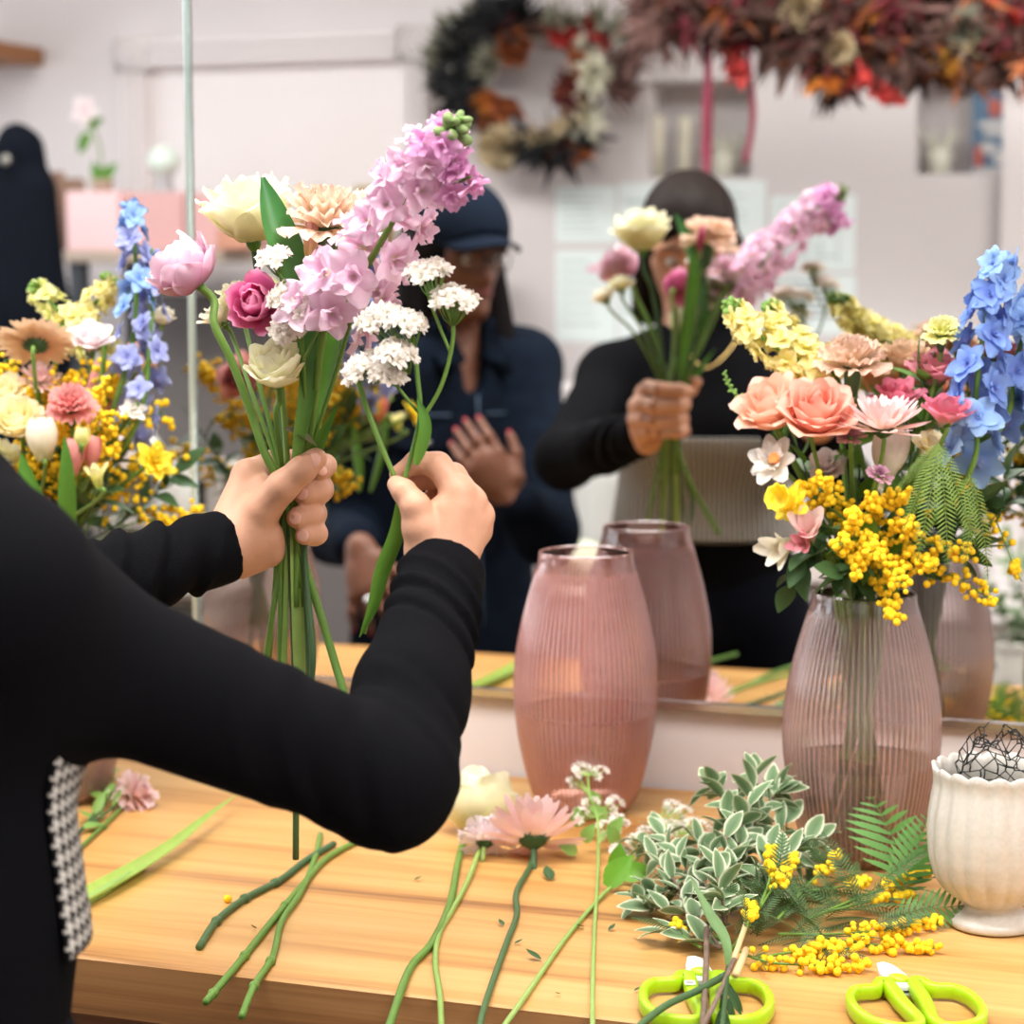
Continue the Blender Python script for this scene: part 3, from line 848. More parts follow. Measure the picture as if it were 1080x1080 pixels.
def spike(kind, mat, name, label, cat, path, n, r0, r1, spread, foot=None, smat=None, group=None, seed=1, sr=0.003, tipmat=None, start=0.0, mats=None, tipn=9, end=.88):
    """flower spike: florets spiral up the path, buds at the tip"""
    rnd = random.Random(seed)
    P = smooth(path, 10); m = len(P) - 1
    r = thing(name, label, cat, P[0], group)
    full = ([Vector(q) for q in foot] if foot else []) + [Vector(q) for q in path]
    MB().tube(smooth(full, 8), [sr, sr, sr * 0.55], 7).build('stem', smat or STEMG, r)
    for i in range(n):
        s = start + (end - start) * (i + 0.5) / n
        k = min(m - 1, int(s * m)); p = P[k].lerp(P[k + 1], s * m - k)
        d = (P[k + 1] - P[k]).normalized(); x, y = basis(d)
        a = i * 2.4 + rnd.uniform(-.3, .3)
        o = (x * math.cos(a) + y * math.sin(a)) * (1 + 0) + d * 0.35
        o.normalize()
        q = (i + .5) / n
        rad = r0 + (r1 - r0) * q
        mt = mat if mats is None else mats[min(len(mats) - 1, int(q * len(mats)))]
        inst('floret', bloom_mesh(kind, mt, i % 3), frame(p + o * spread * (1 - 0.55 * q), o, rnd.uniform(0, 6), rad * rnd.uniform(.88, 1.1)), r)
    mb = MB()
    for i in range(tipn):
        s = end - 0.02 + (1 - end) * (i + 1) / tipn
        k = min(m - 1, int(s * m)); p = P[k].lerp(P[k + 1], min(1, s * m - k))
        d = (P[k + 1] - P[k]).normalized(); x, y = basis(d); a = i * 2.4
        o = (x * math.cos(a) + y * math.sin(a)) + d * 0.6; o.normalize()
        rr = r1 * (0.36 - 0.2 * i / tipn)
        mb.ball(p + o * rr * 1.7, rr, 7, 5, (1, 1, 1.6), R=o.to_track_quat('Z', 'Y').to_matrix())
    if tipn: mb.build('buds', tipmat or LEAFL, r)
    return r
def mimosa(name_label, paths, nb, rb, seed, spread, leaves=0, group=None, lm=None, ll=0.05, start=.3, stem=None):
    """branch with side twigs carrying round yellow blossoms"""
    rnd = random.Random(seed)
    r = thing('mimosa_sprig', name_label, 'flower', paths[0][0], group)
    st, bl, lf = MB(), MB(), MB()
    for path in paths:
        P = smooth(path, 10); m = len(P) - 1
        st.tube(P, [0.0016, 0.0007], 5)
        for i in range(nb // len(paths)):
            s = start + (1 - start) * rnd.random() ** 0.8
            k = min(m - 1, int(s * m)); p = P[k].lerp(P[k + 1], s * m - k)
            o = Vector((rnd.gauss(0, 1), rnd.gauss(0, 1), rnd.gauss(0, 1))).normalized() * spread * rnd.uniform(.25, 1) * (1.15 - .7 * s)
            c = p + o
            rr = rb * rnd.uniform(.75, 1.15)
            if c.z < TOP + rr: c.z = TOP + rr
            bl.ball(c, rr, 8, 6)
            if o.length > rb * 1.4: st.tube([p, p + o * .5 + Vector((0, 0, .001)), c], 0.0004, 3)
        for i in range(leaves):
            s = rnd.uniform(0.05, .8)
            k = min(m - 1, int(s * m)); p = P[k].lerp(P[k + 1], s * m - k)
            d = (P[k + 1] - P[k]).normalized()
            o = (d * .5 + Vector((rnd.gauss(0, 1), rnd.gauss(0, 1), rnd.gauss(0, .6)))).normalized()
            if p.z < TOP + .04: o.z = abs(o.z)
            pinnate(lf, p, o, Vector((rnd.gauss(0, .4), rnd.gauss(0, .4), 1)), ll * rnd.uniform(.7, 1.2), 18, .16, .25, .05)
    st.build('stem', STEMG, r); bl.build('blossoms', MIMB, r)
    if lf.v: lf.build('foliage', lm or MIMLEAF, r)
    return r
def pinnate(mb, P, d, up, L, n, ratio, bend=.25, w=.09):
    P = Vector(P); d = Vector(d).normalized(); side = d.cross(Vector(up)).normalized(); u = side.cross(d)
    pts = [P + d * (L * i / n) - u * (bend * L * (i / n) ** 2) for i in range(n + 1)]
    mb.tube(pts, 0.0005, 3, t=0.3)
    for i in range(1, n + 1):
        dd = (pts[i] - pts[i - 1]).normalized()
        l = L * ratio * math.sin(PI * (0.18 + 0.78 * i / n)) + .001
        for s in (-1, 1):
            leaf(mb, pts[i], side * s * .85 + dd * .55, u, l, l * w * 1.6, .1, .1, 3, m=2)
# ================================================================== petal colours
def lt(c, k=.3): return tuple(q + (255 - q) * k for q in c)
def pm(name, a, b, c=None, mid=.5, tr=.42, k=.2): return petal_mat(name, [(0, srgb(*lt(a, k))), (mid, srgb(*lt(b, k))), (1, srgb(*lt(c or b, k)))], tr)
CREAM = pm('petal_cream', (208, 218, 130), (242, 238, 186), (246, 243, 208), k=.3)
CREAMY = pm('petal_butter', (226, 214, 130), (250, 238, 178), (250, 240, 200))
PEACH = pm('petal_peach', (250, 216, 176), (248, 192, 160), (250, 200, 174), k=.25)
CORAL = pm('petal_coral', (248, 200, 150), (244, 166, 138), (248, 180, 156), k=.25)
TAN = pm('petal_tan', (236, 220, 184), (232, 206, 174), (228, 190, 166))
APRI = pm('petal_apricot', (222, 172, 124), (226, 184, 140), (230, 196, 158))
LILAC = pm('petal_lilac', (222, 216, 180), (232, 188, 214), (240, 208, 228), .3)
LILACD = pm('petal_orchid', (214, 190, 180), (218, 142, 198), (228, 166, 212), .3)
RANP = pm('petal_shell_pink', (196, 110, 150), (232, 172, 202), (248, 222, 234), .55, k=.12)
MAG = pm('petal_magenta', (206, 84, 132), (212, 88, 146), (238, 160, 190), .7, k=.06)
PINK = pm('petal_pink', (240, 214, 190), (226, 134, 146), (222, 118, 138), .5)
ROSEP = pm('petal_rose', (238, 226, 190), (226, 128, 146), (224, 108, 140), .45)
SALM = pm('petal_salmon', (232, 150, 140), (230, 136, 132), (240, 160, 152))
MUMP = pm('petal_mum_pink', (246, 228, 206), (242, 200, 196), (246, 216, 216), .6)
PALEP = pm('petal_pale_pink', (246, 226, 190), (242, 200, 196), (244, 214, 214), .4)
WHITE = pm('petal_white', (222, 222, 196), (240, 234, 224), (244, 238, 232), k=.05)
WHITEP = pm('petal_blush_white', (226, 200, 204), (246, 230, 232), (250, 240, 242))
LIME = pm('petal_lime', (214, 222, 112), (236, 236, 140), (242, 240, 170))
YSTOCK = pm('petal_pale_yellow', (226, 222, 96), (246, 234, 140), (250, 240, 166))
YEL = pm('petal_daffodil', (238, 196, 0), (252, 224, 10), (254, 232, 40))
BLUE = pm('petal_blue', (150, 150, 214), (118, 148, 220), (136, 172, 232), .4, k=.04)
BLUEL = pm('petal_sky_blue', (150, 170, 226), (136, 176, 234), (160, 198, 240), .4, k=.08)
BLUEV = pm('petal_periwinkle', (160, 160, 214), (150, 158, 218), (176, 186, 230), .4, k=.1)
PURP = pm('petal_mauve', (140, 84, 110), (170, 110, 140), (200, 150, 176))
ORNG = pm('petal_orange', (236, 130, 30), (242, 130, 40))
IVORY = pm('petal_ivory', (214, 214, 160), (240, 234, 210), (246, 240, 222))
BUDP = pm('petal_bud', (222, 204, 110), (236, 190, 150), (228, 150, 170), .4)

def fl(kind, mat, name, label, cat, px, py, D, size, ax, stem=(), **kw):
    c = at(px, py, D)
    rad = size / 2 * zdepth(c) / F
    a = cv(*ax)
    off = dict(rose=.75, openrose=.7, budrose=.8, ranunc=.7, peony=.6, tulip=1.1, carn=.55, budlong=1.4, lisi=.8, mum=.4, bigmum=.4, pomp=.4, frees=1.0).get(kind, .15)
    st = [q if isinstance(q, Vector) else at(*q) for q in stem] if stem is not None else None
    return flower(kind, mat, name, label, cat, c - a * (off * rad), a, rad, st, **kw)

# ================================================================== hand-tied bouquet in the left hand
BQ = 'flowers of the hand-held bouquet'
HD = 0.672
hold = lambda px, py, dd=0.0: (px, py, HD + dd)
fl('rose', CREAM, 'rose', 'large cream rose at the top of the hand-held bouquet', 'rose', 262, 217, .66, 98, (-.12, .97, .16), sz=1.04, stem= [(283, 330, .66), (296, 430, .665), hold(303, 515), hold(308, 620), (312, 760, .67), (312, 906, .66)], group=BQ, sr=.0032, smat=STEMD)
fl('carn', TAN, 'carnation', 'large tan carnation beside the cream rose in the held bouquet', 'carnation', 345, 222, .70, 98, (.05, .95, .28), [(342, 330, .69), (330, 430, .68), hold(315, 515, .0), hold(322, 620), (327, 740, .68)], group=BQ, sr=.0024, smat=STEMD)
fl('ranunc', RANP, 'ranunculus', 'pale pink ranunculus leaning out at the far left of the held bouquet', 'ranunculus', 192, 282, .70, 70, (-.66, .7, .12), sz=.86, stem= [(226, 342, .70), (244, 380, .70), (263, 430, .70), (278, 475, .70), (292, 505, .695), hold(310, 560, .0), hold(340, 655), (369, 752, .70)], group=BQ, sr=.0038, spin=.4)
fl('peony', MAG, 'peony_tulip', 'magenta pink double tulip at the heart of the held bouquet', 'tulip', 270, 320, .73, 64, (-.25, .15, .95), [(296, 400, .69), hold(304, 515), hold(302, 620), (298, 745, .67)], group=BQ, smat=STEMP, sr=.003)
fl('budrose', CREAM, 'spray_rose', 'small cream rose low in the held bouquet just above the hand', 'rose', 292, 382, .72, 64, (0, .8, .5), [(291, 440, .705), hold(298, 515), hold(296, 620), (295, 740, .67)], group=BQ, sr=.0026, smat=STEMG)
fl('lisi', CREAM, 'lisianthus', 'pale cream lisianthus behind the magenta tulip in the held bouquet', 'lisianthus', 246, 308, .64, 46, (-.3, .9, .2), [(272, 400, .66), hold(300, 515), hold(300, 610)], group=BQ)
fl('lisi', IVORY, 'lisianthus', 'greenish ivory lisianthus lowest behind the pink ranunculus stem', 'lisianthus', 228, 328, .63, 44, (-.5, .8, .1), [(264, 410, .66), hold(299, 518), hold(291, 600), (284, 700, .66)], group=BQ)
fl('budlong', BUDP, 'freesia_bud', 'slender yellow and pink flower bud below the tan carnation', 'bud', 327, 262, .71, 17, (.12, .98, .1), [(322, 340, .70), (316, 430, .69), hold(308, 520), hold(315, 620)], group=BQ)
fl('budlong', MAG, 'tulip_bud', 'thin pink bud peeping out behind the carnation calyx', 'bud', 357, 246, .66, 14, (.2, .95, .1), [(345, 340, .66), (326, 440, .67), hold(312, 520)], group=BQ)
# broad tulip leaf
m = MB()
blade(m, [at(*hold(318, 640)), at(*hold(312, 540)), at(314, 470, .70), at(326, 400, .705), at(324, 340, .71), at(306, 275, .715), at(290, 230, .715), at(277, 187, .71)], .0150, 6, .3, face=cv(.25, 0, 1), pk=2.3)
tag(m.build('tulip_leaf', TULIPL), 'broad dark green tulip leaf rising beside the cream rose', 'leaf')
m = MB()
blade(m, [at(*hold(309, 620)), at(*hold(316, 520)), at(330, 450, .66), at(352, 340, .65), at(362, 260, .64)], .011, 6, .3, face=cv(-.3, 0, 1), pk=2.4)
tag(m.build('tulip_leaf', LEAFG), 'green blade leaf behind the tan carnation and the lilac stock', 'leaf')
m = MB()
blade(m, [at(*hold(318, 760)), at(*hold(314, 640)), at(*hold(312, 540)), at(318, 470, .68), at(322, 420, .685)], .0058, 6, .7, face=cv(.1, 0, 1), pk=.5)
tag(m.build('tulip_sprig', STEMP), 'thick pale green stem in the middle of the held bunch', 'stem')
# lilac stock
spike('floret', LILAC, 'stock_flower', 'tall lilac stock spike leaning right at the top of the held bouquet', 'flower', [at(345, 330, .73), at(380, 290, .755), at(415, 232, .78), at(440, 178, .80), at(468, 152, .815), at(487, 124, .83)], 30, .029, .018, .030, [at(*hold(312, 640)), at(*hold(316, 530)), at(330, 440, .69)], sr=.0034, seed=4, mats=[LILAC, LILAC, LILAC, LILAC, LILAC, LILACD], end=.84, tipn=10, group=BQ, start=-.02, tipmat=petal_mat('stock_bud', [(0, srgb(126, 148, 92)), (1, srgb(126, 148, 92))], .2))
spike('floret', LILACD, 'stock_flower', 'short side shoot of orchid pink stock florets at the right of the lilac spike', 'flower', [at(444, 185, .79), at(470, 198, .80), at(484, 192, .81), at(497, 186, .82)], 7, .0175, .0155, .012, None, sr=.0016, seed=9, mats=[LILAC, LILACD], end=1.0, tipn=0, group=BQ)
# white clustered filler
def cluster(mb_list, center, R, n, rb, seed, up=Vector((0, 0, 1))):
    rnd = random.Random(seed); out_ = []
    for i in range(n):
        a = i * 2.4; q = math.sqrt((i + .5) / n)
        x, y = basis(up)
        o = (x * math.cos(a) + y * math.sin(a)) * (q * R) + up * (R * .45 * (1 - q * q) + rnd.uniform(-.15, .15) * R)
        out_.append((center + o, (o + up * R * .6).normalized(), rb * rnd.uniform(.85, 1.15)))
    return out_
def filler(label, stems, heads, group=None, name='white_filler_sprig', leaf_paths=(), smat=None, mat=None, hr=.0078):
    """stems = list of (points, radius); heads = (px, py, D, size px, up)"""
    r = thing(name, label, 'flower', stems[0][0][0], group)
    s = MB()
    for pts, rad in stems: s.tube(smooth(pts, 6), rad, 7)
    for i, (px, py, D, size, up, foot) in enumerate(heads):
        c = at(px, py, D); R = size / 2 * zdepth(c) / F * 1.12
        n = max(7, int(13 * (size / 34.0) ** 1.5))
        for q, d, rb in cluster(None, c, R * .85, n, hr, i + 3, cv(*up)):
            inst('floret', bloom_mesh('tiny', mat or WHITE, (i + n) % 3), frame(q, d, i, rb), r)
            s.tube([foot, (foot + q) / 2 - cv(*up) * (R * .15), q], .0005, 4)
    s.build('stem', smat or STEMG, r)
    if leaf_paths:
        l = MB()
        for path, W in leaf_paths: blade(l, path, W, 8, .5, face=cv(.5, 0, 1))
        l.build('leaf', LEAFG, r)
    return r
b0 = at(*hold(318, 520)); 
filler('sprig of small white filler blooms across the middle of the held bouquet', [([at(*hold(320, 640)), b0, at(322, 430, .70), at(318, 350, .73)], .0018), ([at(318, 350, .73), at(300, 300, .735), at(292, 285, .74)], .0012), ([at(320, 380, .73), at(340, 340, .74), at(350, 322, .75)], .0012)],
       [(289, 274, .745, 36, (-.2, .9, .4), at(294, 292, .735)), (306, 314, .745, 44, (-.2, .8, .6), at(316, 348, .73)), (345, 305, .75, 44, (.2, .9, .4), at(348, 330, .745)), (303, 346, .745, 34, (0, .4, .9), at(318, 360, .73)), (322, 322, .755, 38, (0, .6, .8), at(322, 350, .735))], BQ)
# narrow green leaves and odd stems in the bunch
m = MB()
blade(m, [at(326, 500, .665), at(333, 478, .68), at(342, 456, .69), at(356, 428, .70)], .006, 5, .4, face=cv(0, 0, 1)); tag(m.build('narrow_leaf', LEAFG), 'narrow green leaf curling right just above the thumb', 'leaf')
m = MB(); m.tube(smooth([at(*hold(316, 560)), at(*hold(318, 512)), at(334, 455, .68), at(352, 400, .69), at(372, 330, .70)], 8), .0022, 7); gs = m.build('greenery_sprig', STEMG)
tag(gs, 'bare green stem running up behind the lilac stock', 'stem')
m = MB(); m.tube(smooth([at(325, 745, .69), at(330, 690, .69), at(*hold(322, 600)), at(*hold(322, 530)), at(326, 440, .66), at(330, 350, .65)], 8), [.0022, .0034, .0026, .0026, .002], 7); tag(m.build('greenery_sprig', STEMD), 'dark blue-green jointed stem at the right of the bunch below the hand', 'stem')
m = MB(); m.tube(smooth([at(278, 715, .665), at(287, 650, .67), at(*hold(300, 570)), at(*hold(304, 510)), at(296, 440, .66)], 8), [.0030, .0026], 7); tag(m.build('greenery_sprig', STEMG), 'green stem slanting left below the hand toward the counter', 'stem')
m = MB(); leaf(m, at(300, 452, .70), cv(.9, -.1, .3), cv(0, .8, .5), .03, .006, .5); tag(m.build('withered_leaf', plain('leaf_withered', srgb(96, 92, 58), .7)), 'small withered brown leaf above the thumb of the left hand', 'leaf')

# ================================================================== filler branch in the right hand
RD = 0.80
W_ = []
filler('branching sprig of white clustered blooms pinched in the right hand', [
    ([at(384, 668, RD - .02), at(400, 605, RD - .02), at(416, 555, RD - .01), at(424, 515, RD), at(434, 480, RD), at(443, 437, RD), at(440, 395, RD), at(436, 355, RD)], .0021),
    ([at(443, 445, RD), at(463, 412, RD), at(474, 378, RD), at(478, 345, RD), at(470, 322, RD)], .0018),
    ([at(443, 437, RD), at(425, 415, RD), at(408, 392, RD)], .0014),
    ([at(475, 372, RD), at(460, 335, RD), at(448, 300, RD)], .0014)],
    [(452, 288, RD, 44, (-.1, .9, .3), at(460, 322, RD)), (480, 318, RD, 50, (.15, .9, .3), at(478, 345, RD)), (400, 338, RD, 46, (-.3, .85, .3), at(432, 372, RD)), (428, 342, RD + .01, 40, (.1, .9, .3), at(436, 372, RD)), (386, 388, RD, 48, (-.4, .8, .3), at(412, 402, RD)), (418, 372, RD + .015, 40, (0, .85, .5), at(432, 395, RD)), (408, 394, RD + .01, 30, (0, .6, .7), at(420, 408, RD))],
    None, leaf_paths=[([at(424, 515, RD + .004), at(417, 560, RD + .004), at(402, 600, RD), at(392, 640, RD), at(379, 672, RD)], .0075), ([at(438, 490, RD + .004), at(447, 450, RD + .004), at(440, 420, RD + .004)], .006)])
m = MB(); m.tube(smooth([at(417, 505, RD), at(400, 465, RD), at(385, 425, RD), at(378, 400, RD)], 8), [.0022, .0026], 7)
tag(m.build('greenery_sprig', STEMG), 'thick bare stem slanting from the right hand to the lowest white cluster', 'stem')

# ================================================================== right-hand arrangement
RB = 'flowers in the right-hand vase'
mouth = lambda i: V2 + Vector((.02 * math.cos(i * 2.1), .02 * math.sin(i * 2.1), H2 * .98))
foot = lambda i: V2 + Vector((-.038 * math.cos(i * 2.1), -.038 * math.sin(i * 2.1), .012 + .02 * (i % 3)))
DV2 = -V2.y
def fr(i, kind, mat, name, label, cat, px, py, dd, size, ax, **kw):
    kw.setdefault('sr', .0022)
    return fl(kind, mat, name, label, cat, px, py, DV2 + dd, size, ax, [mouth(i), foot(i)], group=RB, **kw)
fr(1, 'openrose', PEACH, 'rose', 'pale peach rose at the left of the right-hand arrangement', 'rose', 812, 424, .09, 80, (-.35, .75, .5))
fr(2, 'openrose', CORAL, 'rose', 'coral peach rose right of the paler peach one', 'rose', 863, 430, .11, 82, (.0, .7, .7))
fr(3, 'carn', TAN, 'carnation', 'tan striped carnation above the coral rose', 'carnation', 900, 374, .06, 74, (.0, .95, .3))
fr(4, 'gerb', APRI, 'gerbera', 'beige gerbera half hidden behind the tan carnation', 'gerbera', 912, 362, .0, 60, (.3, .9, .25))
fr(5, 'lisi', PINK, 'lisianthus', 'rosy lisianthus directly below the lime carnation', 'lisianthus', 990, 384, .03, 62, (.1, .85, .45))
fr(6, 'lisi', ROSEP, 'lisianthus', 'deep pink lisianthus behind the pink chrysanthemum', 'lisianthus', 946, 412, .05, 56, (-.1, .85, .4))
fr(7, 'lisi', ROSEP, 'lisianthus', 'two-tone pink and cream lisianthus beside the blue delphinium', 'lisianthus', 1000, 428, .09, 58, (.15, .95, .25))
fr(8, 'mum', MUMP, 'chrysanthemum', 'dusty pink spidery chrysanthemum at the centre of the right arrangement', 'chrysanthemum', 932, 436, .11, 92, (.0, .96, .28))
fr(9, 'carn', LIME, 'carnation', 'small lime yellow carnation topping the right arrangement', 'carnation', 994, 346, .05, 42, (.0, .9, .4))
fr(10, 'scab', PURP, 'scabiosa', 'small mauve scabiosa between the coral rose and the chrysanthemum', 'scabiosa', 897, 462, .10, 34, (-.1, .8, .5))
fr(11, 'scab', PURP, 'scabiosa', 'small mauve scabiosa beside the white tulip, above the mimosa', 'scabiosa', 927, 502, .12, 30, (.1, .7, .6))
fr(12, 'daffdouble', WHITE, 'double_daffodil', 'white double daffodil with an orange eye at the left edge of the vase', 'daffodil', 815, 486, .10, 58, (-.55, .35, .75))
fr(13, 'tulip', WHITE, 'tulip', 'white tulip half hidden behind the pink chrysanthemum stems', 'tulip', 938, 482, .06, 40, (.1, .98, .1))
fr(14, 'daffdouble', YEL, 'daffodil', 'bright yellow daffodil left of the mimosa in the right vase', 'daffodil', 833, 530, .12, 42, (-.6, .2, .75))
fr(15, 'frees', PALEP, 'freesia', 'pink and white freesia low at the left rim of the right vase', 'freesia', 852, 558, .12, 44, (-.2, .6, .75))
fr(16, 'frees', IVORY, 'snapdragon', 'pale green-white snapdragon bloom drooping lowest at the left', 'snapdragon', 822, 578, .11, 46, (-.8, -.2, .6))
fr(17, 'frees', PINK, 'freesia', 'deeper pink freesia floret just under the pink and white one', 'freesia', 846, 572, .13, 30, (-.5, .1, .85))
fr(18, 'lisi', CREAMY, 'lisianthus', 'buttery cream lisianthus under the two-tone pink one', 'lisianthus', 985, 466, .06, 44, (.1, .85, .4))
fr(19, 'rose', APRI, 'rose', 'beige rose at the back between the gerbera and the rosy lisianthus', 'rose', 955, 372, -.03, 46, (0, .9, .3))
fr(20, 'lisi', WHITEP, 'lisianthus', 'blush white bloom tucked behind the peach roses', 'lisianthus', 872, 488, .05, 44, (-.2, .6, .6))
o = MB(); c = at(817, 484, DV2 + .112); 
o.lathe([(.001, 0), (.0035, .001), (.005, .004), (.006, .007), (.004, .006)], 14, c - cv(-.55, .35, .75) * .004, lambda r_, z, a, i: (r_ * (1 + .12 * math.sin(6 * a) * (i > 2)), z), axis=cv(-.55, .35, .75))
po = o.build('corona', ORNG, bpy.data.objects['double_daffodil'])
o = MB(); c = at(833, 530, DV2 + .125)
o.lathe([(.004, 0), (.008, .004), (.009, .018), (.014, .026), (.012, .024), (.006, .01)], 18, c, lambda r_, z, a, i: (r_ * (1 + .1 * math.sin(8 * a) * (i > 2)), z), axis=cv(-.6, .2, .75))
o.build('corona', YEL, bpy.data.objects['daffodil'])
spike('floret', YSTOCK, 'stock_flower', 'pale yellow stock spike leaning left over the peach roses', 'flower', [at(884, 402, DV2 + .03), at(850, 384, DV2 + .04), at(815, 364, DV2 + .05), at(785, 340, DV2 + .05), at(766, 316, DV2 + .05)], 24, .021, .013, .018, [foot(21), mouth(21)], group=RB, end=.86, tipn=12, sr=.003)
spike('floret', YSTOCK, 'stock_flower', 'second pale yellow stock spike behind, its tip pointing up', 'flower', [at(880, 400, DV2 - .02), at(850, 372, DV2 - .02), at(822, 345, DV2 - .02), at(810, 318, DV2 - .02)], 16, .019, .012, .017, [foot(22), mouth(22)], group=RB, seed=6, sr=.003)
spike('floret', LIME, 'green_filler_sprig', 'knobbly lime green buds at the left edge beneath the yellow stock', 'flower', [at(810, 440, DV2 + .05), at(786, 425, DV2 + .06), at(770, 408, DV2 + .06), at(764, 392, DV2 + .06)], 5, .008, .006, .008, [foot(23), mouth(23)], group=RB, seed=8, end=.3, tipn=16, sr=.002)
spike('delph', BLUE, 'delphinium', 'tall blue delphinium spike at the right of the arrangement', 'delphinium', [at(1022, 500, DV2 + .06), at(1028, 430, DV2 + .05), at(1036, 360, DV2 + .05), at(1046, 310, DV2 + .05), at(1058, 272, DV2 + .05)], 24, .0275, .018, .022, [foot(24), mouth(24)], group=RB, mats=[BLUEL, BLUE, BLUE, BLUE, BLUEL], end=.98, tipn=4, tipmat=BLUEL, sr=.003)
spike('delph', BLUE, 'delphinium', 'second blue delphinium spike cut by the right edge of the photo', 'delphinium', [at(1050, 460, DV2 - .0), at(1068, 390, DV2 - .0), at(1084, 340, DV2 - .0), at(1094, 300, DV2 - .0)], 14, .026, .017, .020, [foot(25), mouth(25)], group=RB, mats=[BLUE, BLUEL], end=.95, tipn=4, tipmat=BLUEL, seed=3, sr=.003)
MG = 'mimosa sprigs in the right-hand vase'
for i, (lab, ends) in enumerate([
    ('mimosa sprig in the right vase below the coral rose', [(842, 512, .10), (866, 506, .12)]),
    ('mimosa sprig in the right vase at the front centre', [(900, 545, .14), (886, 575, .15)]),
    ('dense mimosa sprig in the right vase over the vase rim', [(925, 585, .15), (905, 600, .14)]),
    ('mimosa sprig in the right vase trailing lowest down the front of the glass', [(952, 615, .14), (944, 652, .13)]),
    ('mimosa sprig in the right vase beside the feathery leaf', [(968, 556, .13), (985, 600, .12)]),
    ('mimosa sprig in the right vase hanging at the far right edge', [(1022, 585, .08), (1046, 632, .07)]),
    ('mimosa sprig in the right vase just under the mauve scabiosa', [(922, 528, .12), (952, 520, .11)])]):
    ps = [[mouth(i), V2 + Vector((0, -.02, H2 + .035)), (V2 + Vector((0, -.03, H2 + .07))).lerp(at(px, py, DV2 + d), .6), at(px, py, DV2 + d)] for px, py, d in ends]
    mimosa(lab, ps, 120, .0035, 20 + i, .024, 0, MG, start=.42)
mimosa('mimosa sprig at the mirror side of the right vase', [[mouth(3), V2 + Vector((.03, .03, H2 + .10)), V2 + Vector((.05, .07, H2 + .08))], [mouth(2), V2 + Vector((.10, .01, H2 + .11)), V2 + Vector((.16, .0, H2 + .02))]], 70, .004, 40, .022, 4, MG, start=.4)
def frond(name, label, paths, L, mat, n=16, ratio=.3, parent_group=None, w=.09, cat='leaf'):
    m = MB()
    for p, d, up, l in paths: pinnate(m, p, d, up, l, n, ratio, .3, w)
    return tag(m.build(name, mat), label, cat, parent_group)
MIMGREEN = petal_mat('mimosa_young_leaf', [(0, srgb(120, 146, 66)), (1, srgb(132, 162, 80))], .3, .5)
frond('mimosa_leaf', 'feathery green mimosa leaf fanning down the right vase arrangement', [(at(990, 468, DV2 + .12), cv(x, y, .3), cv(0, .3, 1), l) for x, y, l in [(-.45, -1, .085), (-.2, -1, .11), (.08, -1, .115), (.35, -.9, .10), (-.75, -.75, .06)]], .1, MIMGREEN, 28, .115, w=.04)
frond('mimosa_leaf', 'green feathery leaf hanging right of the larger one', [(at(1022, 500, DV2 + .09), cv(x, y, .2), cv(.3, .2, 1), l) for x, y, l in [(.05, -1, .09), (.3, -1, .10)]], .1, MIMGREEN, 26, .12, w=.04)
def leafy(name, label, base, ends, n, L, W, mat, seed, edge=False, group=None, cat='foliage', sr=.0018, up_z=.6, fold=.25, smat=None, sp=.2, tilt=None):
    rnd = random.Random(seed)
    r = thing(name, label, cat, base, group)
    st, lv = MB(), MB()
    for e in ends:
        P = smooth([base] + list(e), 8); m = len(P) - 1
        st.tube(P, [sr, sr * .5], 6)
        for i in range(n):
            s = .12 + .88 * (i + rnd.random() * .6) / n
            k = min(m - 1, int(s * m)); p = P[k].lerp(P[k + 1], min(1, s * m - k))
            d = (P[k + 1] - P[k]).normalized(); x, y = basis(d); a = i * 2.4 + rnd.uniform(-.4, .4)
            o = (x * math.cos(a) + y * math.sin(a)) * .8 + d * .6
            if p.z < TOP + .02 and o.z < 0: o.z *= -.6
            leaf(lv, p, o, Vector((rnd.gauss(0, .5), rnd.gauss(0, .5), 1)), L * rnd.uniform(.7, 1.15), W * rnd.uniform(.8, 1.1), rnd.uniform(.05, .5), fold, 6, edge, rnd.uniform(-.6, .6))
        d = (P[-1] - P[-2]).normalized()
        leaf(lv, P[-1], d, Vector((rnd.gauss(0, .5), rnd.gauss(0, .5), 1)), L, W, .1, fold, 6, edge)
    st.build('stem', smat or STEMD, r)
    if lv.v: lv.build('foliage', mat, r)
    return r
leafy('pittosporum_sprig', 'glossy green leaves spilling over the left rim of the right vase', mouth(4), [[at(860, 585, DV2 + .10), at(836, 618, DV2 + .10)], [at(870, 560, DV2 + .09), at(848, 590, DV2 + .11)], [at(905, 600, DV2 + .10), at(880, 612, DV2 + .13)]], 9, .032, .011, LEAFD, 3)
leafy('dark_foliage_sprig', 'dark green foliage at the back right of the right vase', mouth(5), [[at(1000, 560, DV2 + .02), at(1034, 530, DV2 + .02)], [at(990, 590, DV2 + .05), at(1030, 580, DV2 + .04)], [at(960, 560, DV2 + .0), at(985, 500, DV2 + .0)], [at(1040, 560, DV2), at(1062, 500, DV2)]], 11, .034, .010, LEAFD, 5)
leafy('green_filler_leaves', 'green leaves filling the middle of the right arrangement behind the flowers', mouth(6), [[at(870, 540, DV2 + .04), at(840, 470, DV2 + .04)], [at(910, 560, DV2 + .03), at(905, 460, DV2 + .03)], [at(950, 550, DV2 + .03), at(965, 450, DV2 + .03)], [at(975, 440, DV2 + .02), at(972, 395, DV2 + .03)], [at(925, 590, DV2 + .08), at(900, 560, DV2 + .09)]], 11, .04, .010, LEAFG, 7)
m = MB()
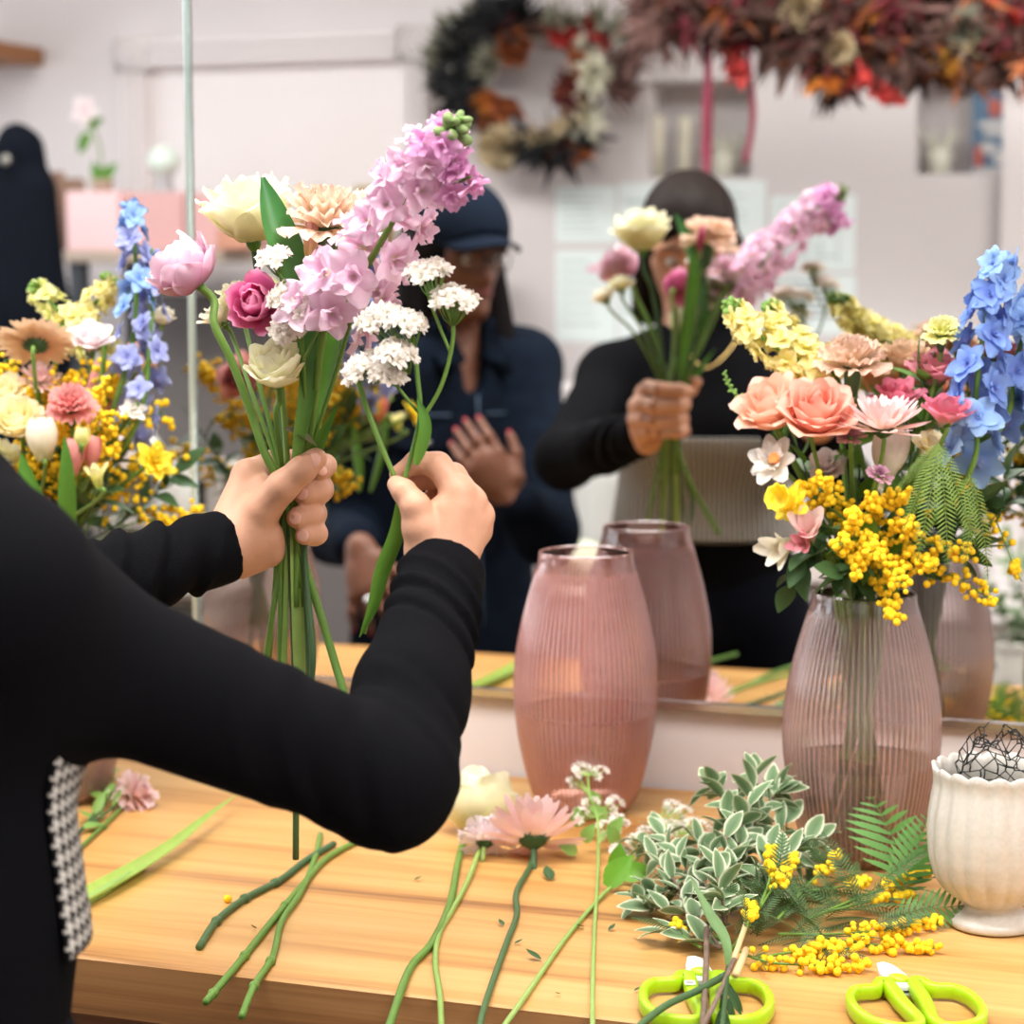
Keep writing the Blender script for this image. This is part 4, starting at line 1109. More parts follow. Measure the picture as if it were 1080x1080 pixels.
for i in range(24):
    a = i * 2.4; q = .5 + .5 * (i % 5) / 4
    m.tube(smooth([V2 + Vector((.03 * q * math.cos(a), .03 * q * math.sin(a), H2 * .99)), V2 + Vector((.012 * q * math.cos(a), .012 * q * math.sin(a), H2 * .6)), V2 + Vector((-.034 * q * math.cos(a), -.034 * q * math.sin(a), .02))], 5), .0024, 6)
tag(m.build('stem_bundle', STEMG), 'dark green stems bundled inside the rose-tinted vase', 'stems', kind='stuff')

# ================================================================== left-hand arrangement
LB = 'flowers in the left-hand vase'
DV3 = -V3.y
mouthL = lambda i: V3 + Vector((.02 * math.cos(i * 2.1), .02 * math.sin(i * 2.1), H2 * .98))
footL = lambda i: V3 + Vector((-.036 * math.cos(i * 2.1), -.036 * math.sin(i * 2.1), .012 + .02 * (i % 3)))
def fL(i, kind, mat, name, label, cat, px, py, dd, size, ax, **kw):
    return fl(kind, mat, name, label, cat, px, py, DV3 + dd, size, ax, [mouthL(i), footL(i)], group=LB, **kw)
fL(1, 'gerb', APRI, 'gerbera', 'beige gerbera seen from behind at the left edge of the photo', 'gerbera', 38, 360, .10, 84, (-.05, .85, -.5))
fL(2, 'lisi', WHITEP, 'lisianthus', 'pink and white lisianthus right of the beige gerbera', 'lisianthus', 96, 352, .08, 50, (.1, .8, .5))
fL(3, 'carn', SALM, 'carnation', 'salmon pink carnation amid the left-hand mimosa', 'carnation', 75, 424, .13, 52, (.1, .75, .6))
fL(4, 'mum', MUMP, 'chrysanthemum', 'dusty pink chrysanthemum under the beige gerbera', 'chrysanthemum', 44, 396, .09, 46, (.2, .7, .5))
fL(5, 'rose', CREAMY, 'rose', 'butter cream rose at the left edge above the white tulip', 'rose', 17, 440, .14, 52, (.0, .6, .75))
fL(6, 'lisi', CREAMY, 'lisianthus', 'pale lemon bloom above the butter cream rose', 'lisianthus', 4, 408, .11, 44, (0, .6, .6))
fL(7, 'rose', CREAM, 'rose', 'cream rose cut by the left edge, lowest of the cream blooms', 'rose', -4, 482, .13, 46, (.1, .6, .7))
fL(8, 'tulip', IVORY, 'tulip', 'ivory tulip standing in front of the left-hand mimosa', 'tulip', 45, 467, .15, 34, (-.05, .98, .15))
fL(9, 'tulip', SALM, 'tulip', 'slim pink tulip right of the ivory tulip', 'tulip', 77, 488, .15, 24, (.05, .98, .1), sz=1.25)
fL(10, 'tulip', SALM, 'tulip', 'second slim pink tulip just behind the yellow-green buds', 'tulip', 97, 482, .13, 20, (.05, .98, .1), sz=1.25)
fL(11, 'frees', LIME, 'freesia', 'yellow-green freesia buds low at the right of the left arrangement', 'freesia', 102, 500, .15, 30, (-.1, .95, .2))
fL(12, 'tulip', LIME, 'tulip_bud', 'little lime green bud between the two slim pink tulips', 'bud', 86, 464, .15, 18, (.1, .95, .2))
fL(13, 'daffdouble', YEL, 'daffodil', 'bright yellow daffodil nodding at the right of the left arrangement', 'daffodil', 163, 486, .10, 44, (.5, .25, .7))
fL(14, 'daffdouble', WHITE, 'narcissus', 'small white narcissus with orange eye above the yellow daffodil', 'narcissus', 140, 432, .08, 30, (.3, .5, .7))
fL(15, 'rose', IVORY, 'rose', 'small ivory bloom at the mirror side right of the blue delphinium', 'rose', 172, 332, .0, 26, (.2, .9, .3))
fL(16, 'lisi', SALM, 'lisianthus', 'salmon lisianthus at the mirror side of the left arrangement', 'lisianthus', 108, 412, -.10, 60, (.1, .5, -.8))
fL(17, 'carn', PEACH, 'carnation', 'peach carnation at the mirror side of the left arrangement', 'carnation', 145, 380, -.06, 50, (.2, .7, -.6))
spike('floret', LIME, 'stock_flower', 'lime yellow stock spike at the back left above the gerbera', 'flower', [at(110, 372, DV3 + .02), at(80, 345, DV3 + .02), at(52, 318, DV3 + .02), at(34, 300, DV3 + .02)], 16, .017, .012, .016, [footL(21), mouthL(21)], group=LB, tipn=8)
spike('floret', YSTOCK, 'stock_flower', 'pale yellow stock spike behind the pink and white lisianthus', 'flower', [at(60, 366, DV3 + .03), at(85, 338, DV3 + .02), at(106, 312, DV3 + .02), at(116, 290, DV3 + .02)], 16, .017, .012, .016, [footL(22), mouthL(22)], group=LB, tipn=9, seed=5)
spike('delph', BLUEL, 'delphinium', 'tall blue delphinium spike of the left-hand arrangement', 'delphinium', [at(120, 430, DV3 + .06), at(138, 370, DV3 + .05), at(144, 310, DV3 + .05), at(142, 260, DV3 + .05), at(138, 216, DV3 + .05)], 22, .0195, .015, .018, [footL(24), mouthL(24)], group=LB, mats=[BLUEV, BLUEV, BLUEL, BLUEV, BLUEL], tipn=3, tipmat=BLUEL, end=.98)
spike('delph', BLUEV, 'delphinium', 'paler periwinkle delphinium spike right of the taller one', 'delphinium', [at(132, 470, DV3 + .07), at(152, 420, DV3 + .06), at(158, 360, DV3 + .05), at(162, 300, DV3 + .04), at(160, 262, DV3 + .04)], 15, .0195, .013, .018, [footL(25), mouthL(25)], group=LB, mats=[BLUEV], tipn=4, tipmat=BLUEV, seed=4)
MGL = 'mimosa sprigs in the left-hand vase'
for i, (lab, ends) in enumerate([
    ('mimosa sprig in the left vase left of the salmon carnation', [(28, 400, .10), (5, 380, .08)]),
    ('mimosa sprig in the left vase right of the salmon carnation', [(112, 400, .10), (124, 440, .10)]),
    ('mimosa sprig in the left vase above the ivory tulip', [(60, 450, .12), (30, 425, .10)]),
    ('mimosa sprig in the left vase near the delphinium stems', [(105, 462, .12), (120, 480, .10)]),
    ('mimosa sprig in the left vase just below the pink and white lisianthus', [(85, 385, .08), (60, 395, .08)]),
    ('mimosa sprig in the left vase low behind the tulip leaves', [(60, 505, .10), (20, 500, .10)])]):
    ps = [[mouthL(i), V3 + Vector((0, -.01, H2 + .05)), (V3 + Vector((0, -.02, H2 + .09))).lerp(at(px, py, DV3 + d), .5), at(px, py, DV3 + d)] for px, py, d in ends]
    mimosa(lab, ps, 180, .0036, 60 + i, .036, 0, MGL, start=.42)
for i, (lab, vs) in enumerate([('trailing mimosa sprig at the mirror side of the left vase, right end', [(.12, .05, .17), (.16, .06, .05), (.13, .07, .11)]), ('trailing mimosa sprig at the mirror side of the left vase, nearest the seam', [(.05, .08, .22), (.04, .10, .08), (.0, .1, .14)]), ('trailing mimosa sprig at the mirror side of the left vase, left end', [(-.06, .07, .2), (-.12, .08, .08)])]):
    mimosa(lab, [[mouthL(i), V3 + Vector((x * .5, y * .5, H2 + z * .8)), V3 + Vector((x, y, H2 + z))] for x, y, z in vs], 200, .0042, 80 + i, .045, 3, MGL, start=.4)
for lab, path, W in [('broad green tulip leaf below the ivory tulip', [(50, 600, .15), (42, 560, .155), (30, 515, .16), (22, 478, .16)], .014), ('upright green tulip leaf between the ivory and pink tulips', [(66, 600, .15), (70, 545, .16), (70, 500, .165), (68, 460, .165)], .010), ('green tulip leaf cut by the left edge under the cream rose', [(30, 600, .14), (18, 570, .15), (5, 540, .15), (-10, 520, .15)], .013)]:
    m = MB(); blade(m, [at(a, b, DV3 + c) for a, b, c in path], W, 6, .35, face=cv(.3, 0, 1)); tag(m.build('tulip_leaf', LEAFG), lab, 'leaf')
leafy('dark_foliage_sprig', 'dark green foliage in the rim of the left vase', mouthL(4), [[at(95, 540, DV3 + .07), at(115, 480, DV3 + .06)], [at(40, 540, DV3 + .06), at(10, 500, DV3 + .06)], [at(70, 530, DV3 + .08), at(60, 470, DV3 + .08)], [V3 + Vector((.03, .05, H2 + .06)), V3 + Vector((.05, .09, H2 + .13))], [V3 + Vector((.08, .04, H2 + .05)), V3 + Vector((.13, .06, H2 + .1))], [V3 + Vector((-.03, .05, H2 + .06)), V3 + Vector((-.05, .09, H2 + .12))]], 12, .045, .010, LEAFD, 15)
# ================================================================== cut flowers lying on the counter
LY = 'cut flowers lying on the counter'
def lay(pts, h=.0035):                          # pixel polyline -> points resting on the counter; past the edge it stays at counter height
    return [ctop(p[0], p[1], p[2] if len(p) > 2 else h) for p in pts]
def fc(kind, mat, name, label, cat, px, py, h, size, ax, stem, **kw):
    c = ctop(px, py, h)
    rad = size / 2 * zdepth(c) / F
    a = cv(*ax)
    off = dict(rose=.75, bigmum=.35, pomp=.4).get(kind, .4)
    return flower(kind, mat, name, label, cat, c - a * (off * rad), a, rad, lay(stem), group=LY, **kw)
fc('rose', CREAM, 'rose', 'cream rose lying on the counter by the black elbow', 'rose', 503, 843, .040, 84, (-.05, .75, -.6), [(491, 885), (484, 905), (474, 955), (455, 995), (432, 1022), (412, 1078), (404, 1100)], sr=.0036, spin=.3)
fc('pomp', WHITEP, 'chrysanthemum', 'small blush white pompon bloom lying in front of the cream rose', 'chrysanthemum', 512, 880, .024, 56, (.1, .75, -.55), [(506, 897, .008), (493, 930), (478, 958), (463, 985), (459, 1015), (464, 1050), (466, 1100)], smat=STEMP, sr=.0026)
fc('bigmum', MUMP, 'chrysanthemum', 'large pink chrysanthemum lying face down on the counter', 'chrysanthemum', 562, 870, .038, 104, (-.02, .82, -.5), [(563, 892, .012), (560, 912), (545, 940), (545, 965), (536, 990), (525, 1020), (510, 1065), (503, 1100)], smat=STEMD, sr=.003)
m = MB()
def lying(name, label, cat, pts, r, mat, nodes=(), bits=()):
    m = MB()
    P = smooth(lay(pts), 6)
    m.tube(P, r, 8)
    for q in nodes:
        p = P[int(q * (len(P) - 1))]
        d = (P[min(len(P) - 1, int(q * (len(P) - 1)) + 1)] - p)
        m.ball(p, (r if not hasattr(r, '__len__') else r[0]) * 1.5, 8, 6, (1, 1, 1.5), R=d.to_track_quat('Z', 'Y').to_matrix())
    return tag(m.build(name, mat), label, cat, 'bare stems lying on the counter')
lying('cut_carnation', 'jointed blue-green stem, leftmost of the three beneath the elbow', 'stem', [(352, 890), (322, 908), (296, 928), (258, 948), (228, 972), (210, 999)], .0036, STEMD, (.45, .62, .82))
lying('cut_carnation', 'green stem, middle one of the three beneath the elbow', 'stem', [(382, 884), (345, 905), (322, 930), (290, 968), (262, 1003), (240, 1030), (217, 1057)], .0033, STEMG, (.45, .7, .97))
lying('cut_flower', 'curved green stem, rightmost of the three beneath the elbow', 'stem', [(338, 880), (332, 905), (318, 940), (297, 972), (288, 1008), (268, 1040), (255, 1072)], .0032, STEMG, (.7, .85))
for i, (lab, px, py, kind, mat) in enumerate([]): pass
# leaf and small pink bloom at the left
m = MB(); blade(m, lay([(50, 966, .004), (85, 952, .004), (118, 935, .005), (150, 916, .006), (185, 892, .010), (215, 866, .016), (250, 838, .02)]), .013, 6, .6, face=(0, 0, 1), ts_=(0, .5), pk=.62)
r = m.build('tulip_leaf', petal_mat('tulip_leaf_pale', [(0, srgb(176, 204, 96)), (1, srgb(126, 172, 92))], .3, .4)); tag(r, 'long pale green tulip leaf lying on the counter below the sleeve', 'leaf')
m = MB(); m.tube(smooth(lay([(60, 964), (92, 950), (125, 930), (150, 914)]), 6), [.004, .0055, .003], 8); m.build('stem', STEMP, r)
fc('pomp', PALEP, 'chrysanthemum', 'small pink bloom lying on the counter beneath the black sleeve', 'chrysanthemum', 145, 836, .018, 50, (.7, .5, .3), [(128, 852), (108, 872), (82, 896), (50, 920)], smat=STEMG)
leafy('green_sprig', 'green leafy trimmings on the counter right of the checked bodice', ctop(80, 880, .004), [lay([(98, 860, .01), (112, 835, .012)]), lay([(110, 850, .01), (120, 815, .012)]), lay([(120, 850, .008), (134, 822, .01)])], 5, .03, .007, LEAFL, 30, cat='leaves')

# white waxflower stems
wx = thing('waxflower_sprig', 'tall thin stem of tiny white flowers laid straight down the counter', 'flower', ctop(626, 1000), LY)
P0 = lay([(625, 1105), (625, 1040), (627, 980), (630, 930, .006), (631, 890, .014), (630, 862, .028), (622, 838, .05), (620, 818, .062)])
m = MB(); m.tube(smooth(P0, 6), [.0024, .0018, .0012], 7)
def tinyheads(root, m, spots, mat, hr, n=5, R=.011):
    for i, (px, py, h, foot) in enumerate(spots):
        c = ctop(px, py, h)
        for q, d, rb in cluster(None, c, R, n, hr, i + 40, cv(0, .85, .5)):
            inst('floret', bloom_mesh('daff' if i % 2 else 'tiny', mat, i % 3), frame(q, d, i, rb), root)
            m.tube([foot, (foot + q) / 2, q], .0006, 4)
tinyheads(wx, m, [(612, 812, .064, P0[-1]), (632, 814, .062, P0[-1]), (606, 822, .05, P0[-2]), (622, 846, .036, P0[-3]), (648, 848, .036, P0[-3]), (612, 858, .03, P0[-3]), (652, 868, .022, P0[-4]), (637, 872, .02, P0[-4])], WHITE, .0062)
m.build('stem', STEMP, wx)
m = MB()
rnd = random.Random(12)
for px, py, h in [(610, 872, .016), (616, 888, .012), (645, 880, .014), (640, 864, .024), (608, 900, .006), (650, 890, .01), (632, 850, .03)]:
    leaf(m, ctop(px, py, h), cv(rnd.uniform(-.8, .8), .6, .3), cv(0, .6, .8), .022, .008, .3)
m.build('foliage', LEAFL, wx)
w2 = thing('waxflower_sprig', 'green stem slanting to bottom from a bright leaf, white flowers at its tip', 'flower', ctop(600, 990), LY)
P1 = lay([(525, 1092), (560, 1042), (596, 990), (630, 950), (654, 926, .008), (676, 900, .014), (690, 875, .022)])
m = MB(); m.tube(smooth(P1, 6), [.0026, .0022, .0014], 7)
tinyheads(w2, m, [(680, 880, .024, P1[-1]), (696, 870, .024, P1[-1]), (712, 874, .024, P1[-1]), (728, 868, .026, P1[-1]), (740, 874, .024, P1[-1]), (668, 886, .02, P1[-2]), (652, 900, .014, P1[-2]), (720, 856, .03, P1[-1]), (708, 852, .03, P1[-1]), (744, 884, .02, P1[-1])], WHITE, .0058, 6)
m.build('stem', STEMP, w2)
m = MB(); leaf(m, ctop(640, 935, .006), cv(.5, .75, .2), cv(-.3, .5, .9), .04, .013, .2); leaf(m, ctop(655, 925, .008), cv(.9, .35, .2), cv(0, .6, .9), .034, .011, .2); leaf(m, ctop(650, 920, .008), cv(.1, .9, .3), cv(0, .6, .9), .03, .010, .2)
m.build('leaf', petal_mat('leaf_fresh', [(0, srgb(120, 176, 60)), (1, srgb(104, 164, 52))], .35, .4), w2)

# variegated pittosporum branches
VG_ = 'variegated branches piled on the counter'
def lv(label, pts, ends, n, seed, L=.034, W=.0115):
    n = int(n * 1.75); L *= .88; W *= .74
    return leafy('pittosporum_branch', label, lay([pts])[0], [lay(e) for e in ends], n, L, W, VARLEAF, seed, True, VG_, 'branch', .0018, smat=BARK)
lv('cream-edged pittosporum branch standing highest in the pile', (758, 960, .015), [[(772, 900, .05), (790, 850, .09), (796, 812, .115)], [(765, 900, .06), (765, 850, .085), (752, 828, .10)], [(790, 880, .06), (815, 840, .085), (822, 832, .09)]], 17, 101)
lv('cream-edged pittosporum branch at the left of the pile', (740, 985, .01), [[(712, 930, .03), (690, 905, .035), (672, 885, .03)], [(715, 940, .02), (690, 940, .02), (674, 952, .012)], [(725, 920, .035), (705, 890, .045), (690, 872, .04)]], 15, 102, .030, .010)
lv('cream-edged pittosporum branch in the middle of the pile', (765, 975, .02), [[(770, 930, .045), (780, 890, .06), (792, 862, .06)], [(745, 935, .035), (740, 905, .045), (735, 885, .05)], [(760, 940, .05), (750, 900, .06)]], 14, 103)
lv('cream-edged pittosporum branch reaching right toward the rose vase', (790, 960, .02), [[(820, 915, .045), (845, 890, .055), (872, 880, .05)], [(815, 920, .05), (835, 900, .05), (860, 905, .035)], [(800, 920, .05), (820, 880, .06), (832, 862, .06)]], 12, 104, .038, .011)
lv('cream-edged pittosporum branch with a few low leaves near the left scissors', (760, 1000, .012), [[(730, 990, .012), (700, 984, .012)], [(735, 970, .015), (705, 960, .015), (680, 958, .01)]], 6, 105, .036, .012)
# mimosa lying
ML = 'mimosa sprigs lying on the counter'
def ml(label, paths, nb, seed, sp=.016, lv_=3, st=.35, ll=.05): return mimosa(label, [lay(p) for p in paths], int(nb * 1.7), .0036, seed, sp, lv_, ML, start=st, ll=ll)
ml('mimosa sprig lying lowest on the counter between the two scissors', [[(750, 985, .012), (800, 1012, .010), (860, 1018, .008), (912, 1018, .007)], [(800, 1010, .010), (850, 1002, .01), (900, 1000, .01)]], 78, 201, .016, 3, .3)
ml('mimosa sprig lying toward the foot of the white fluted vase', [[(820, 985, .015), (880, 985, .014), (940, 980, .01), (992, 972, .008)], [(850, 985, .015), (910, 995, .010), (985, 1000, .006)]], 76, 202, .014, 3, .4)
ml('mimosa sprig touching the side of the white fluted vase', [[(850, 970, .02), (910, 945, .025), (955, 930, .028), (988, 916, .03)], [(860, 965, .02), (920, 950, .022), (962, 944, .02)]], 50, 203, .010, 3, .45)
ml('mimosa sprig with its blossoms in the middle of the leafy pile', [[(775, 1000, .015), (800, 960, .035), (822, 925, .055), (838, 905, .06)], [(800, 960, .035), (812, 925, .055), (812, 895, .065)]], 38, 204, .012, 2, .5)
ml('mimosa sprig with sparse blossoms left of centre in the leafy pile', [[(770, 1005, .012), (782, 985, .03), (792, 965, .04), (790, 945, .045)], [(740, 1000, .01), (718, 985, .015), (712, 972, .016)]], 20, 205, .012, 2, .4)
ml('mimosa sprig at the back of the pile before the rose vase', [[(820, 970, .025), (850, 935, .035), (872, 915, .04), (884, 900, .045)], [(850, 940, .03), (890, 935, .03), (915, 930, .028)]], 36, 206, .012, 2, .5)
m = MB(); rnd = random.Random(77)
for i in range(52):
    px, py = rnd.uniform(770, 945), rnd.uniform(915, 990)
    py = max(py, 905 + (px - 775) * .2)
    pinnate(m, ctop(px, py, rnd.uniform(.006, .028)), cv(rnd.uniform(-1, 1), rnd.uniform(-.2, .6), rnd.uniform(-.3, .2)), (rnd.gauss(0, .4), rnd.gauss(0, .4), 1), rnd.uniform(.05, .085), 22, .17, .2, .045)
tag(m.build('mimosa_foliage', MIMLEAF), 'dark feathery mimosa foliage heaped right of the variegated leaves', 'foliage', kind='stuff')
frond('fern_frond', 'bright green fern-like frond rising before the rose-tinted vase', [(ctop(962, 948, .012), (at(930, 822, -ctop(958, 945).y - .02) - ctop(962, 948, .012)), cv(.2, .1, 1), .125)], .1, FERNM, 10, .40, w=.05)
frond('fern_frond', 'darker drooping frond against the left side of the fluted vase', [(ctop(945, 955, .012), cv(.35, .75, -.2), cv(0, .3, 1), .10), (ctop(940, 965, .01), cv(.75, .2, .2), cv(0, .6, 1), .08)], .1, FERNM, 13, .30, w=.055)
# lance leaf and cut twigs at the near side of the pile
m = MB(); blade(m, lay([(767, 1020, .02), (762, 990, .03), (745, 960, .045), (728, 925, .06)]), .006, 6, .5, face=cv(.3, .2, 1)); tag(m.build('narrow_leaf', petal_mat('leaf_grey', [(0, srgb(110, 146, 92)), (1, srgb(124, 154, 106))], .25)), 'narrow grey-green leaf slanting up through the variegated pile', 'leaf')
def twig(label, pts, r, mat, name='cut_twig'):
    m = MB(); m.tube(smooth(lay(pts), 6), r, 8); return tag(m.build(name, mat), label, 'twig', 'cut twigs crossing the left scissors')
twig('straight brown twig standing over the left scissors', [(745, 975, .02), (745, 1010, .022), (743, 1050, .022), (741, 1090, .02)], .0026, BARK)
twig('grey-green twig crossing the left scissors from centre to lower left', [(766, 1028, .024), (735, 1045, .024), (700, 1062, .022), (665, 1090, .018)], .0031, STEMD)
twig('pale brown twig running down the right side of the left scissors', [(775, 1010, .028), (760, 1045, .026), (748, 1070, .024), (735, 1092, .02)], .0024, BARK)
m = MB(); m.tube(lay([(790, 965, .035), (778, 1000, .03), (774, 1012, .028)]), .0026, 8); m.tube(lay([(787, 1002, .03), (776, 1028, .028)]), .0032, 8, t=.5)
tag(m.build('split_twig', plain('twig_peeled', srgb(206, 184, 134), .7)), 'peeled pale twig end above the left scissors', 'twig')
m = MB(); rnd = random.Random(5)
for i in range(14): leaf(m, ctop(766 - .2 * i + rnd.uniform(-3, 3), 1035 + i * 4.5, .026), cv(rnd.uniform(-.6, .6), -.8, .2), cv(0, .6, .8), .025, .003, .2)
m.tube(smooth(lay([(768, 1020, .027), (764, 1060, .026), (760, 1100, .022)]), 5), .0022, 7)
tag(m.build('leafy_sprig', LEAFD), 'dark leafy stem hanging down over the right handle of the left scissors', 'stem')

# ================================================================== scissors
LIMEP = plain('lime_plastic', srgb(164, 204, 18), 0.35, spec=0.5)
LIMEI = plain('lime_button', srgb(176, 214, 30), 0.3)
WPL = plain('white_blade', srgb(228, 228, 226), 0.35)
def scissors(P, rot, label, sticker=False):
    r = thing('floral_scissors', label, 'scissors', P, None)
    Rz = Matrix.Rotation(rot, 4, 'Z')
    T = Matrix.Translation(P) @ Rz @ Matrix.Diagonal((.9, 1.45, 1.1, 1))
    def W2(x, y, z): return T @ Vector((x, y, z))
    up = Vector((0, 0, 1))
    for sg in (-1, 1):
        # handle: D-shaped loop, straight inner arm next to its twin
        pts2 = [(.013, .018), (.019, .020), (.026, .010), (.036, .008), (.047, .006), (.0555, -.004), (.0585, -.02), (.056, -.036), (.047, -.049), (.034, -.056), (.020, -.058), (.010, -.055), (.0065, -.045), (.0085, -.03), (.011, -.012), (.0115, .004)]
        pp = [W2(sg * x, y, .008) for x, y in pts2]
        q = [Vector(p) for p in pp]
        n_ = len(q); o = []
        for i in range(n_):
            a, b, c, d = q[i - 1], q[i], q[(i + 1) % n_], q[(i + 2) % n_]
            for k in range(4):
                t = k / 4
                o.append(0.5 * ((2 * b) + (c - a) * t + (2 * a - 5 * b + 4 * c - d) * t * t + (3 * b - a - 3 * c + d) * t ** 3))
        wd = [.0042 + .0022 * max(0, math.cos((i / len(o) - .93) * 2 * PI)) for i in range(len(o))]
        h = MB().loop(o, wd, .0068, up, 12)
        h.box(W2(sg * .0165, .0165, .008), (.013, .012, .0125), Rz.to_3x3(), .003)
        h.build('handle', LIMEP, r)
    b = MB()
    def plate(pts, z0, z1):
        n = len(pts)
        vs = [W2(x, y, z0) for x, y in pts] + [W2(x, y, z1) for x, y in pts]
        b.add(vs, [tuple(range(n - 1, -1, -1)), tuple(range(n, 2 * n))] + [(i, (i + 1) % n, n + (i + 1) % n, n + i) for i in range(n)])
    plate([(-.012, .010), (.011, .010), (.0125, .020), (.010, .036), (.004, .052), (-.003, .057), (-.010, .055), (-.0135, .038), (-.0125, .02)], .0075, .0105)
    b.build('blade', WPL, r, sm=False)
    b = MB()
    plate([(-.0105, .004), (.0115, .004), (.0125, .02), (.006, .036), (.001, .050), (-.004, .050), (-.010, .030), (-.0115, .012)], .0035, .0065)
    b.build('blade', STEEL, r, sm=False)
    MB().lathe([(.001, 0), (.0078, 0), (.0085, .0012), (.0078, .003), (.005, .0042), (.001, .0045)], 24, W2(0, .0235, .0105), lambda a_, z, an, i: (a_ * (1 + .12 * math.cos(2 * an + 2 * rot)), z)).build('pivot_button', LIMEI, r)
    if sticker:
        MB().box(W2(-.0135, -.004, .0150), (.009, .011, .0006), Rz.to_3x3()).build('sticker', WPL, r, sm=False)
        m = MB()
        for sg in (-1, 1):
            pts = [W2(-.0135 + sg * .0016 + .0012 * math.cos(a), -.004 + .0018 * math.sin(a), .0155) for a in np.linspace(0, 2 * PI, 13)]
            m.tube(pts, .00025, 4)
        m.build('sticker_print', plain('ink_black', (.02, .02, .02), .6), r)
    return r
rs = YAW
p = ctop(742, 1054); scissors(Vector((p.x, p.y, TOP)), rs - .02, 'lime-handled floral scissors under the cut twigs, with a small white sticker', True)
p = ctop(957, 1061); scissors(Vector((p.x, p.y, TOP)), rs + .05, 'lime-handled floral scissors lying clear, in front of the white fluted vase')

# trimmings
SG = 'bits of trimmed leaf on the counter'
for i, (px, py, s, lab) in enumerate([(437, 928, .005, 'tiny green leaf scrap on the bare wood right of the sleeve'), (531, 976, .006, 'dark scrap just left of the bent chrysanthemum stem'), (543, 995, .005, 'dark scrap right of the bent chrysanthemum stem'), (570, 1012, .010, 'curled green scrap beside the slanting stem'), (616, 977, .006, 'scrap of leaf near where the two thin stems cross'), (642, 981, .006, 'dark scrap right of the straight waxflower stem'), (669, 1045, .004, 'dark speck left of the lime scissors'), (591, 1048, .004, 'dark speck in the open wood below the curled scrap'), (581, 928, .014, 'grey-green fallen leaf right of the pink chrysanthemum stem'), (270, 979, .005, 'dark speck left of the middle bare stem')]):
    m = MB(); rnd = random.Random(i)
    leaf(m, ctop(px, py, .002), Vector((rnd.uniform(-1, 1), rnd.uniform(-1, 1), .1)), (0, 0, 1), s * 1.6, s * .45, -.3, .4, 4)
    o = m.build('leaf_scrap', LEAFD); tag(o, lab, 'leaf scrap', SG)
tag(MB().ball(ctop(240, 948, .004), .0042, 10, 8).build('mimosa_blossom', MIMB), 'single yellow mimosa ball alone on the wood near the left stems', 'blossom')
# added foliage: stands in for the chicken wire's reflection
leafy('stand_in_foliage', 'added grey-green foliage standing in for reflected chicken wire at the far right edge of the mirror', V5 + Vector((0, 0, .20)), [[V5 + Vector((dx * .5, dy * .5, .28)), V5 + Vector((dx, dy, .22 + dz))] for dx, dy, dz in [(-.09, .0, .13), (.0, .05, .19), (.09, 0, .16), (-.04, -.05, .20), (.05, -.06, .16)]], 14, .045, .015, VARLEAF, 111, True)
st5 = thing('stool', 'added small stool under the stand-in white planter, far right of the mirror', 'stool', (V5.x, V5.y, 0))
SG5 = plain('stool_grey', srgb(176, 168, 158), .6)
MB().lathe([(.002, V5.z - .03), (.15, V5.z - .03), (.155, V5.z - .012), (.15, V5.z), (.002, V5.z)], 24, (V5.x, V5.y, 0)).build('seat', SG5, st5)
for q in range(4): MB().tube([(V5.x + .11 * math.cos(q * PI / 2 + .5), V5.y + .11 * math.sin(q * PI / 2 + .5), V5.z - .03), (V5.x + .14 * math.cos(q * PI / 2 + .5), V5.y + .14 * math.sin(q * PI / 2 + .5), 0)], .012, 8).build('leg', SG5, st5)
# ================================================================== people
def vn(p): return np.array(p, float)
def hand_mesh(chains, extra, h=.0016, k=.005):
    pr = list(extra)
    for ch in chains:
        for (p, ra), (q, rb) in zip(ch[:-1], ch[1:]): pr.append(cone(p, q, ra, rb, k))
    return sdf_mesh(pr, h, pad=.008)
def nail(parent, P, nrm, along, w=.0052, l=.0062, mat=NAIL):
    z = Vector(nrm).normalized(); y = Vector(along); y = (y - z * y.dot(z)).normalized(); x = y.cross(z)
    R = Matrix((x, y, z)).transposed()
    m = MB().ball(P, 1.0, 10, 6, (w, l, .0013), R=R)
    return m.build('fingernail', mat, parent)

# ---------------- florist
FN = Vector((math.sin(math.radians(14)), math.cos(math.radians(14)), 0))     # facing
SD = Vector((FN.y, -FN.x, 0))                                                  # her right
C0 = Vector((-.911, -1.212, 0))
def body(s, f, z): return C0 + SD * s + FN * f + Vector((0, 0, z))
shR = at(36, 672, 1.19); elR = at(410, 824, .985); wrR = at(468, 592, .80)
shL = body(-.165, .01, 1.325); elL = mir(596, 484, .91); wrL = at(236, 578, .705)
Zl = zdepth(at(310, 520, HD))
Zw = zdepth(wrL); Zr = zdepth(at(425, 512, RD)); Zrw = zdepth(wrR)
def LH(px, py, dz): return cz(px, py, Zl + dz)
def RH(px, py, dz): return cz(px, py, Zr + dz)
wl = LH(236, 576, -.012); wrL = wl
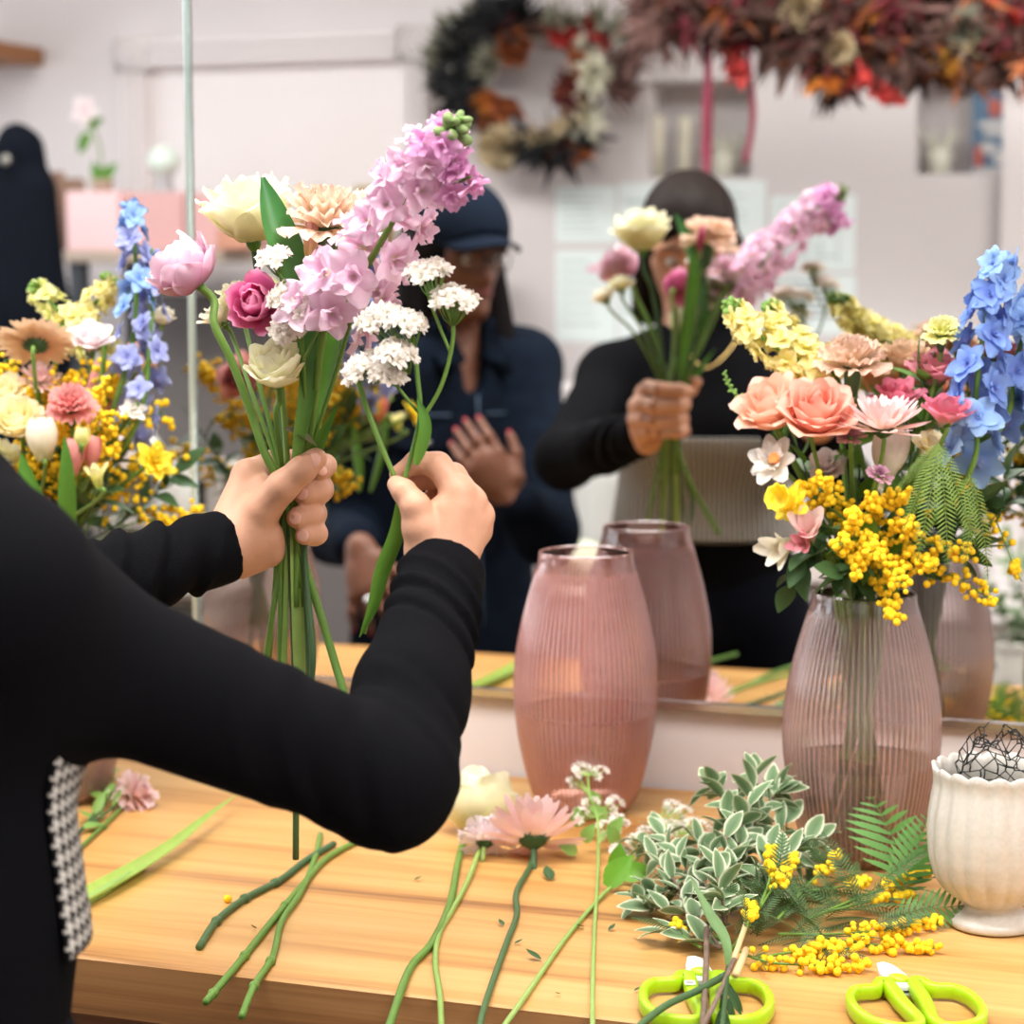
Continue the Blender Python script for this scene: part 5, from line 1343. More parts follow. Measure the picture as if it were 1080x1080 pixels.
# left hand: fist round the stems, thumb on top towards us
mc = lambda px, py, dz, r: (LH(px, py, dz), r)
Lh = [
    [(wl, .0225), mc(262, 560, -.006, .0235), mc(276, 538, -.016, .0165), mc(298, 513, -.030, .0140), mc(318, 496, -.032, .0122), mc(333, 484, -.026, .0102)],      # thumb
    [(wl, .022), mc(262, 502, .010, .0150), mc(292, 486, .034, .0110), mc(322, 486, .044, .0105), mc(343, 491, .020, .0098), mc(337, 496, -.006, .0088)],            # index
    [(wl, .022), mc(258, 522, .022, .0150), mc(290, 512, .046, .0108), mc(320, 513, .052, .0118), mc(337, 516, .024, .0122), mc(333, 518, .004, .0122), mc(321, 520, -.010, .0108)],           # middle
    [(wl, .022), mc(258, 544, .026, .0145), mc(290, 538, .046, .0104), mc(314, 539, .050, .0108), mc(331, 542, .022, .0112), mc(327, 544, .002, .0112), mc(314, 546, -.012, .0100)],           # ring
    [(wl, .022), mc(262, 566, .022, .0140), mc(292, 560, .038, .0094), mc(318, 560, .040, .0092), mc(334, 563, .020, .0094), mc(332, 564, .004, .0094), mc(321, 565, -.008, .0084)],           # little
]
palmL = [cone(LH(250, 566, -.002), LH(268, 530, .004), .022, .019, .012), cone(LH(254, 590, .004), LH(284, 582, .004), .018, .014, .010), cone(wl, LH(280, 566, -.004), .022, .017, .01),
         cone(LH(268, 500, .010), LH(282, 520, -.010), .009, .010, .012)]
fa_dirL = (elL - wl).normalized()
left_hand = hand_mesh(Lh, palmL + [cone(wl, wl + fa_dirL * .09, .0235, .026, .012)])
# right hand: pinching the branch, back of the hand to us
rm = lambda px, py, dz, r: (RH(px, py, dz), r)
wr = RH(468, 600, -.006); wrR = wr
Rh = [
    [(RH(455, 590, -.004), .020), rm(444, 556, -.012, .0152), rm(438, 534, -.016, .0118), rm(426, 518, -.012, .0094), rm(418, 511, -.006, .0076)],                        # thumb
    [(wr, .020), rm(484, 520, -.004, .0135), rm(462, 491, .006, .0108), rm(440, 487, .012, .0092), rm(420, 500, .012, .0076)],                                           # index
    [(wr, .020), rm(496, 530, .006, .0135), rm(478, 502, .022, .0106), rm(452, 503, .034, .0094), rm(424, 514, .022, .0076)],                                            # middle
    [(wr, .020), rm(504, 544, .014, .0132), rm(490, 522, .036, .0102), rm(462, 524, .046, .0092), rm(440, 536, .034, .0078)],                                            # ring
    [(wr, .019), rm(503, 560, .018, .0120), rm(494, 546, .040, .0092), rm(468, 546, .048, .0082), rm(450, 552, .036, .007)],                                             # little
]
palmR = [cone(RH(462, 590, -.004), RH(484, 536, -.004), .023, .016, .012), cone(RH(482, 588, .004), RH(497, 552, .008), .018, .015, .012), cone(RH(450, 580, -.004), RH(466, 540, -.004), .018, .013, .010)]
fa_dirR = (elR - wr).normalized()
right_hand = hand_mesh(Rh, palmR + [cone(wr, wr + fa_dirR * .09, .0230, .026, .012)])
# body under the clothes
HC = body(-.032, .008, 1.548)
Ff = (FN + Vector((.05, 0, -.36))).normalized()
def head_prims(HC, Ff, SD, s=1.0):
    up = SD.cross(Ff).normalized(); P = lambda a, f, z: HC + SD * (a * s) + Ff * (f * s) + up * (z * s)
    return [cone(P(0, -.022, .028), P(0, .012, .022), .083 * s, .080 * s, .03, SD, .88), cone(P(0, .030, -.02), P(0, .048, -.072), .064 * s, .040 * s, .03, SD, .92),
            cone(P(0, .086, .005), P(0, .103, -.028), .008 * s, .0125 * s, .012), cone(P(-.014, .09, -.031), P(.014, .09, -.031), .0085 * s, .0085 * s, .01),
            cone(P(-.018, .088, -.056), P(.018, .088, -.056), .008 * s, .008 * s, .012), cone(P(0, .085, -.088), P(0, .078, -.095), .016 * s, .016 * s, .02),
            cone(P(-.05, .072, .026), P(.05, .072, .026), .012 * s, .012 * s, .02),
            cone(P(.078, -.012, .015), P(.079, -.016, -.022), .016 * s, .010 * s, .012, SD, .4), cone(P(-.078, -.012, .015), P(-.079, -.016, -.022), .016 * s, .010 * s, .012, SD, .4)], \
           [cone(P(-.033, .092, .006), P(-.031, .092, .006), .013 * s, .013 * s, .012), cone(P(.031, .092, .006), P(.033, .092, .006), .013 * s, .013 * s, .012)], P
hp, hsub, HP = head_prims(HC, Ff, SD)
neckb = body(.0, .0, 1.385)
torso = lambda e: [cone(body(0, .0, 1.285), body(0, .005, 1.345), .105 + e, .085 + e, .06, SD, 1.45), cone(body(.0, .015, 1.08), body(0, .015, 1.26), .100 + e, .112 + e, .06, SD, 1.32),
                   cone(body(0, .0, .90), body(0, .005, 1.06), .122 + e, .100 + e, .06, SD, 1.32), cone(body(-.07, .085, 1.225), body(.07, .085, 1.225), .048 + e, .048 + e, .05)]
shRb = body(.155, -.01, 1.315)
arm = lambda e: [cone(shRb, shR, .05 + e, .052 + e, .05), cone(shR, elR, .050 + e, .040 + e, .03), cone(elR, elR.lerp(wrR, .35), .041 + e, .039 + e, .03), cone(elR.lerp(wrR, .35), wrR, .039 + e, .026 + e, .02),
                 cone(body(-.10, 0, 1.335), shL, .05 + e, .05 + e, .05), cone(shL, elL, .046 + e, .040 + e, .03), cone(elL, elL.lerp(wrL, .35), .040 + e, .038 + e, .03), cone(elL.lerp(wrL, .35), wrL, .038 + e, .026 + e, .02)]
hips = lambda e: [cone(body(-.085, 0, .86), body(-.09, .02, .48), .088 + e, .062 + e, .04), cone(body(.085, 0, .86), body(.09, .02, .48), .088 + e, .062 + e, .04), cone(body(-.06, -.015, .90), body(.06, -.015, .90), .118 + e, .118 + e, .05),
                  cone(body(-.09, .02, .48), body(-.09, -.01, .09), .058 + e, .040 + e, .03), cone(body(.09, .02, .48), body(.09, -.01, .09), .058 + e, .040 + e, .03)]
feet = [cone(body(s, -.02, .035), body(s * 1.15, .15, .03), .035, .03, .03) for s in (-.09, .09)]
flb = sdf_mesh(hp + [cone(neckb, HC + Vector((0, 0, -.05)), .054, .05, .03)] + torso(-.012) + arm(-.009)[:] + hips(-.012) + feet, .0075, hsub)
join(flb, left_hand); join(flb, right_hand)
florist = flb.build('person', SKIN)
tag(florist, 'florist in a black knit top and checked bodice holding up the bouquet', 'person')
# eyes, brows, lips
def face_bits(P, Ff, SD, parent, lip, brow=HAIR):
    ey, ir, br = MB(), MB(), MB()
    for s in (-1, 1):
        e = P(s * .032, .078, .006)
        MB().ball(e, .0115, 12, 8).build('eye', plain('eye_white', (.8, .78, .75), .3), parent)
        MB().ball(e + Ff * .008, .0052, 10, 6).build('iris', plain('eye_iris', (.03, .018, .012), .2), parent)
        MB().tube(smooth([P(s * .014, .096, .028), P(s * .032, .094, .034), P(s * .05, .082, .028)], 4), [.002, .003, .0015], 6).build('eyebrow', brow, parent)
    MB().tube(smooth([P(-.023, .088, -.057), P(-.008, .0985, -.053), P(.008, .0985, -.053), P(.023, .088, -.057)], 4), [.001, .004, .004, .001], 8).build('lips', lip, parent)
face_bits(HP, Ff, SD, florist, plain('lips_rose', srgb(196, 110, 104), .4))
# hair: centre parting, gathered behind
hair = sdf_mesh([cone(HP(0, -.03, .036), HP(0, .008, .036), .093, .088, .02, SD, .9), cone(HP(0, -.07, -.02), HP(0, -.075, -.18), .065, .05, .04), cone(HP(-.075, .0, .0), HP(-.07, -.03, -.12), .022, .03, .03), cone(HP(.075, .0, .0), HP(.07, -.03, -.12), .022, .03, .03), cone(HP(0, -.08, -.16), HP(0, -.085, -.26), .05, .025, .03)], .006,
                [cone(HP(0, .125, -.01), HP(0, .12, -.09), .078, .075, .01), cone(HP(0, .02, .128), HP(0, .08, .11), .004, .006, .012)])
hair.build('hair', HAIR, florist)
# nails
nail(florist, LH(330, 486, -.0375), cv(-.25, .2, 1), (LH(332, 484, -.026) - LH(318, 496, -.032)), .0074, .0086)
for px, py, dz in ((318, 520.5, -.0195), (311, 546.5, -.0205), (319, 565, -.0152)):
    nail(florist, LH(px, py, dz), cv(-.35, .05, 1), cv(-1, -.05, -.3), .0062, .0064)
nail(florist, LH(339, 496, -.0142), cv(.3, .1, 1), cv(-.6, .3, 0), .005, .006)
nail(florist, RH(423, 514, -.0170), cv(-.35, .25, 1), RH(418, 511, -.006) - RH(430, 524, -.012), .0055, .0066)
# knit top
def rings(a, b, amp, n, p0, p1, ph=0.0, skew=0.0, dirv=None):
    dv = None if dirv is None else np.array(dirv, float)
    def f(t, v):
        q = t + (0 if dv is None else skew * (v @ dv))
        w = np.clip((q - p0) / .08, 0, 1) * np.clip((p1 - q) / .02 + 1, 0, 1)
        x = q * n * 2 * PI + ph
        return amp * w * (np.sin(x) + .35 * np.sin(1.7 * x + 1.3))
    return f
xs, ys = cv(1, 0, 0), cv(0, 1, 0)
cufR = wr + fa_dirR * .006; cufL = wl + fa_dirL * .002
E = .006
sl = [cone(shRb, shR, .058, .060, .05), cone(shR, elR, .0585, .0450, .03, rf=rings(0, 0, .0011, 7, .55, 1.1, 0, 6, xs)), cone(elR, elR.lerp(cufR, .40), .0460, .0445, .03, rf=rings(0, 0, .0013, 3, -.2, 1.2, 0, 6, xs)),
      cone(elR.lerp(cufR, .38), cufR, .0445, .0335, .012, rf=rings(0, 0, .0032, 6.2, .36, .99, .4, 3.5, xs)),
      cone(cufR + fa_dirR * .004, cufR + fa_dirR * .020, .0352, .0350, .006),
      cone(body(-.10, 0, 1.335), shL, .058, .058, .05), cone(shL, elL, .054, .046, .03), cone(elL, elL.lerp(cufL, .45), .045, .043, .03), cone(elL.lerp(cufL, .45), cufL, .0425, .0320, .012, rf=rings(0, 0, .0036, 4.5, .1, .93, 0, -4, ys)),
      cone(cufL + fa_dirL * .004, cufL + fa_dirL * .016, .0335, .0335, .005)]
top_prims = torso(.004) + sl
tsub = [cone(cufR - fa_dirR * .124, cufR - fa_dirR * .1245, .12, .12, .004), cone(cufL - fa_dirL * .124, cufL - fa_dirL * .1245, .12, .12, .004)]
top_all = top_prims + [cone(body(0, -.005, 1.37), body(0, .015, 1.445), .066, .060, .03)]
tm = sdf_mesh(top_all, .0036, tsub)
tm.build('knit_top', BLACK, florist)
# houndstooth bodice panel wrapped on the front of the torso
hm, nt, out = new_mat('houndstooth')
uvn = N(nt, 'ShaderNodeUVMap')
sep = N(nt, 'ShaderNodeSeparateXYZ'); nt.links.new(uvn.outputs[0], sep.inputs[0])
def M_(op, a, b=None):
    n = nt.nodes.new('ShaderNodeMath'); n.operation = op
    for i, q in enumerate((a, b)):
        if q is None: continue
        if isinstance(q, (int, float)): n.inputs[i].default_value = q
        else: nt.links.new(q, n.inputs[i])
    return n.outputs[0]
x = M_('FLOOR', sep.outputs[0]); y = M_('FLOOR', sep.outputs[1])
a = M_('LESS_THAN', M_('FLOORED_MODULO', x, 8.0), 4.0); b = M_('LESS_THAN', M_('FLOORED_MODULO', y, 8.0), 4.0)
t = M_('LESS_THAN', M_('FLOORED_MODULO', M_('ADD', x, y), 4.0), 2.0)
v = M_('ADD', M_('MULTIPLY', a, t), M_('MULTIPLY', b, M_('SUBTRACT', 1.0, t)))
r = ramp(nt, [(0, srgb(196, 192, 184)), (1, srgb(24, 24, 26))], 'CONSTANT'); r.color_ramp.elements[1].position = .5
nt.links.new(v, r.inputs['Fac'])
bs = N(nt, 'ShaderNodeBsdfPrincipled', Roughness=.9); bs.inputs['Specular IOR Level'].default_value = .15
nt.links.new(r.outputs['Color'], bs.inputs['Base Color']); nt.links.new(bs.outputs[0], out.inputs['Surface'])
def panel(parent):
    m = MB(); uv = []
    na, nz = 60, 34
    zs = np.linspace(1.055, 1.235, nz)
    angs = np.radians(np.linspace(-86, 96, na))
    for z in zs:
        for an in angs:
            d = FN * math.cos(an) + SD * math.sin(an) * -1
            o = C0 + FN * .02
            lo, hi = 0.02, .4
            for _ in range(22):
                mid = (lo + hi) / 2
                p = np.array([o.x + d.x * mid, o.y + d.y * mid, z])
                if field(TP, p[None])[0] < 0: lo = mid
                else: hi = mid
            q = Vector((o.x + d.x * hi, o.y + d.y * hi, z))
            m.v.append(tuple(q + d * (.0045 + .004 * max(0, (1.085 - z) / .03)))); m.t.append(.5)
            uv.append((an * .16 / .00145 + 400, z / .00145))
    for i in range(nz - 1):
        for j in range(na - 1):
            k = i * na + j
            m.f.append((k, k + 1, k + na + 1, k + na))
    m.uv = uv
    o = m.build('bodice_panel', hm, parent)
    sd = o.modifiers.new('thick', 'SOLIDIFY'); sd.thickness = .003; sd.offset = 0
    return o
TP = torso(.004)
panel(florist)
hips_m = sdf_mesh(hips(.004) + [cone(body(0, 0, .95), body(0, .005, 1.06), .118, .105, .05, SD, 1.32)], .008, [])
hips_m.build('trousers', BLACKT, florist)
fe = sdf_mesh([cone(body(s, -.02, .04), body(s * 1.15, .15, .035), .042, .036, .03) for s in (-.09, .09)], .006); fe.build('shoes', BLACKT, florist)
# thin gold necklace
MB().tube(smooth([body(-.06, .06, 1.41), body(-.03, .11, 1.37), body(0, .125, 1.35), body(.03, .11, 1.37), body(.06, .06, 1.41)], 5), .0015, 5).build('necklace', plain('gold', (.8, .55, .2), .25, 1.0), florist)

# ---------------- onlooker in a cap, seen only in the mirror
C1 = Vector((mir(468, 420, 1.42).x, -1.42, 0))
F1 = Vector((math.sin(math.radians(52)), math.cos(math.radians(52)), 0)); S1_ = Vector((F1.y, -F1.x, 0))
def b1(s, f, z): return C1 + S1_ * s + F1 * f + Vector((0, 0, z))
H1c = b1(0, .05, 1.535)
G1 = (F1 + Vector((.08, 0, -.12))).normalized()
hp1, hs1, HP1 = head_prims(H1c, G1, S1_)
handA = mir(512, 492, 1.16); handB = mir(392, 612, 1.08)
elA = mir(575, 560, 1.30); elB = mir(352, 560, 1.34)
shA = b1(.185, 0, 1.325); shB = b1(-.185, 0, 1.325)
def loose_hand(wrist, d, side, nrm, fan):
    d = Vector(d).normalized(); nrm = Vector(nrm).normalized(); side = d.cross(nrm).normalized() * side
    pr = [cone(wrist, wrist + d * .05, .024, .030, .02, nrm, .55), cone(wrist + d * .03, wrist + d * .075, .030, .034, .02, nrm, .5)]
    tips = []
    for i, (o, l) in enumerate(((-.030, .066), (-.010, .076), (.011, .072), (.030, .056))):
        a = wrist + d * .085 + side * o; b = a + d * (l * .5) + side * (o * fan) - nrm * .008; c = b + d * (l * .45) + side * (o * fan * .5) - nrm * .02
        pr += [cone(wrist + d * .04 + side * o * .6, a, .014, .0098, .012), cone(a, b, .0095, .0085, .005), cone(b, c, .0085, .0068, .005)]; tips.append((c, (c - b).normalized()))
    a = wrist + d * .03 - side * .030; b = a + d * .035 - side * .024 - nrm * .01; c = b + d * .03 - side * .008 - nrm * .01
    pr += [cone(wrist + d * .02, a, .018, .014, .015), cone(a, b, .0125, .0105, .008), cone(b, c, .0105, .008, .005)]; tips.append((c, (c - b).normalized()))
    return pr, tips
wA = handA + Vector((.05, .0, -.06)); wB = handB + Vector((-.03, -.02, .055))
pa, ta = loose_hand(wA, Vector((-.5, .15, .75)), 1, Vector((.3, .95, 0)), .06)
pb, tb = loose_hand(wB, Vector((.35, .35, -.85)), -1, Vector((.2, .9, .2)), .35)
pb_ = sdf_mesh(hp1 + [cone(b1(0, 0, 1.37), H1c + Vector((0, 0, -.05)), .056, .052, .03)] + [cone(b1(0, 0, 1.0), b1(0, .0, 1.32), .105, .09, .05, S1_, 1.4)] + [cone(b1(s, 0, .9), b1(s, 0, .1), .08, .045, .04) for s in (-.09, .09)] + [cone(b1(s, -.02, .03), b1(s, .14, .028), .034, .03, .03) for s in (-.09, .09)], .008, hs1)
ph_ = sdf_mesh(pa + [cone(wA, wA.lerp(elA, .4), .024, .028, .01)], .003); join(pb_, ph_)
ph_ = sdf_mesh(pb + [cone(wB, wB.lerp(elB, .4), .024, .028, .01)], .003); join(pb_, ph_)
onl = pb_.build('person', SKIN2)
tag(onl, 'onlooker in a navy cap and dark denim jacket, seen in the mirror', 'person')
face_bits(HP1, G1, S1_, onl, plain('lips_dark', srgb(138, 70, 70), .4))
for tips in (ta, tb):
    for c, d in tips: MB().ball(c + d * .004, 1.0, 8, 6, (.0056, .0056, .0085), R=d.to_track_quat('Z', 'Y').to_matrix()).build('fingernail', NAILR, onl)
MB().ball(wB + Vector((.35, .35, -.85)).normalized() * .10 + Vector((.0, .012, 0)), .009, 10, 8).build('ring', plain('silver', (.85, .85, .85), .2, 1.0), onl)
jk = sdf_mesh([cone(b1(0, 0, .80), b1(0, .0, 1.31), .135, .115, .06, S1_, 1.45), cone(b1(-.1, 0, 1.33), b1(.1, 0, 1.33), .075, .075, .05), cone(b1(.12, 0, 1.33), shA, .07, .068, .04), cone(shA, elA, .066, .060, .04), cone(elA, elA.lerp(wA, .85), .058, .046, .03),
               cone(b1(-.12, 0, 1.33), shB, .07, .068, .04), cone(shB, elB, .066, .060, .04), cone(elB, elB.lerp(wB, .85), .058, .046, .03), cone(b1(-.03, -.01, 1.37), b1(.03, -.01, 1.37), .072, .072, .03)], .009, [cone(b1(0, .09, 1.43), b1(0, .10, 1.30), .05, .02, .01)])
jko = jk.build('denim_jacket', DENIM, onl)
STI = plain('denim_seam', srgb(74, 92, 116), .9)
ps = torso1 = [cone(b1(0, 0, .80), b1(0, .0, 1.31), .135, .115, .06, S1_, 1.45)]
def onfront(s, z):
    o = b1(s, 0, z); lo, hi = 0.0, .35
    for _ in range(24):
        mid = (lo + hi) / 2; p = o + F1 * mid
        if field(ps, np.array(p)[None])[0] < 0: lo = mid
        else: hi = mid
    return o + F1 * (hi + .004)
for s0 in (-.11, .06):
    m = MB(); pt = [(s0 - .045, 1.235), (s0 + .055, 1.235), (s0 + .055, 1.19), (s0 + .005, 1.175), (s0 - .045, 1.19)]
    v_ = [onfront(a_, z_) for a_, z_ in pt]
    m.add(v_ + [p + F1 * .008 for p in v_], [(5, 6, 7, 8, 9), (4, 3, 2, 1, 0)] + [(i, (i + 1) % 5, 5 + (i + 1) % 5, 5 + i) for i in range(5)])
    fp = m.build('pocket_flap', DENIM, jko, sm=False)
    MB().ball(onfront(s0 + .005, 1.195) + F1 * .01, .011, 12, 6, (1, 1, .6)).build('button', plain('pewter', srgb(150, 146, 138), .35, .8), fp)
    MB().tube([onfront(s0 - .045, 1.245) + F1 * .002, onfront(s0 + .005, 1.245) + F1 * .002, onfront(s0 + .055, 1.245) + F1 * .002], .0018, 5).build('seam', STI, jko)
MB().tube([onfront(.0, z) + F1 * .002 for z in np.linspace(.85, 1.28, 12)], .0022, 5).build('placket_seam', STI, jko)
for sgn in (-1, 1):
    m = MB(); q = [b1(sgn * .015, .10, 1.345), b1(sgn * .05, .075, 1.43), b1(sgn * .095, .05, 1.40), b1(sgn * .075, .12, 1.315)]
    m.add(q + [p + F1 * .008 for p in q], [(3, 2, 1, 0), (4, 5, 6, 7)] + [(i, (i + 1) % 4, 4 + (i + 1) % 4, 4 + i) for i in range(4)]); m.build('collar', DENIM, jko)
jn = sdf_mesh([cone(b1(s, 0, .88), b1(s, 0, .10), .095, .06, .04) for s in (-.085, .085)] + [cone(b1(-.06, 0, .9), b1(.06, 0, .9), .115, .115, .04)], .01); jn.build('jeans', DENIM, onl)
sh_ = sdf_mesh([cone(b1(s, -.03, .04), b1(s, .14, .036), .042, .036, .03) for s in (-.09, .09)], .007); sh_.build('shoes', BLACKT, onl)
h1 = sdf_mesh([cone(HP1(0, -.03, .03), HP1(0, .0, .03), .095, .09, .02, S1_, .92), cone(HP1(-.075, -.02, .0), HP1(-.10, .02, -.30), .034, .045, .04), cone(HP1(.075, -.02, .0), HP1(.11, .03, -.32), .034, .05, .04), cone(HP1(0, -.08, -.02), HP1(0, -.10, -.3), .07, .07, .05)], .007, [cone(HP1(0, .115, .0), HP1(0, .11, -.10), .072, .07, .01)])
h1.build('hair', plain('hair_black', srgb(18, 14, 14), .6, spec=.06), onl)
cp = thing  # cap: crown and brim
cm = sdf_mesh([cone(HP1(0, -.02, .050), HP1(0, .012, .052), .100, .096, .02, S1_, .92)], .005, [cone(HP1(-.3, 0, -.085), HP1(.3, 0, -.085), .13, .13, .002), cone(HP1(0, -.3, -.10), HP1(0, .3, -.06), .135, .125, .002)])
cap = cm.build('cap', CAPM, onl)
m = MB(); vs = []
for i in range(9):
    for j in range(13):
        a_ = -1 + 2 * j / 12; q = i / 8
        vs.append(HP1(a_ * (.082 - .012 * q), .078 + (.082 * q) * math.sqrt(max(0, 1 - .75 * a_ * a_)) - .03 * a_ * a_ * (1 - q * .3), .058 - .016 * q - .022 * a_ * a_))
m.add(vs, [(i * 13 + j, i * 13 + j + 1, (i + 1) * 13 + j + 1, (i + 1) * 13 + j) for i in range(8) for j in range(12)])
br = m.build('brim', CAPM, onl); sd = br.modifiers.new('thick', 'SOLIDIFY'); sd.thickness = .004
# glasses
gl_ = MB()
for s in (-1, 1): gl_.tube([HP1(s * .033 + .024 * math.cos(q), .104 - .012 * (math.cos(q) * s > .5), .004 + .02 * math.sin(q)) for q in np.linspace(0, 2 * PI, 17)], .0018, 5)
gl_.tube([HP1(-.01, .106, .008), HP1(.01, .106, .008)], .0016, 5); gl_.build('glasses', plain('glasses_frame', (.02, .02, .02), .3), onl)
# ================================================================== the room the mirror shows
WF = -NY                                         # distance of the opposite wall from the mirror
def onwall(px, py, off=0.0): return mir(px, py, WF - off)
# door casing with rosettes
d1 = bpy.data.objects.new('door_1', None); COL.objects.link(d1); struct(d1)
a = onwall(146, 70); b = onwall(444, 70)
zt = (onwall(290, 40).z, onwall(290, 68).z)
d1.location = ((a.x + b.x) / 2, NY, 0)
cw = .085; zc = (zt[0] + zt[1]) / 2
PNK = plain('door_pale', srgb(232, 226, 226), .6)
MB().box(((a.x + b.x) / 2, NY + .004, (zc - cw / 2) / 2 + .0), (b.x - a.x - cw, .008, zc - cw / 2)).build('door_panel', PNK, d1, sm=False)
for x in (a.x, b.x):
    m = MB().box((x, NY + .014, (zc - cw / 2) / 2), (cw, .05, zc - cw / 2), bev=.004)
    for o in (-.026, 0, .026): m.box((x + o, NY + .052, (zc - cw / 2) / 2), (.014, .010, zc - cw / 2 - .02), bev=.003)
    m.build('casing', TRIM, d1, sm=False)
    m = MB().box((x, NY + .018, zc), (cw + .02, .075, cw + .02), bev=.005)
    for rr in (.018, .036): m.tube([(x + rr * math.cos(q), NY + .057, zc + rr * math.sin(q)) for q in np.linspace(0, 2 * PI, 25)], .005, 6)
    m.ball((x, NY + .056, zc), .010, 10, 6)
    m.build('rosette', TRIM, d1)
m = MB().box(((a.x + b.x) / 2, NY + .014, zc), (b.x - a.x - cw - .02, .06, cw), bev=.004)
for o in (-.026, 0, .026): m.box(((a.x + b.x) / 2, NY + .058, zc + o), (b.x - a.x - cw - .03, .010, .014), bev=.003)
m.build('head_casing', TRIM, d1, sm=False)

# console with pink boxes at the left
def mbox(px0, py0, px1, py1, D, dep, name, mat, parent=None, bev=.003, ground=False):
    p, q = mir(px0, py1, D), mir(px1, py0, D)
    z0 = 0 if ground else p.z
    return MB().box(((p.x + q.x) / 2, -D - dep / 2, (z0 + q.z) / 2), (abs(q.x - p.x), dep, q.z - z0), bev=bev).build(name, mat, parent, sm=False)
SHELF = plain('shelf_beige', srgb(190, 172, 156), .6)
BOX_LIT = plain('pink_card_lit', srgb(240, 202, 204), .6)  # paler copy of the pink card, with the lit face's brightness painted in
BOX_SHADE = plain('pink_card_shade', srgb(214, 168, 166), .6)  # darker copy of the pink card, painted for the faces out of the light
DG = plain('dark_grey_paint', srgb(60, 64, 70), .6)
DC = 2.75
zsh = mir(200, 264, DC).z
p0, p1 = mir(58, 264, DC), mir(470, 264, DC)
con = thing('console_table', 'long beige-topped console behind the florist, in the mirror under the pink boxes', 'table', ((p0.x + p1.x) / 2, -DC - .2, 0))
MB().box(((p0.x + p1.x) / 2, -DC - .19, zsh - .016), (p1.x - p0.x, .38, .032), bev=.004).build('tabletop', SHELF, con, sm=False)
MB().box(((p0.x + p1.x) / 2, -DC - .34, zsh * .5 - .02), (p1.x - p0.x - .1, .03, zsh - .2), bev=.004).build('back_panel', plain('grey_panel', srgb(120, 114, 112), .6), con, sm=False)
for x in (p0.x + .05, p1.x - .05):
    for y in (-DC - .04, -DC - .34): MB().box((x, y, (zsh - .032) / 2), (.04, .04, zsh - .032)).build('leg', DG, con, sm=False)
def onshelf(px0, py0, px1, D, dep, name, mat, label, cat, group=None):
    p, q = mir(px0, py0, D), mir(px1, py0, D)
    o = MB().box(((p.x + q.x) / 2, -D - dep / 2, (zsh + p.z) / 2), (abs(q.x - p.x), dep, p.z - zsh), bev=.003).build(name, mat, None, sm=False)
    return tag(o, label, cat, group)
onshelf(69, 202, 124, DC + .02, .16, 'gift_box', BOX_LIT, 'pink box in a painted lit tone at the left end of the console in the mirror', 'box', 'pink boxes on the console')
onshelf(127, 203, 192, DC + .05, .16, 'gift_box', BOX_SHADE, 'pink box in a painted shaded tone left of the mirror seam, beside the lit one', 'box', 'pink boxes on the console')
onshelf(194, 206, 262, DC + .04, .16, 'gift_box', BOX_SHADE, 'pink box in a painted shaded tone at the right end behind the cream rose', 'box', 'pink boxes on the console')
onshelf(372, 196, 402, DC + .03, .10, 'kraft_box', plain('kraft_olive', srgb(158, 138, 96), .7), 'olive kraft box peeping out between the carnation and the stock', 'box')
onshelf(228, 240, 262, DC + .22 - .26, .06, 'copper_tin', plain('copper_tin', srgb(196, 140, 116), .4), 'small copper-coloured tin at the front of the console', 'tin')
# orb vase and orchid, on the boxes
p = mir(173, 178, DC + .12)
r = thing('orb_vase', 'mint green round bulb on a grey stand, in the mirror left of the seam', 'vase', (p.x, p.y, zsh))
zb = mir(173, 203, DC + .1).z
MB().lathe([(.002, zb), (.034, zb), (.03, zb + .004), (.022, p.z - .03), (.026, p.z - .01)], 20, (p.x, p.y, 0)).build('stand', plain('stand_grey', srgb(166, 164, 166), .5), r)
MB().ball((p.x, p.y, p.z + .02), .044, 20, 14).build('bulb', plain('mint_glaze', srgb(212, 226, 216), .3), r)
p = mir(108, 196, DC + .10)
r = thing('orchid', 'small potted orchid on the lit-toned pink box, in the mirror', 'plant', (p.x, p.y, mir(96, 202, DC + .02).z + .001))
zb = mir(96, 202, DC + .02).z
MB().lathe([(.002, 0), (.026, 0), (.032, .03), (.034, .035), (.028, .034)], 18, (p.x, p.y, zb)).build('pot', plain('pot_taupe', srgb(178, 160, 140), .6), r)
tip = mir(90, 118, DC + .1)
MB().tube(smooth([(p.x, p.y, zb + .03), mir(106, 160, DC + .1), mir(100, 138, DC + .1), tip], 6), .003, 6).build('stem', STEMG, r)
m = MB()
leaf(m, mir(96, 142, DC + .1), Vector((-.6, 0, -.5)), (0, 1, .3), .07, .022, .3); leaf(m, mir(92, 135, DC + .1), Vector((.7, 0, .5)), (0, 1, .3), .05, .018, .3); leaf(m, (p.x, p.y, zb + .03), Vector((-.5, .2, .8)), (0, 1, 0), .06, .018, .4); leaf(m, (p.x, p.y, zb + .03), Vector((.6, .1, .8)), (0, 1, 0), .06, .018, .4)
m.build('foliage', LEAFG, r)
inst('bloom', bloom_mesh('delph', WHITEP, 0), frame(tip, (0.2, .9, .3), 0, .045), r)
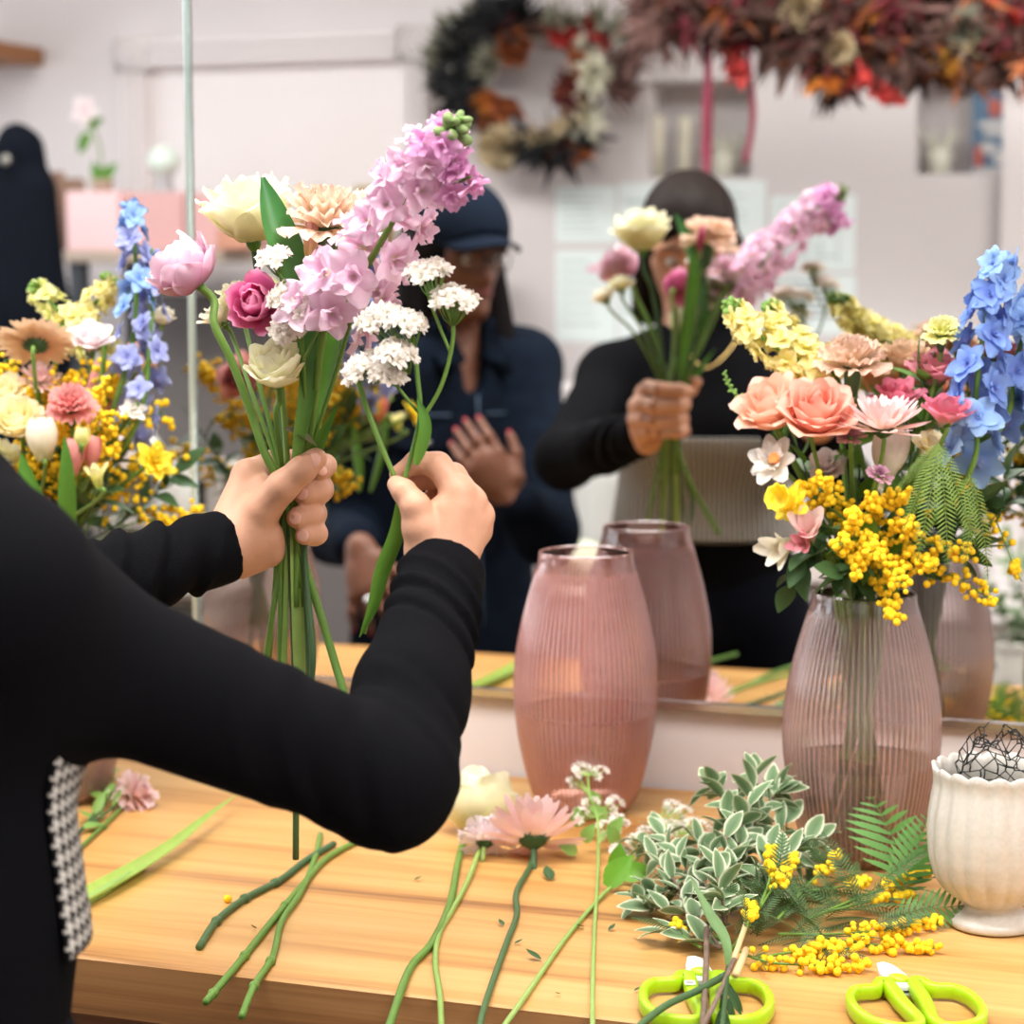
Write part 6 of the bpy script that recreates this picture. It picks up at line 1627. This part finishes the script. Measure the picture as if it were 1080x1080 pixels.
# guitar-like brown board and coat stand
p = mir(64, 196, DC - .12)
r = thing('hanging_coat', 'dark navy coat hung on a stand at the left edge of the mirror', 'coat', (mir(22, 300, 2.45).x, -2.45, 0))
cx = mir(20, 135, 2.45)
cwz = lambda px, py: mir(px, py, 2.45)
ct_ = sdf_mesh([cone(cwz(20, 172), cwz(18, 330), .075, .13, .05, (0, 1, 0), .6), cone(cwz(18, 330), cwz(14, 480), .13, .16, .05, (0, 1, 0), .6), cone(cwz(40, 200), cwz(54, 380), .045, .05, .04), cone(cwz(-2, 200), cwz(-20, 380), .045, .05, .04), cone(cwz(22, 155), cwz(18, 150), .055, .05, .03)], .012)
ct_.build('coat_body', plain('coat_navy', srgb(15, 19, 27), .95, spec=.08), r)
MB().ball(cwz(23, 170) + Vector((0, .075, 0)), .014, 12, 8, (1, .5, 1)).build('button', plain('pewter', srgb(150, 146, 138), .35, .8), r)
MB().tube([(cx.x, -2.47, .0), (cx.x, -2.47, cwz(20, 150).z)], .016, 10).build('stand_pole', DG, r)
MB().lathe([(.002, 0), (.17, 0), (.17, .015), (.03, .03), (.02, .05)], 24, (cx.x, -2.47, 0)).build('stand_base', DG, r)
p, q = mir(54, 150, DC + .15), mir(76, 262, DC + .15)
m = MB().box(((p.x + q.x) / 2 - .01, p.y, (p.z + zsh) / 2 - .04), (.035, .02, p.z - zsh - .08), bev=.004)
m.box(((p.x + q.x) / 2 + .02, p.y, zsh + .10), (.11, .022, .2), bev=.02)
tag(m.build('wooden_board', plain('walnut', srgb(134, 104, 86), .6)), 'brown wooden board with a handle leaning beside the coat in the mirror', 'board')
p, q = mir(-110, 38, 2.9), mir(-22, 62, 2.9)
m = MB().box(((p.x + q.x) / 2, -3.07, (p.z + q.z) / 2), (q.x - p.x, .35, .05), bev=.004)
r = m.build('wall_shelf', plain('oak_brown', srgb(150, 98, 54), .5), sm=False); tag(r, 'brown wooden wall shelf at the top left corner in the mirror', 'shelf')
# grey rack with white pots
p0, p1 = mir(60, 552, 1.9), mir(206, 552, 1.9)
rk = thing('rack', 'grey two-tier rack of white pots, seen in the mirror below the yellow daffodil', 'rack', ((p0.x + p1.x) / 2, -2.05, 0))
zA, zB = mir(140, 548, 1.9).z, mir(140, 494, 1.9).z
GR = plain('rack_grey', srgb(176, 168, 158), .6)
for z in (zA, zB): MB().box(((p0.x + p1.x) / 2, -2.05, z - .012), (p1.x - p0.x + .1, .3, .024), bev=.003).build('shelf', GR, rk, sm=False)
for x in (p0.x - .04, p1.x + .04):
    for y in (-1.92, -2.18): MB().box((x, y, zB / 2), (.03, .03, zB)).build('leg', GR, rk, sm=False)
MB().box(((p0.x + p1.x) / 2, -2.19, zA / 2 + .1), (p1.x - p0.x, .01, zA)).build('back_panel', plain('rack_dark', srgb(92, 86, 78), .7), rk, sm=False)
POT = plain('white_pot', srgb(232, 232, 226), .4)
for i, (px, w_, lab) in enumerate([(106, 24, 'leftmost white pot on the grey rack in the mirror'), (132, 30, 'white pot in the middle of the grey rack in the mirror'), (165, 28, 'white pot under the yellow daffodil, right on the grey rack')]):
    c = mir(px, 540, 1.98); rad = w_ / 2 * (1.98 + 2.47) / F * 1.12; hh = zB - .03 - zA
    tag(MB().lathe([(.002, 0), (rad * .82, 0), (rad, hh * .95), (rad * .94, hh * .95), (rad * .75, hh * .2), (.002, hh * .18)], 24, (c.x, c.y, zA), close=False).build('flower_pot', POT), lab, 'pot', 'white pots on the grey rack')
for i, (px, lab) in enumerate([(132, 'blush ceramic jar on top of the rack in the mirror'), (155, 'white ceramic jar on top of the rack behind the yellow daffodil')]):
    c = mir(px, 490, 1.98)
    tag(MB().lathe([(.002, 0), (.028, 0), (.036, .03), (.030, .055), (.016, .07), (.02, .085), (.014, .083)], 20, (c.x, c.y, zB)).build('ceramic_jar', plain('jar_blush', srgb(226, 210, 204), .4) if i == 0 else POT), lab, 'jar')
c = mir(186, 552, 1.3)
tag(MB().lathe([(.002, 0), (.075, 0), (.03, .19), (.012, .25), (.008, .252)], 20, (c.x, c.y, mir(186, 556, 1.3).z - .10)).build('white_funnel', POT), 'white cone-shaped vessel beside the mirror seam', 'vessel')
zf = mir(186, 556, 1.3).z - .10
st_ = thing('stool', 'small stool carrying the white cone-shaped vessel, in the mirror', 'stool', (c.x, c.y, 0))
MB().lathe([(.002, zf - .03), (.15, zf - .03), (.155, zf - .01), (.15, zf), (.002, zf)], 24, (c.x, c.y, 0)).build('seat', GR, st_)
for q in range(4): MB().tube([(c.x + .11 * math.cos(q * PI / 2 + .5), c.y + .11 * math.sin(q * PI / 2 + .5), zf - .03), (c.x + .14 * math.cos(q * PI / 2 + .5), c.y + .14 * math.sin(q * PI / 2 + .5), 0)], .012, 8).build('leg', GR, st_)

# wall of papers
PAP = plain('paper', srgb(236, 248, 247), .7)
INK = plain('grey_print', srgb(200, 214, 213), .8)
PKK = plain('pink_highlighter', srgb(248, 170, 196), .8)
for i, (x0, y0, x1, y1, lab) in enumerate([(586, 196, 650, 256, 'sheet of paper on the wall, upper left of the group in the mirror'), (586, 264, 650, 360, 'sheet of paper with a pink stripe, lower left of the group'), (652, 192, 716, 360, 'tall sheet of paper just left of the florist’s head in the mirror'), (740, 190, 808, 262, 'sheet of paper above right of the florist’s head'), (812, 206, 903, 286, 'sheet of paper with a printed grid, upper right of the group'), (806, 290, 903, 352, 'sheet of paper with dark lines of print, lower right of the group')]):
    p, q = onwall(x0, y1), onwall(x1, y0)
    xa, xb = min(p.x, q.x), max(p.x, q.x)
    r = thing('paper_sheet', lab.replace('’', "'"), 'paper', ((xa + xb) / 2, NY + .001, p.z), 'papers pinned to the wall')
    MB().box(((xa + xb) / 2, NY + .0015, (p.z + q.z) / 2), (xb - xa, .002, q.z - p.z)).build('sheet', PAP, r, sm=False)
    m = MB(); nl = 7; hgt = q.z - p.z; wd = xb - xa
    rnd = random.Random(i)
    for k in range(nl):
        l = rnd.uniform(.5, .9); z = q.z - hgt * (.12 + .8 * k / nl)
        m.box((xa + wd * (.08 + l * .42), NY + .0029, z), (wd * l * .84, .0008, hgt * (.03 if i != 5 else .05)))
    if i == 4:
        for k in range(4): m.box((xa + wd * (.2 + .2 * k), NY + .0029, p.z + hgt * .4), (.004, .0008, hgt * .6))
    m.build('print', INK if i != 5 else plain('dark_print', srgb(150, 158, 162), .8), r, sm=False)
    if i == 1: MB().box((xa + wd * .72, NY + .0032, q.z - hgt * .2), (wd * .36, .0008, hgt * .06)).build('highlight', PKK, r, sm=False)
# candles and ornaments in the niches
zn = NICHE1[2]
for px, w_, lab in ((694, 14, 'left tall ivory candle in the wall niche'), (722, 15, 'right tall ivory candle in the wall niche, beside the ribbon')):
    c = mir(px, 150, WF + .08); top = mir(px, 122, WF + .08).z
    r = thing('pillar_candle', lab, 'candle', (c.x, c.y, zn), 'candles in the wall niche')
    rad = w_ / 2 * 5.9 / F
    MB().lathe([(.002, 0), (rad, 0), (rad, top - zn - .005), (rad * .9, top - zn), (.003, top - zn - .004)], 18, (c.x, c.y, zn)).build('wax', plain('ivory_wax', srgb(232, 228, 208), .5), r)
    MB().tube([(c.x, c.y, top - .004), (c.x, c.y, top + .01)], .0015, 5).build('wick', DG, r)
def antler(px, D, lab, zn):
    c = mir(px, 165, D); rnd = random.Random(px)
    m = MB().lathe([(.002, 0), (.035, 0), (.03, .03), (.04, .05), (.02, .07)], 16, (c.x, c.y, zn))
    for k in range(7):
        a = k * .9
        m.tube(smooth([(c.x, c.y, zn + .05), (c.x + .03 * math.cos(a), c.y + .02 * math.sin(a), zn + .08), (c.x + .055 * math.cos(a), c.y + .03 * math.sin(a), zn + .11 + .015 * (k % 2))], 4), [.010, .004], 6)
    tag(m.build('coral_ornament', plain('ornament_white', srgb(222, 222, 206), .6)), lab, 'ornament')
antler(766, WF + .08, 'white branching ornament in the left wall niche', zn)
antler(990, WF + .08, 'white branching ornament in the right wall niche', zn)
c = mir(1047, 140, WF + .10); q0 = mir(1024, 172, WF + .10); q1 = mir(1070, 96, WF + .10)
bk = thing('greeting_card', 'blue illustrated card standing in the right wall niche', 'card', (c.x, c.y, zn))
hC = q1.z - zn; wC = q1.x - q0.x
Rt = Matrix.Rotation(math.radians(8), 3, 'X')
MB().box((c.x, c.y, zn + hC / 2), (wC, .006, hC)).build('card', plain('card_blue', srgb(104, 138, 168), .6), bk, sm=False)
m = MB()
for k, (fx, fz, fw, fh) in enumerate([(0, .60, .8, .09), (.05, .50, .6, .07), (-.1, .32, .5, .12), (.2, .2, .4, .14)]): m.ball((c.x + fx * wC, c.y + .004, zn + fz * hC), 1, 12, 6, (fw * wC / 2, .002, fh * hC / 1.6))
m.build('lettering', plain('card_white', srgb(226, 226, 226), .6), bk)
m = MB().ball((c.x + .05 * wC, c.y + .004, zn + .8 * hC), 1, 12, 6, (.18 * wC, .002, .12 * hC)); m.ball((c.x - .32 * wC, c.y + .004, zn + .22 * hC), 1, 12, 6, (.14 * wC, .002, .16 * hC)); m.build('print', plain('card_red', srgb(204, 112, 100), .6), bk)
MB().box((c.x, c.y - .02, zn + .01), (wC * .9, .05, .02)).build('card_stand', plain('card_white', srgb(226, 226, 226), .6), bk, sm=False)

# ------------------------------------------------------------------ dried wreath and hanging garland
def drymat(n, c, v=.25): return plain('dried_' + n, srgb(*c), .85, var=v, scale=25)
DR = dict(black=drymat('black', (40, 42, 46)), brown=drymat('brown', (86, 60, 52)), rust=drymat('rust', (168, 96, 56)), orange=drymat('orange', (202, 124, 48)), wine=drymat('wine', (118, 44, 54)), red=drymat('red', (204, 72, 68)), straw=drymat('straw', (204, 186, 150)), ivory=drymat('ivory', (228, 226, 208)), mauve=drymat('mauve', (116, 84, 78)), sage=drymat('sage', (150, 150, 132)), gold=drymat('gold', (198, 142, 46)))
def tuft(m, c, d, n, L, W, rnd, spread=.6):
    for _ in range(n):
        o = (Vector(d) + Vector((rnd.gauss(0, spread), rnd.gauss(0, spread), rnd.gauss(0, spread)))).normalized()
        leaf(m, c, o, Vector((rnd.gauss(0, 1), rnd.gauss(0, 1), rnd.gauss(0, 1))), L * rnd.uniform(.6, 1.1), W * rnd.uniform(.7, 1.2), rnd.uniform(-.2, .3), .3, 4, m=2)
wc = onwall(566, 90, .05); PXM = zdepth(Vector((wc.x, -wc.y, wc.z))) / F
wr_ = thing('dried_wreath', 'round wreath of dark and rust dried flowers, upper middle in the mirror', 'wreath', (wc.x, NY + .02, wc.z))
ring = [(wc.x + 64 * PXM * math.cos(q), NY + .09, wc.z + 62 * PXM * math.sin(q)) for q in np.linspace(0, 2 * PI, 33)]
m = MB().tube(ring, .034, 8)
m.build('ring', DR['brown'], wr_)
rnd = random.Random(31)
def wpt(px, py, off=.07): return mir(px, py, WF - off)
groups = {}
def addt(k, px, py, n, L, W, sp=.6, dirp=None):
    n = int(n * 1.7); L *= 1.2
    px = 566 + (px - 566) * .95; py = 90 + (py - 90) * .95
    c = wpt(px, py, rnd.uniform(.10, .15))
    v_ = Vector((c.x - wc.x, 0, c.z - wc.z)); v_ = v_.normalized() if v_.length > 1e-4 else Vector((0, 0, 1))
    tuft(groups.setdefault(k, MB()), c, v_ * .7 + Vector((0, .75, 0)) if dirp is None else dirp, n, L, W, rnd, sp)
for px, py in [(510, 60), (496, 78), (484, 92), (500, 100), (512, 40), (530, 24), (520, 30), (545, 18), (488, 52), (505, 86), (575, 155), (590, 160), (606, 150), (560, 150), (548, 10), (498, 112)]: addt('black', px, py, 16, .10, .012)
for px, py in [(470, 60), (468, 78), (490, 30), (505, 20), (530, 60), (520, 70), (585, 30), (600, 25), (476, 40), (645, 30), (630, 20)]: addt('sage', px, py, 12, .08, .010)
for px, py in [(545, 48), (535, 55), (610, 66), (602, 90), (528, 120), (510, 122), (600, 165), (610, 160), (540, 110), (525, 108)]: addt('rust', px, py, 14, .05, .016)
for px, py in [(505, 107), (512, 110)]: addt('orange', px, py, 26, .035, .014, 1.0)
for px, py in [(595, 34), (600, 38), (590, 30), (625, 28), (630, 36), (640, 42)]: addt('red', px, py, 14, .04, .016, .9)
for px, py in [(598, 84), (594, 98), (604, 100), (600, 110), (536, 14), (530, 24), (514, 26)]: addt('wine', px, py, 16, .045, .010, .9)
for px, py in [(628, 74), (632, 84), (626, 92), (612, 58), (622, 126), (616, 138)]: addt('ivory', px, py, 14, .06, .02, .8)
for px, py in [(520, 160), (530, 152), (540, 160), (516, 150), (600, 128), (608, 124), (590, 132), (566, 142)]: addt('straw', px, py, 16, .055, .010, .8)
for px, py in [(650, 70), (662, 62), (668, 50), (655, 85), (645, 100), (660, 96), (672, 36)]: addt('mauve', px, py, 14, .07, .007, .7)
for k, mb in groups.items(): mb.build('dried_sprigs', DR[k], wr_).name = 'dried_sprigs_' + k if False else 'dried_sprigs'
m = MB()
inst('bloom', bloom_mesh('rose', DR['rust'], 0), frame(wpt(546, 52, .12), (0, 1, 0), 0, .05), wr_)
inst('bloom', bloom_mesh('rose', DR['red'], 1), frame(wpt(598, 35, .12), (0, 1, 0), 0, .04), wr_)
inst('bloom', bloom_mesh('daffdouble', DR['ivory'], 1), frame(wpt(630, 76, .12), (.1, 1, 0), 0, .06), wr_)
inst('bloom', bloom_mesh('carn', DR['straw'], 1), frame(wpt(530, 156, .10), (-.1, 1, 0), 0, .06), wr_)

# garland hanging from the ceiling
gr = thing('dried_garland', 'broad hanging garland of rust and wine dried flowers at the top right in the mirror', 'garland', mir(880, 40, 2.45))
groups = {}; rnd = random.Random(57)
p0, p1 = mir(690, 6, 2.45), mir(1130, 20, 2.45)
MB().tube([p0, p0.lerp(p1, .5) + Vector((0, 0, .02)), p1], .03, 8).build('branch', DR['brown'], gr)
for f_ in (.12, .5, .85):
    q = p0.lerp(p1, f_); MB().tube([q, (q.x, q.y, H)], .003, 5).build('hanger', DR['brown'], gr)
def gad(k, px, py, n, L, W, sp=.6, dirp=(0, .2, -.7)):
    c = mir(px, py, 2.45 - rnd.uniform(-.05, .12))
    tuft(groups.setdefault(k, MB()), c, Vector(dirp), n, L, W, rnd, sp)
for i in range(110):
    px = rnd.uniform(700, 1110); gad(rnd.choice(['brown', 'brown', 'brown', 'brown', 'rust', 'mauve', 'wine']), px, rnd.uniform(-30, 32 + (34 if px > 830 else 4)), 14, .11, .011, .8)
for i in range(22): gad('mauve', 690 + rnd.random() * 60, rnd.uniform(-10, 34), 10, .12, .007, .4, (-.5, .1, -.6))
for i in range(11): gad('wine', rnd.uniform(740, 1080), rnd.uniform(-10, 50), 12, .08, .014, .7)
for px, py in [(905, 66), (912, 74), (930, 84), (936, 96), (944, 64), (900, 76), (776, 58), (782, 72), (838, 48), (1060, 12), (1044, 20)]: gad('red', px, py, 12, .05, .015, .7)
for px, py in [(745, 4), (756, 8), (890, 34), (868, 84), (935, 6), (960, 14), (890, 26), (975, 60), (1010, 50)]: gad('orange', px, py, 14, .06, .014, .8)
for px, py in [(1000, 50), (1006, 62), (1012, 72), (998, 40)]: gad('gold', px, py, 16, .06, .012, .6)
for px, py in [(880, 50), (888, 56), (876, 42), (1016, 20), (1030, 34), (838, 6), (850, 12), (1024, 44)]: gad('straw', px, py, 18, .06, .012, .9)
for px, py in [(868, 76), (880, 82), (890, 84), (872, 92), (1070, 30), (1080, 50), (970, 72), (960, 60), (835, 40), (815, 56)]: gad('brown', px, py, 16, .08, .010, .6)
for k, mb in groups.items(): mb.build('dried_sprigs', DR[k], gr)
inst('bloom', bloom_mesh('carn', DR['straw'], 0), frame(mir(846, 8, 2.33), (0, 1, -.3), 0, .045), gr)
inst('bloom', bloom_mesh('carn', DR['sage'], 1), frame(mir(1020, 30, 2.36), (0, 1, -.3), 0, .05), gr)
inst('bloom', bloom_mesh('carn', DR['straw'], 2), frame(mir(884, 50, 2.36), (0, 1, -.3), 0, .04), gr)
VEL = plain('wine_velvet', srgb(136, 40, 66), .8, sheen=.4)
for pts, W in [([(748, 30), (746, 80), (746, 130), (745, 165), (744, 192)], .012), ([(786, 40), (792, 85), (794, 130), (786, 172)], .007)]:
    m = MB(); P = smooth([mir(a, b, 2.40) for a, b in pts], 6)
    vs = []
    for i, p in enumerate(P):
        tw = .5 * math.sin(i * .35)
        for u in (-1, 1): vs.append(p + Vector((math.cos(tw), math.sin(tw), 0)) * (u * W))
    m.add(vs, [(2 * i, 2 * i + 1, 2 * i + 3, 2 * i + 2) for i in range(len(P) - 1)])
    rb = m.build('ribbon', VEL, gr); sd = rb.modifiers.new('thick', 'SOLIDIFY'); sd.thickness = .002

# ------------------------------------------------------------------ work table between the two people, and bits at the right
zt_ = mir(620, 486, 2.55).z
p0, p1 = mir(588, 486, 2.55), mir(780, 486, 2.55)
wt = thing('side_table', 'grey side table with a white cloth between the two people in the mirror', 'table', ((p0.x + p1.x) / 2, -2.75, 0))
MB().box(((p0.x + p1.x) / 2, -2.78, zt_ - .02), (p1.x - p0.x, .45, .04), bev=.004).build('tabletop', plain('table_grey', srgb(150, 144, 140), .5), wt, sm=False)
for x in (p0.x + .05, p1.x - .05):
    for y in (-2.6, -2.95): MB().box((x, y, (zt_ - .04) / 2), (.05, .05, zt_ - .04)).build('leg', plain('table_grey', srgb(150, 144, 140), .5), wt, sm=False)
m = MB(); vs = []
for i in range(14):
    for j in range(16):
        x = p0.x - .01 + .30 * j / 15; q = i / 13
        y = -2.95 + .42 * min(1, q / .6); z = zt_ + .003 if q < .6 else zt_ + .003 - (q - .6) * .55
        y += (.012 + .014 * math.sin(j * 1.4)) if q >= .6 else 0
        vs.append((x, y, z + .004 * math.sin(j * .9 + i)))
m.add(vs, [(i * 16 + j, i * 16 + j + 1, (i + 1) * 16 + j + 1, (i + 1) * 16 + j) for i in range(13) for j in range(15)])
o = m.build('cloth', plain('white_cloth', srgb(206, 206, 202), .9)); sd = o.modifiers.new('thick', 'SOLIDIFY'); sd.thickness = .003; tag(o, 'white cloth hanging off the grey side table, left of the florist in the mirror', 'cloth')
c = mir(566, 386, 2.9)
tag(MB().lathe([(.002, 0), (.035, 0), (.042, .09), (.038, .088), (.03, .01)], 20, (c.x, c.y - .05, c.z - .045)).build('purple_cup', plain('lilac_plastic', srgb(160, 134, 196), .5)), 'lilac purple cup on a ledge right of the denim jacket in the mirror', 'cup')
z_ = c.z - .045
tag(MB().box((c.x + .02, c.y - .08, z_ - .012), (.26, .16, .024), bev=.003).build('wall_ledge', TRIM, sm=False), 'white wall ledge carrying the lilac cup', 'shelf')
for px, py, lab in ((552, 430, 'white box beneath the lilac cup in the mirror'),):
    a_ = mir(px - 12, py + 28, 2.85); b_ = mir(px + 34, py - 28, 2.85)
# pale gourd on a low stool between the two people
V6 = mir(612, 592, 2.1); zg = V6.z - .045
tag(MB().lathe([(.002, 0), (.03, 0), (.062, .022), (.07, .05), (.056, .075), (.025, .09), (.002, .092)], 28, (V6.x, V6.y, zg), lambda r_, z, a, i: (r_ * (1 + .04 * math.cos(a * 9)), z)).build('white_pumpkin', plain('pale_green_glaze', srgb(220, 224, 196), .4)), 'pale green-white gourd on a stool, in the mirror behind the pink vase', 'gourd')
s6 = thing('stool', 'low grey stool carrying the pale gourd between the two people in the mirror', 'stool', (V6.x, V6.y, 0))
MB().lathe([(.002, zg - .03), (.14, zg - .03), (.145, zg - .012), (.14, zg), (.002, zg)], 24, (V6.x, V6.y, 0)).build('seat', GR, s6)
for q in range(4): MB().tube([(V6.x + .1 * math.cos(q * PI / 2 + .5), V6.y + .1 * math.sin(q * PI / 2 + .5), zg - .03), (V6.x + .13 * math.cos(q * PI / 2 + .5), V6.y + .13 * math.sin(q * PI / 2 + .5), 0)], .012, 8).build('leg', GR, s6)
# shelf and pilaster at the far right of the mirror
p, q = onwall(1010, 660), onwall(1052, 642)
r = tag(MB().box((p.x + .25, NY + .10, mir(1030, 650, WF - .2).z), (.9, .2, .035), bev=.004).build('wall_ledge', TRIM, sm=False), 'white ledge on the wall at the far right in the mirror', 'shelf')
a_ = onwall(1052, 500)
m = MB().box((a_.x + .03, NY + .02, H / 2), (.07, .04, H), bev=.004); struct(m.build('trim_1', TRIM, sm=False))
c = mir(830, 560, 2.5)
st = thing('stool', 'taupe upholstered stool right of the florist in the mirror', 'stool', (c.x, c.y, 0))
zs_ = mir(830, 500, 2.5).z
MB().box((c.x, c.y, zs_ - .13), (.26, .28, .26), bev=.03).build('seat', plain('taupe_fabric', srgb(170, 158, 152), .9), st)
for sx in (-.1, .1):
    for sy in (-.1, .1): MB().tube([(c.x + sx, c.y + sy, zs_ - .24), (c.x + sx * 1.2, c.y + sy * 1.2, 0)], .014, 8).build('leg', DG, st)
# ================================================================== light
def area(name, loc, rot, sx, sy, power, col):
    l = bpy.data.lights.new(name, 'AREA'); l.shape = 'RECTANGLE'; l.size = sx; l.size_y = sy; l.energy = power; l.color = col
    o = bpy.data.objects.new(name, l); COL.objects.link(o); o.location = loc; o.rotation_euler = rot
    return o
area('window_daylight', (XL - 0.16, (WY0 + WY1) / 2, (WZ0 + WZ1) / 2), (0, -PI / 2, 0), 1.45, 2.1, 42, (0.88, 0.94, 1.0))
for i, (x, y) in enumerate(((-2.6, -1.6), (-0.9, -1.0), (0.8, -1.8))):
    area('ceiling_lamp', (x, y, H - 0.05), (0, 0, 0), 1.4, 0.7, (38, 54, 56)[i], (1.0, 0.98, 0.955))
w = bpy.data.worlds.new('sky'); SC.world = w; w.use_nodes = True
bg = w.node_tree.nodes['Background']
sky = w.node_tree.nodes.new('ShaderNodeTexSky'); sky.sky_type = 'HOSEK_WILKIE'; sky.turbidity = 6
w.node_tree.links.new(sky.outputs[0], bg.inputs['Color']); bg.inputs['Strength'].default_value = 0.4
vs = SC.view_settings
SC.display_settings.display_device = 'sRGB'
vs.view_transform = 'Standard'; vs.look = 'None'; vs.exposure = 0.18; vs.gamma = 1.0; vs.use_curve_mapping = False
cy = SC.cycles
cy.use_denoising = True
cy.max_bounces = 14; cy.diffuse_bounces = 5; cy.glossy_bounces = 5; cy.transparent_max_bounces = 32; cy.transmission_bounces = 8
cy.sample_clamp_indirect = 6.0; cy.caustics_reflective = False
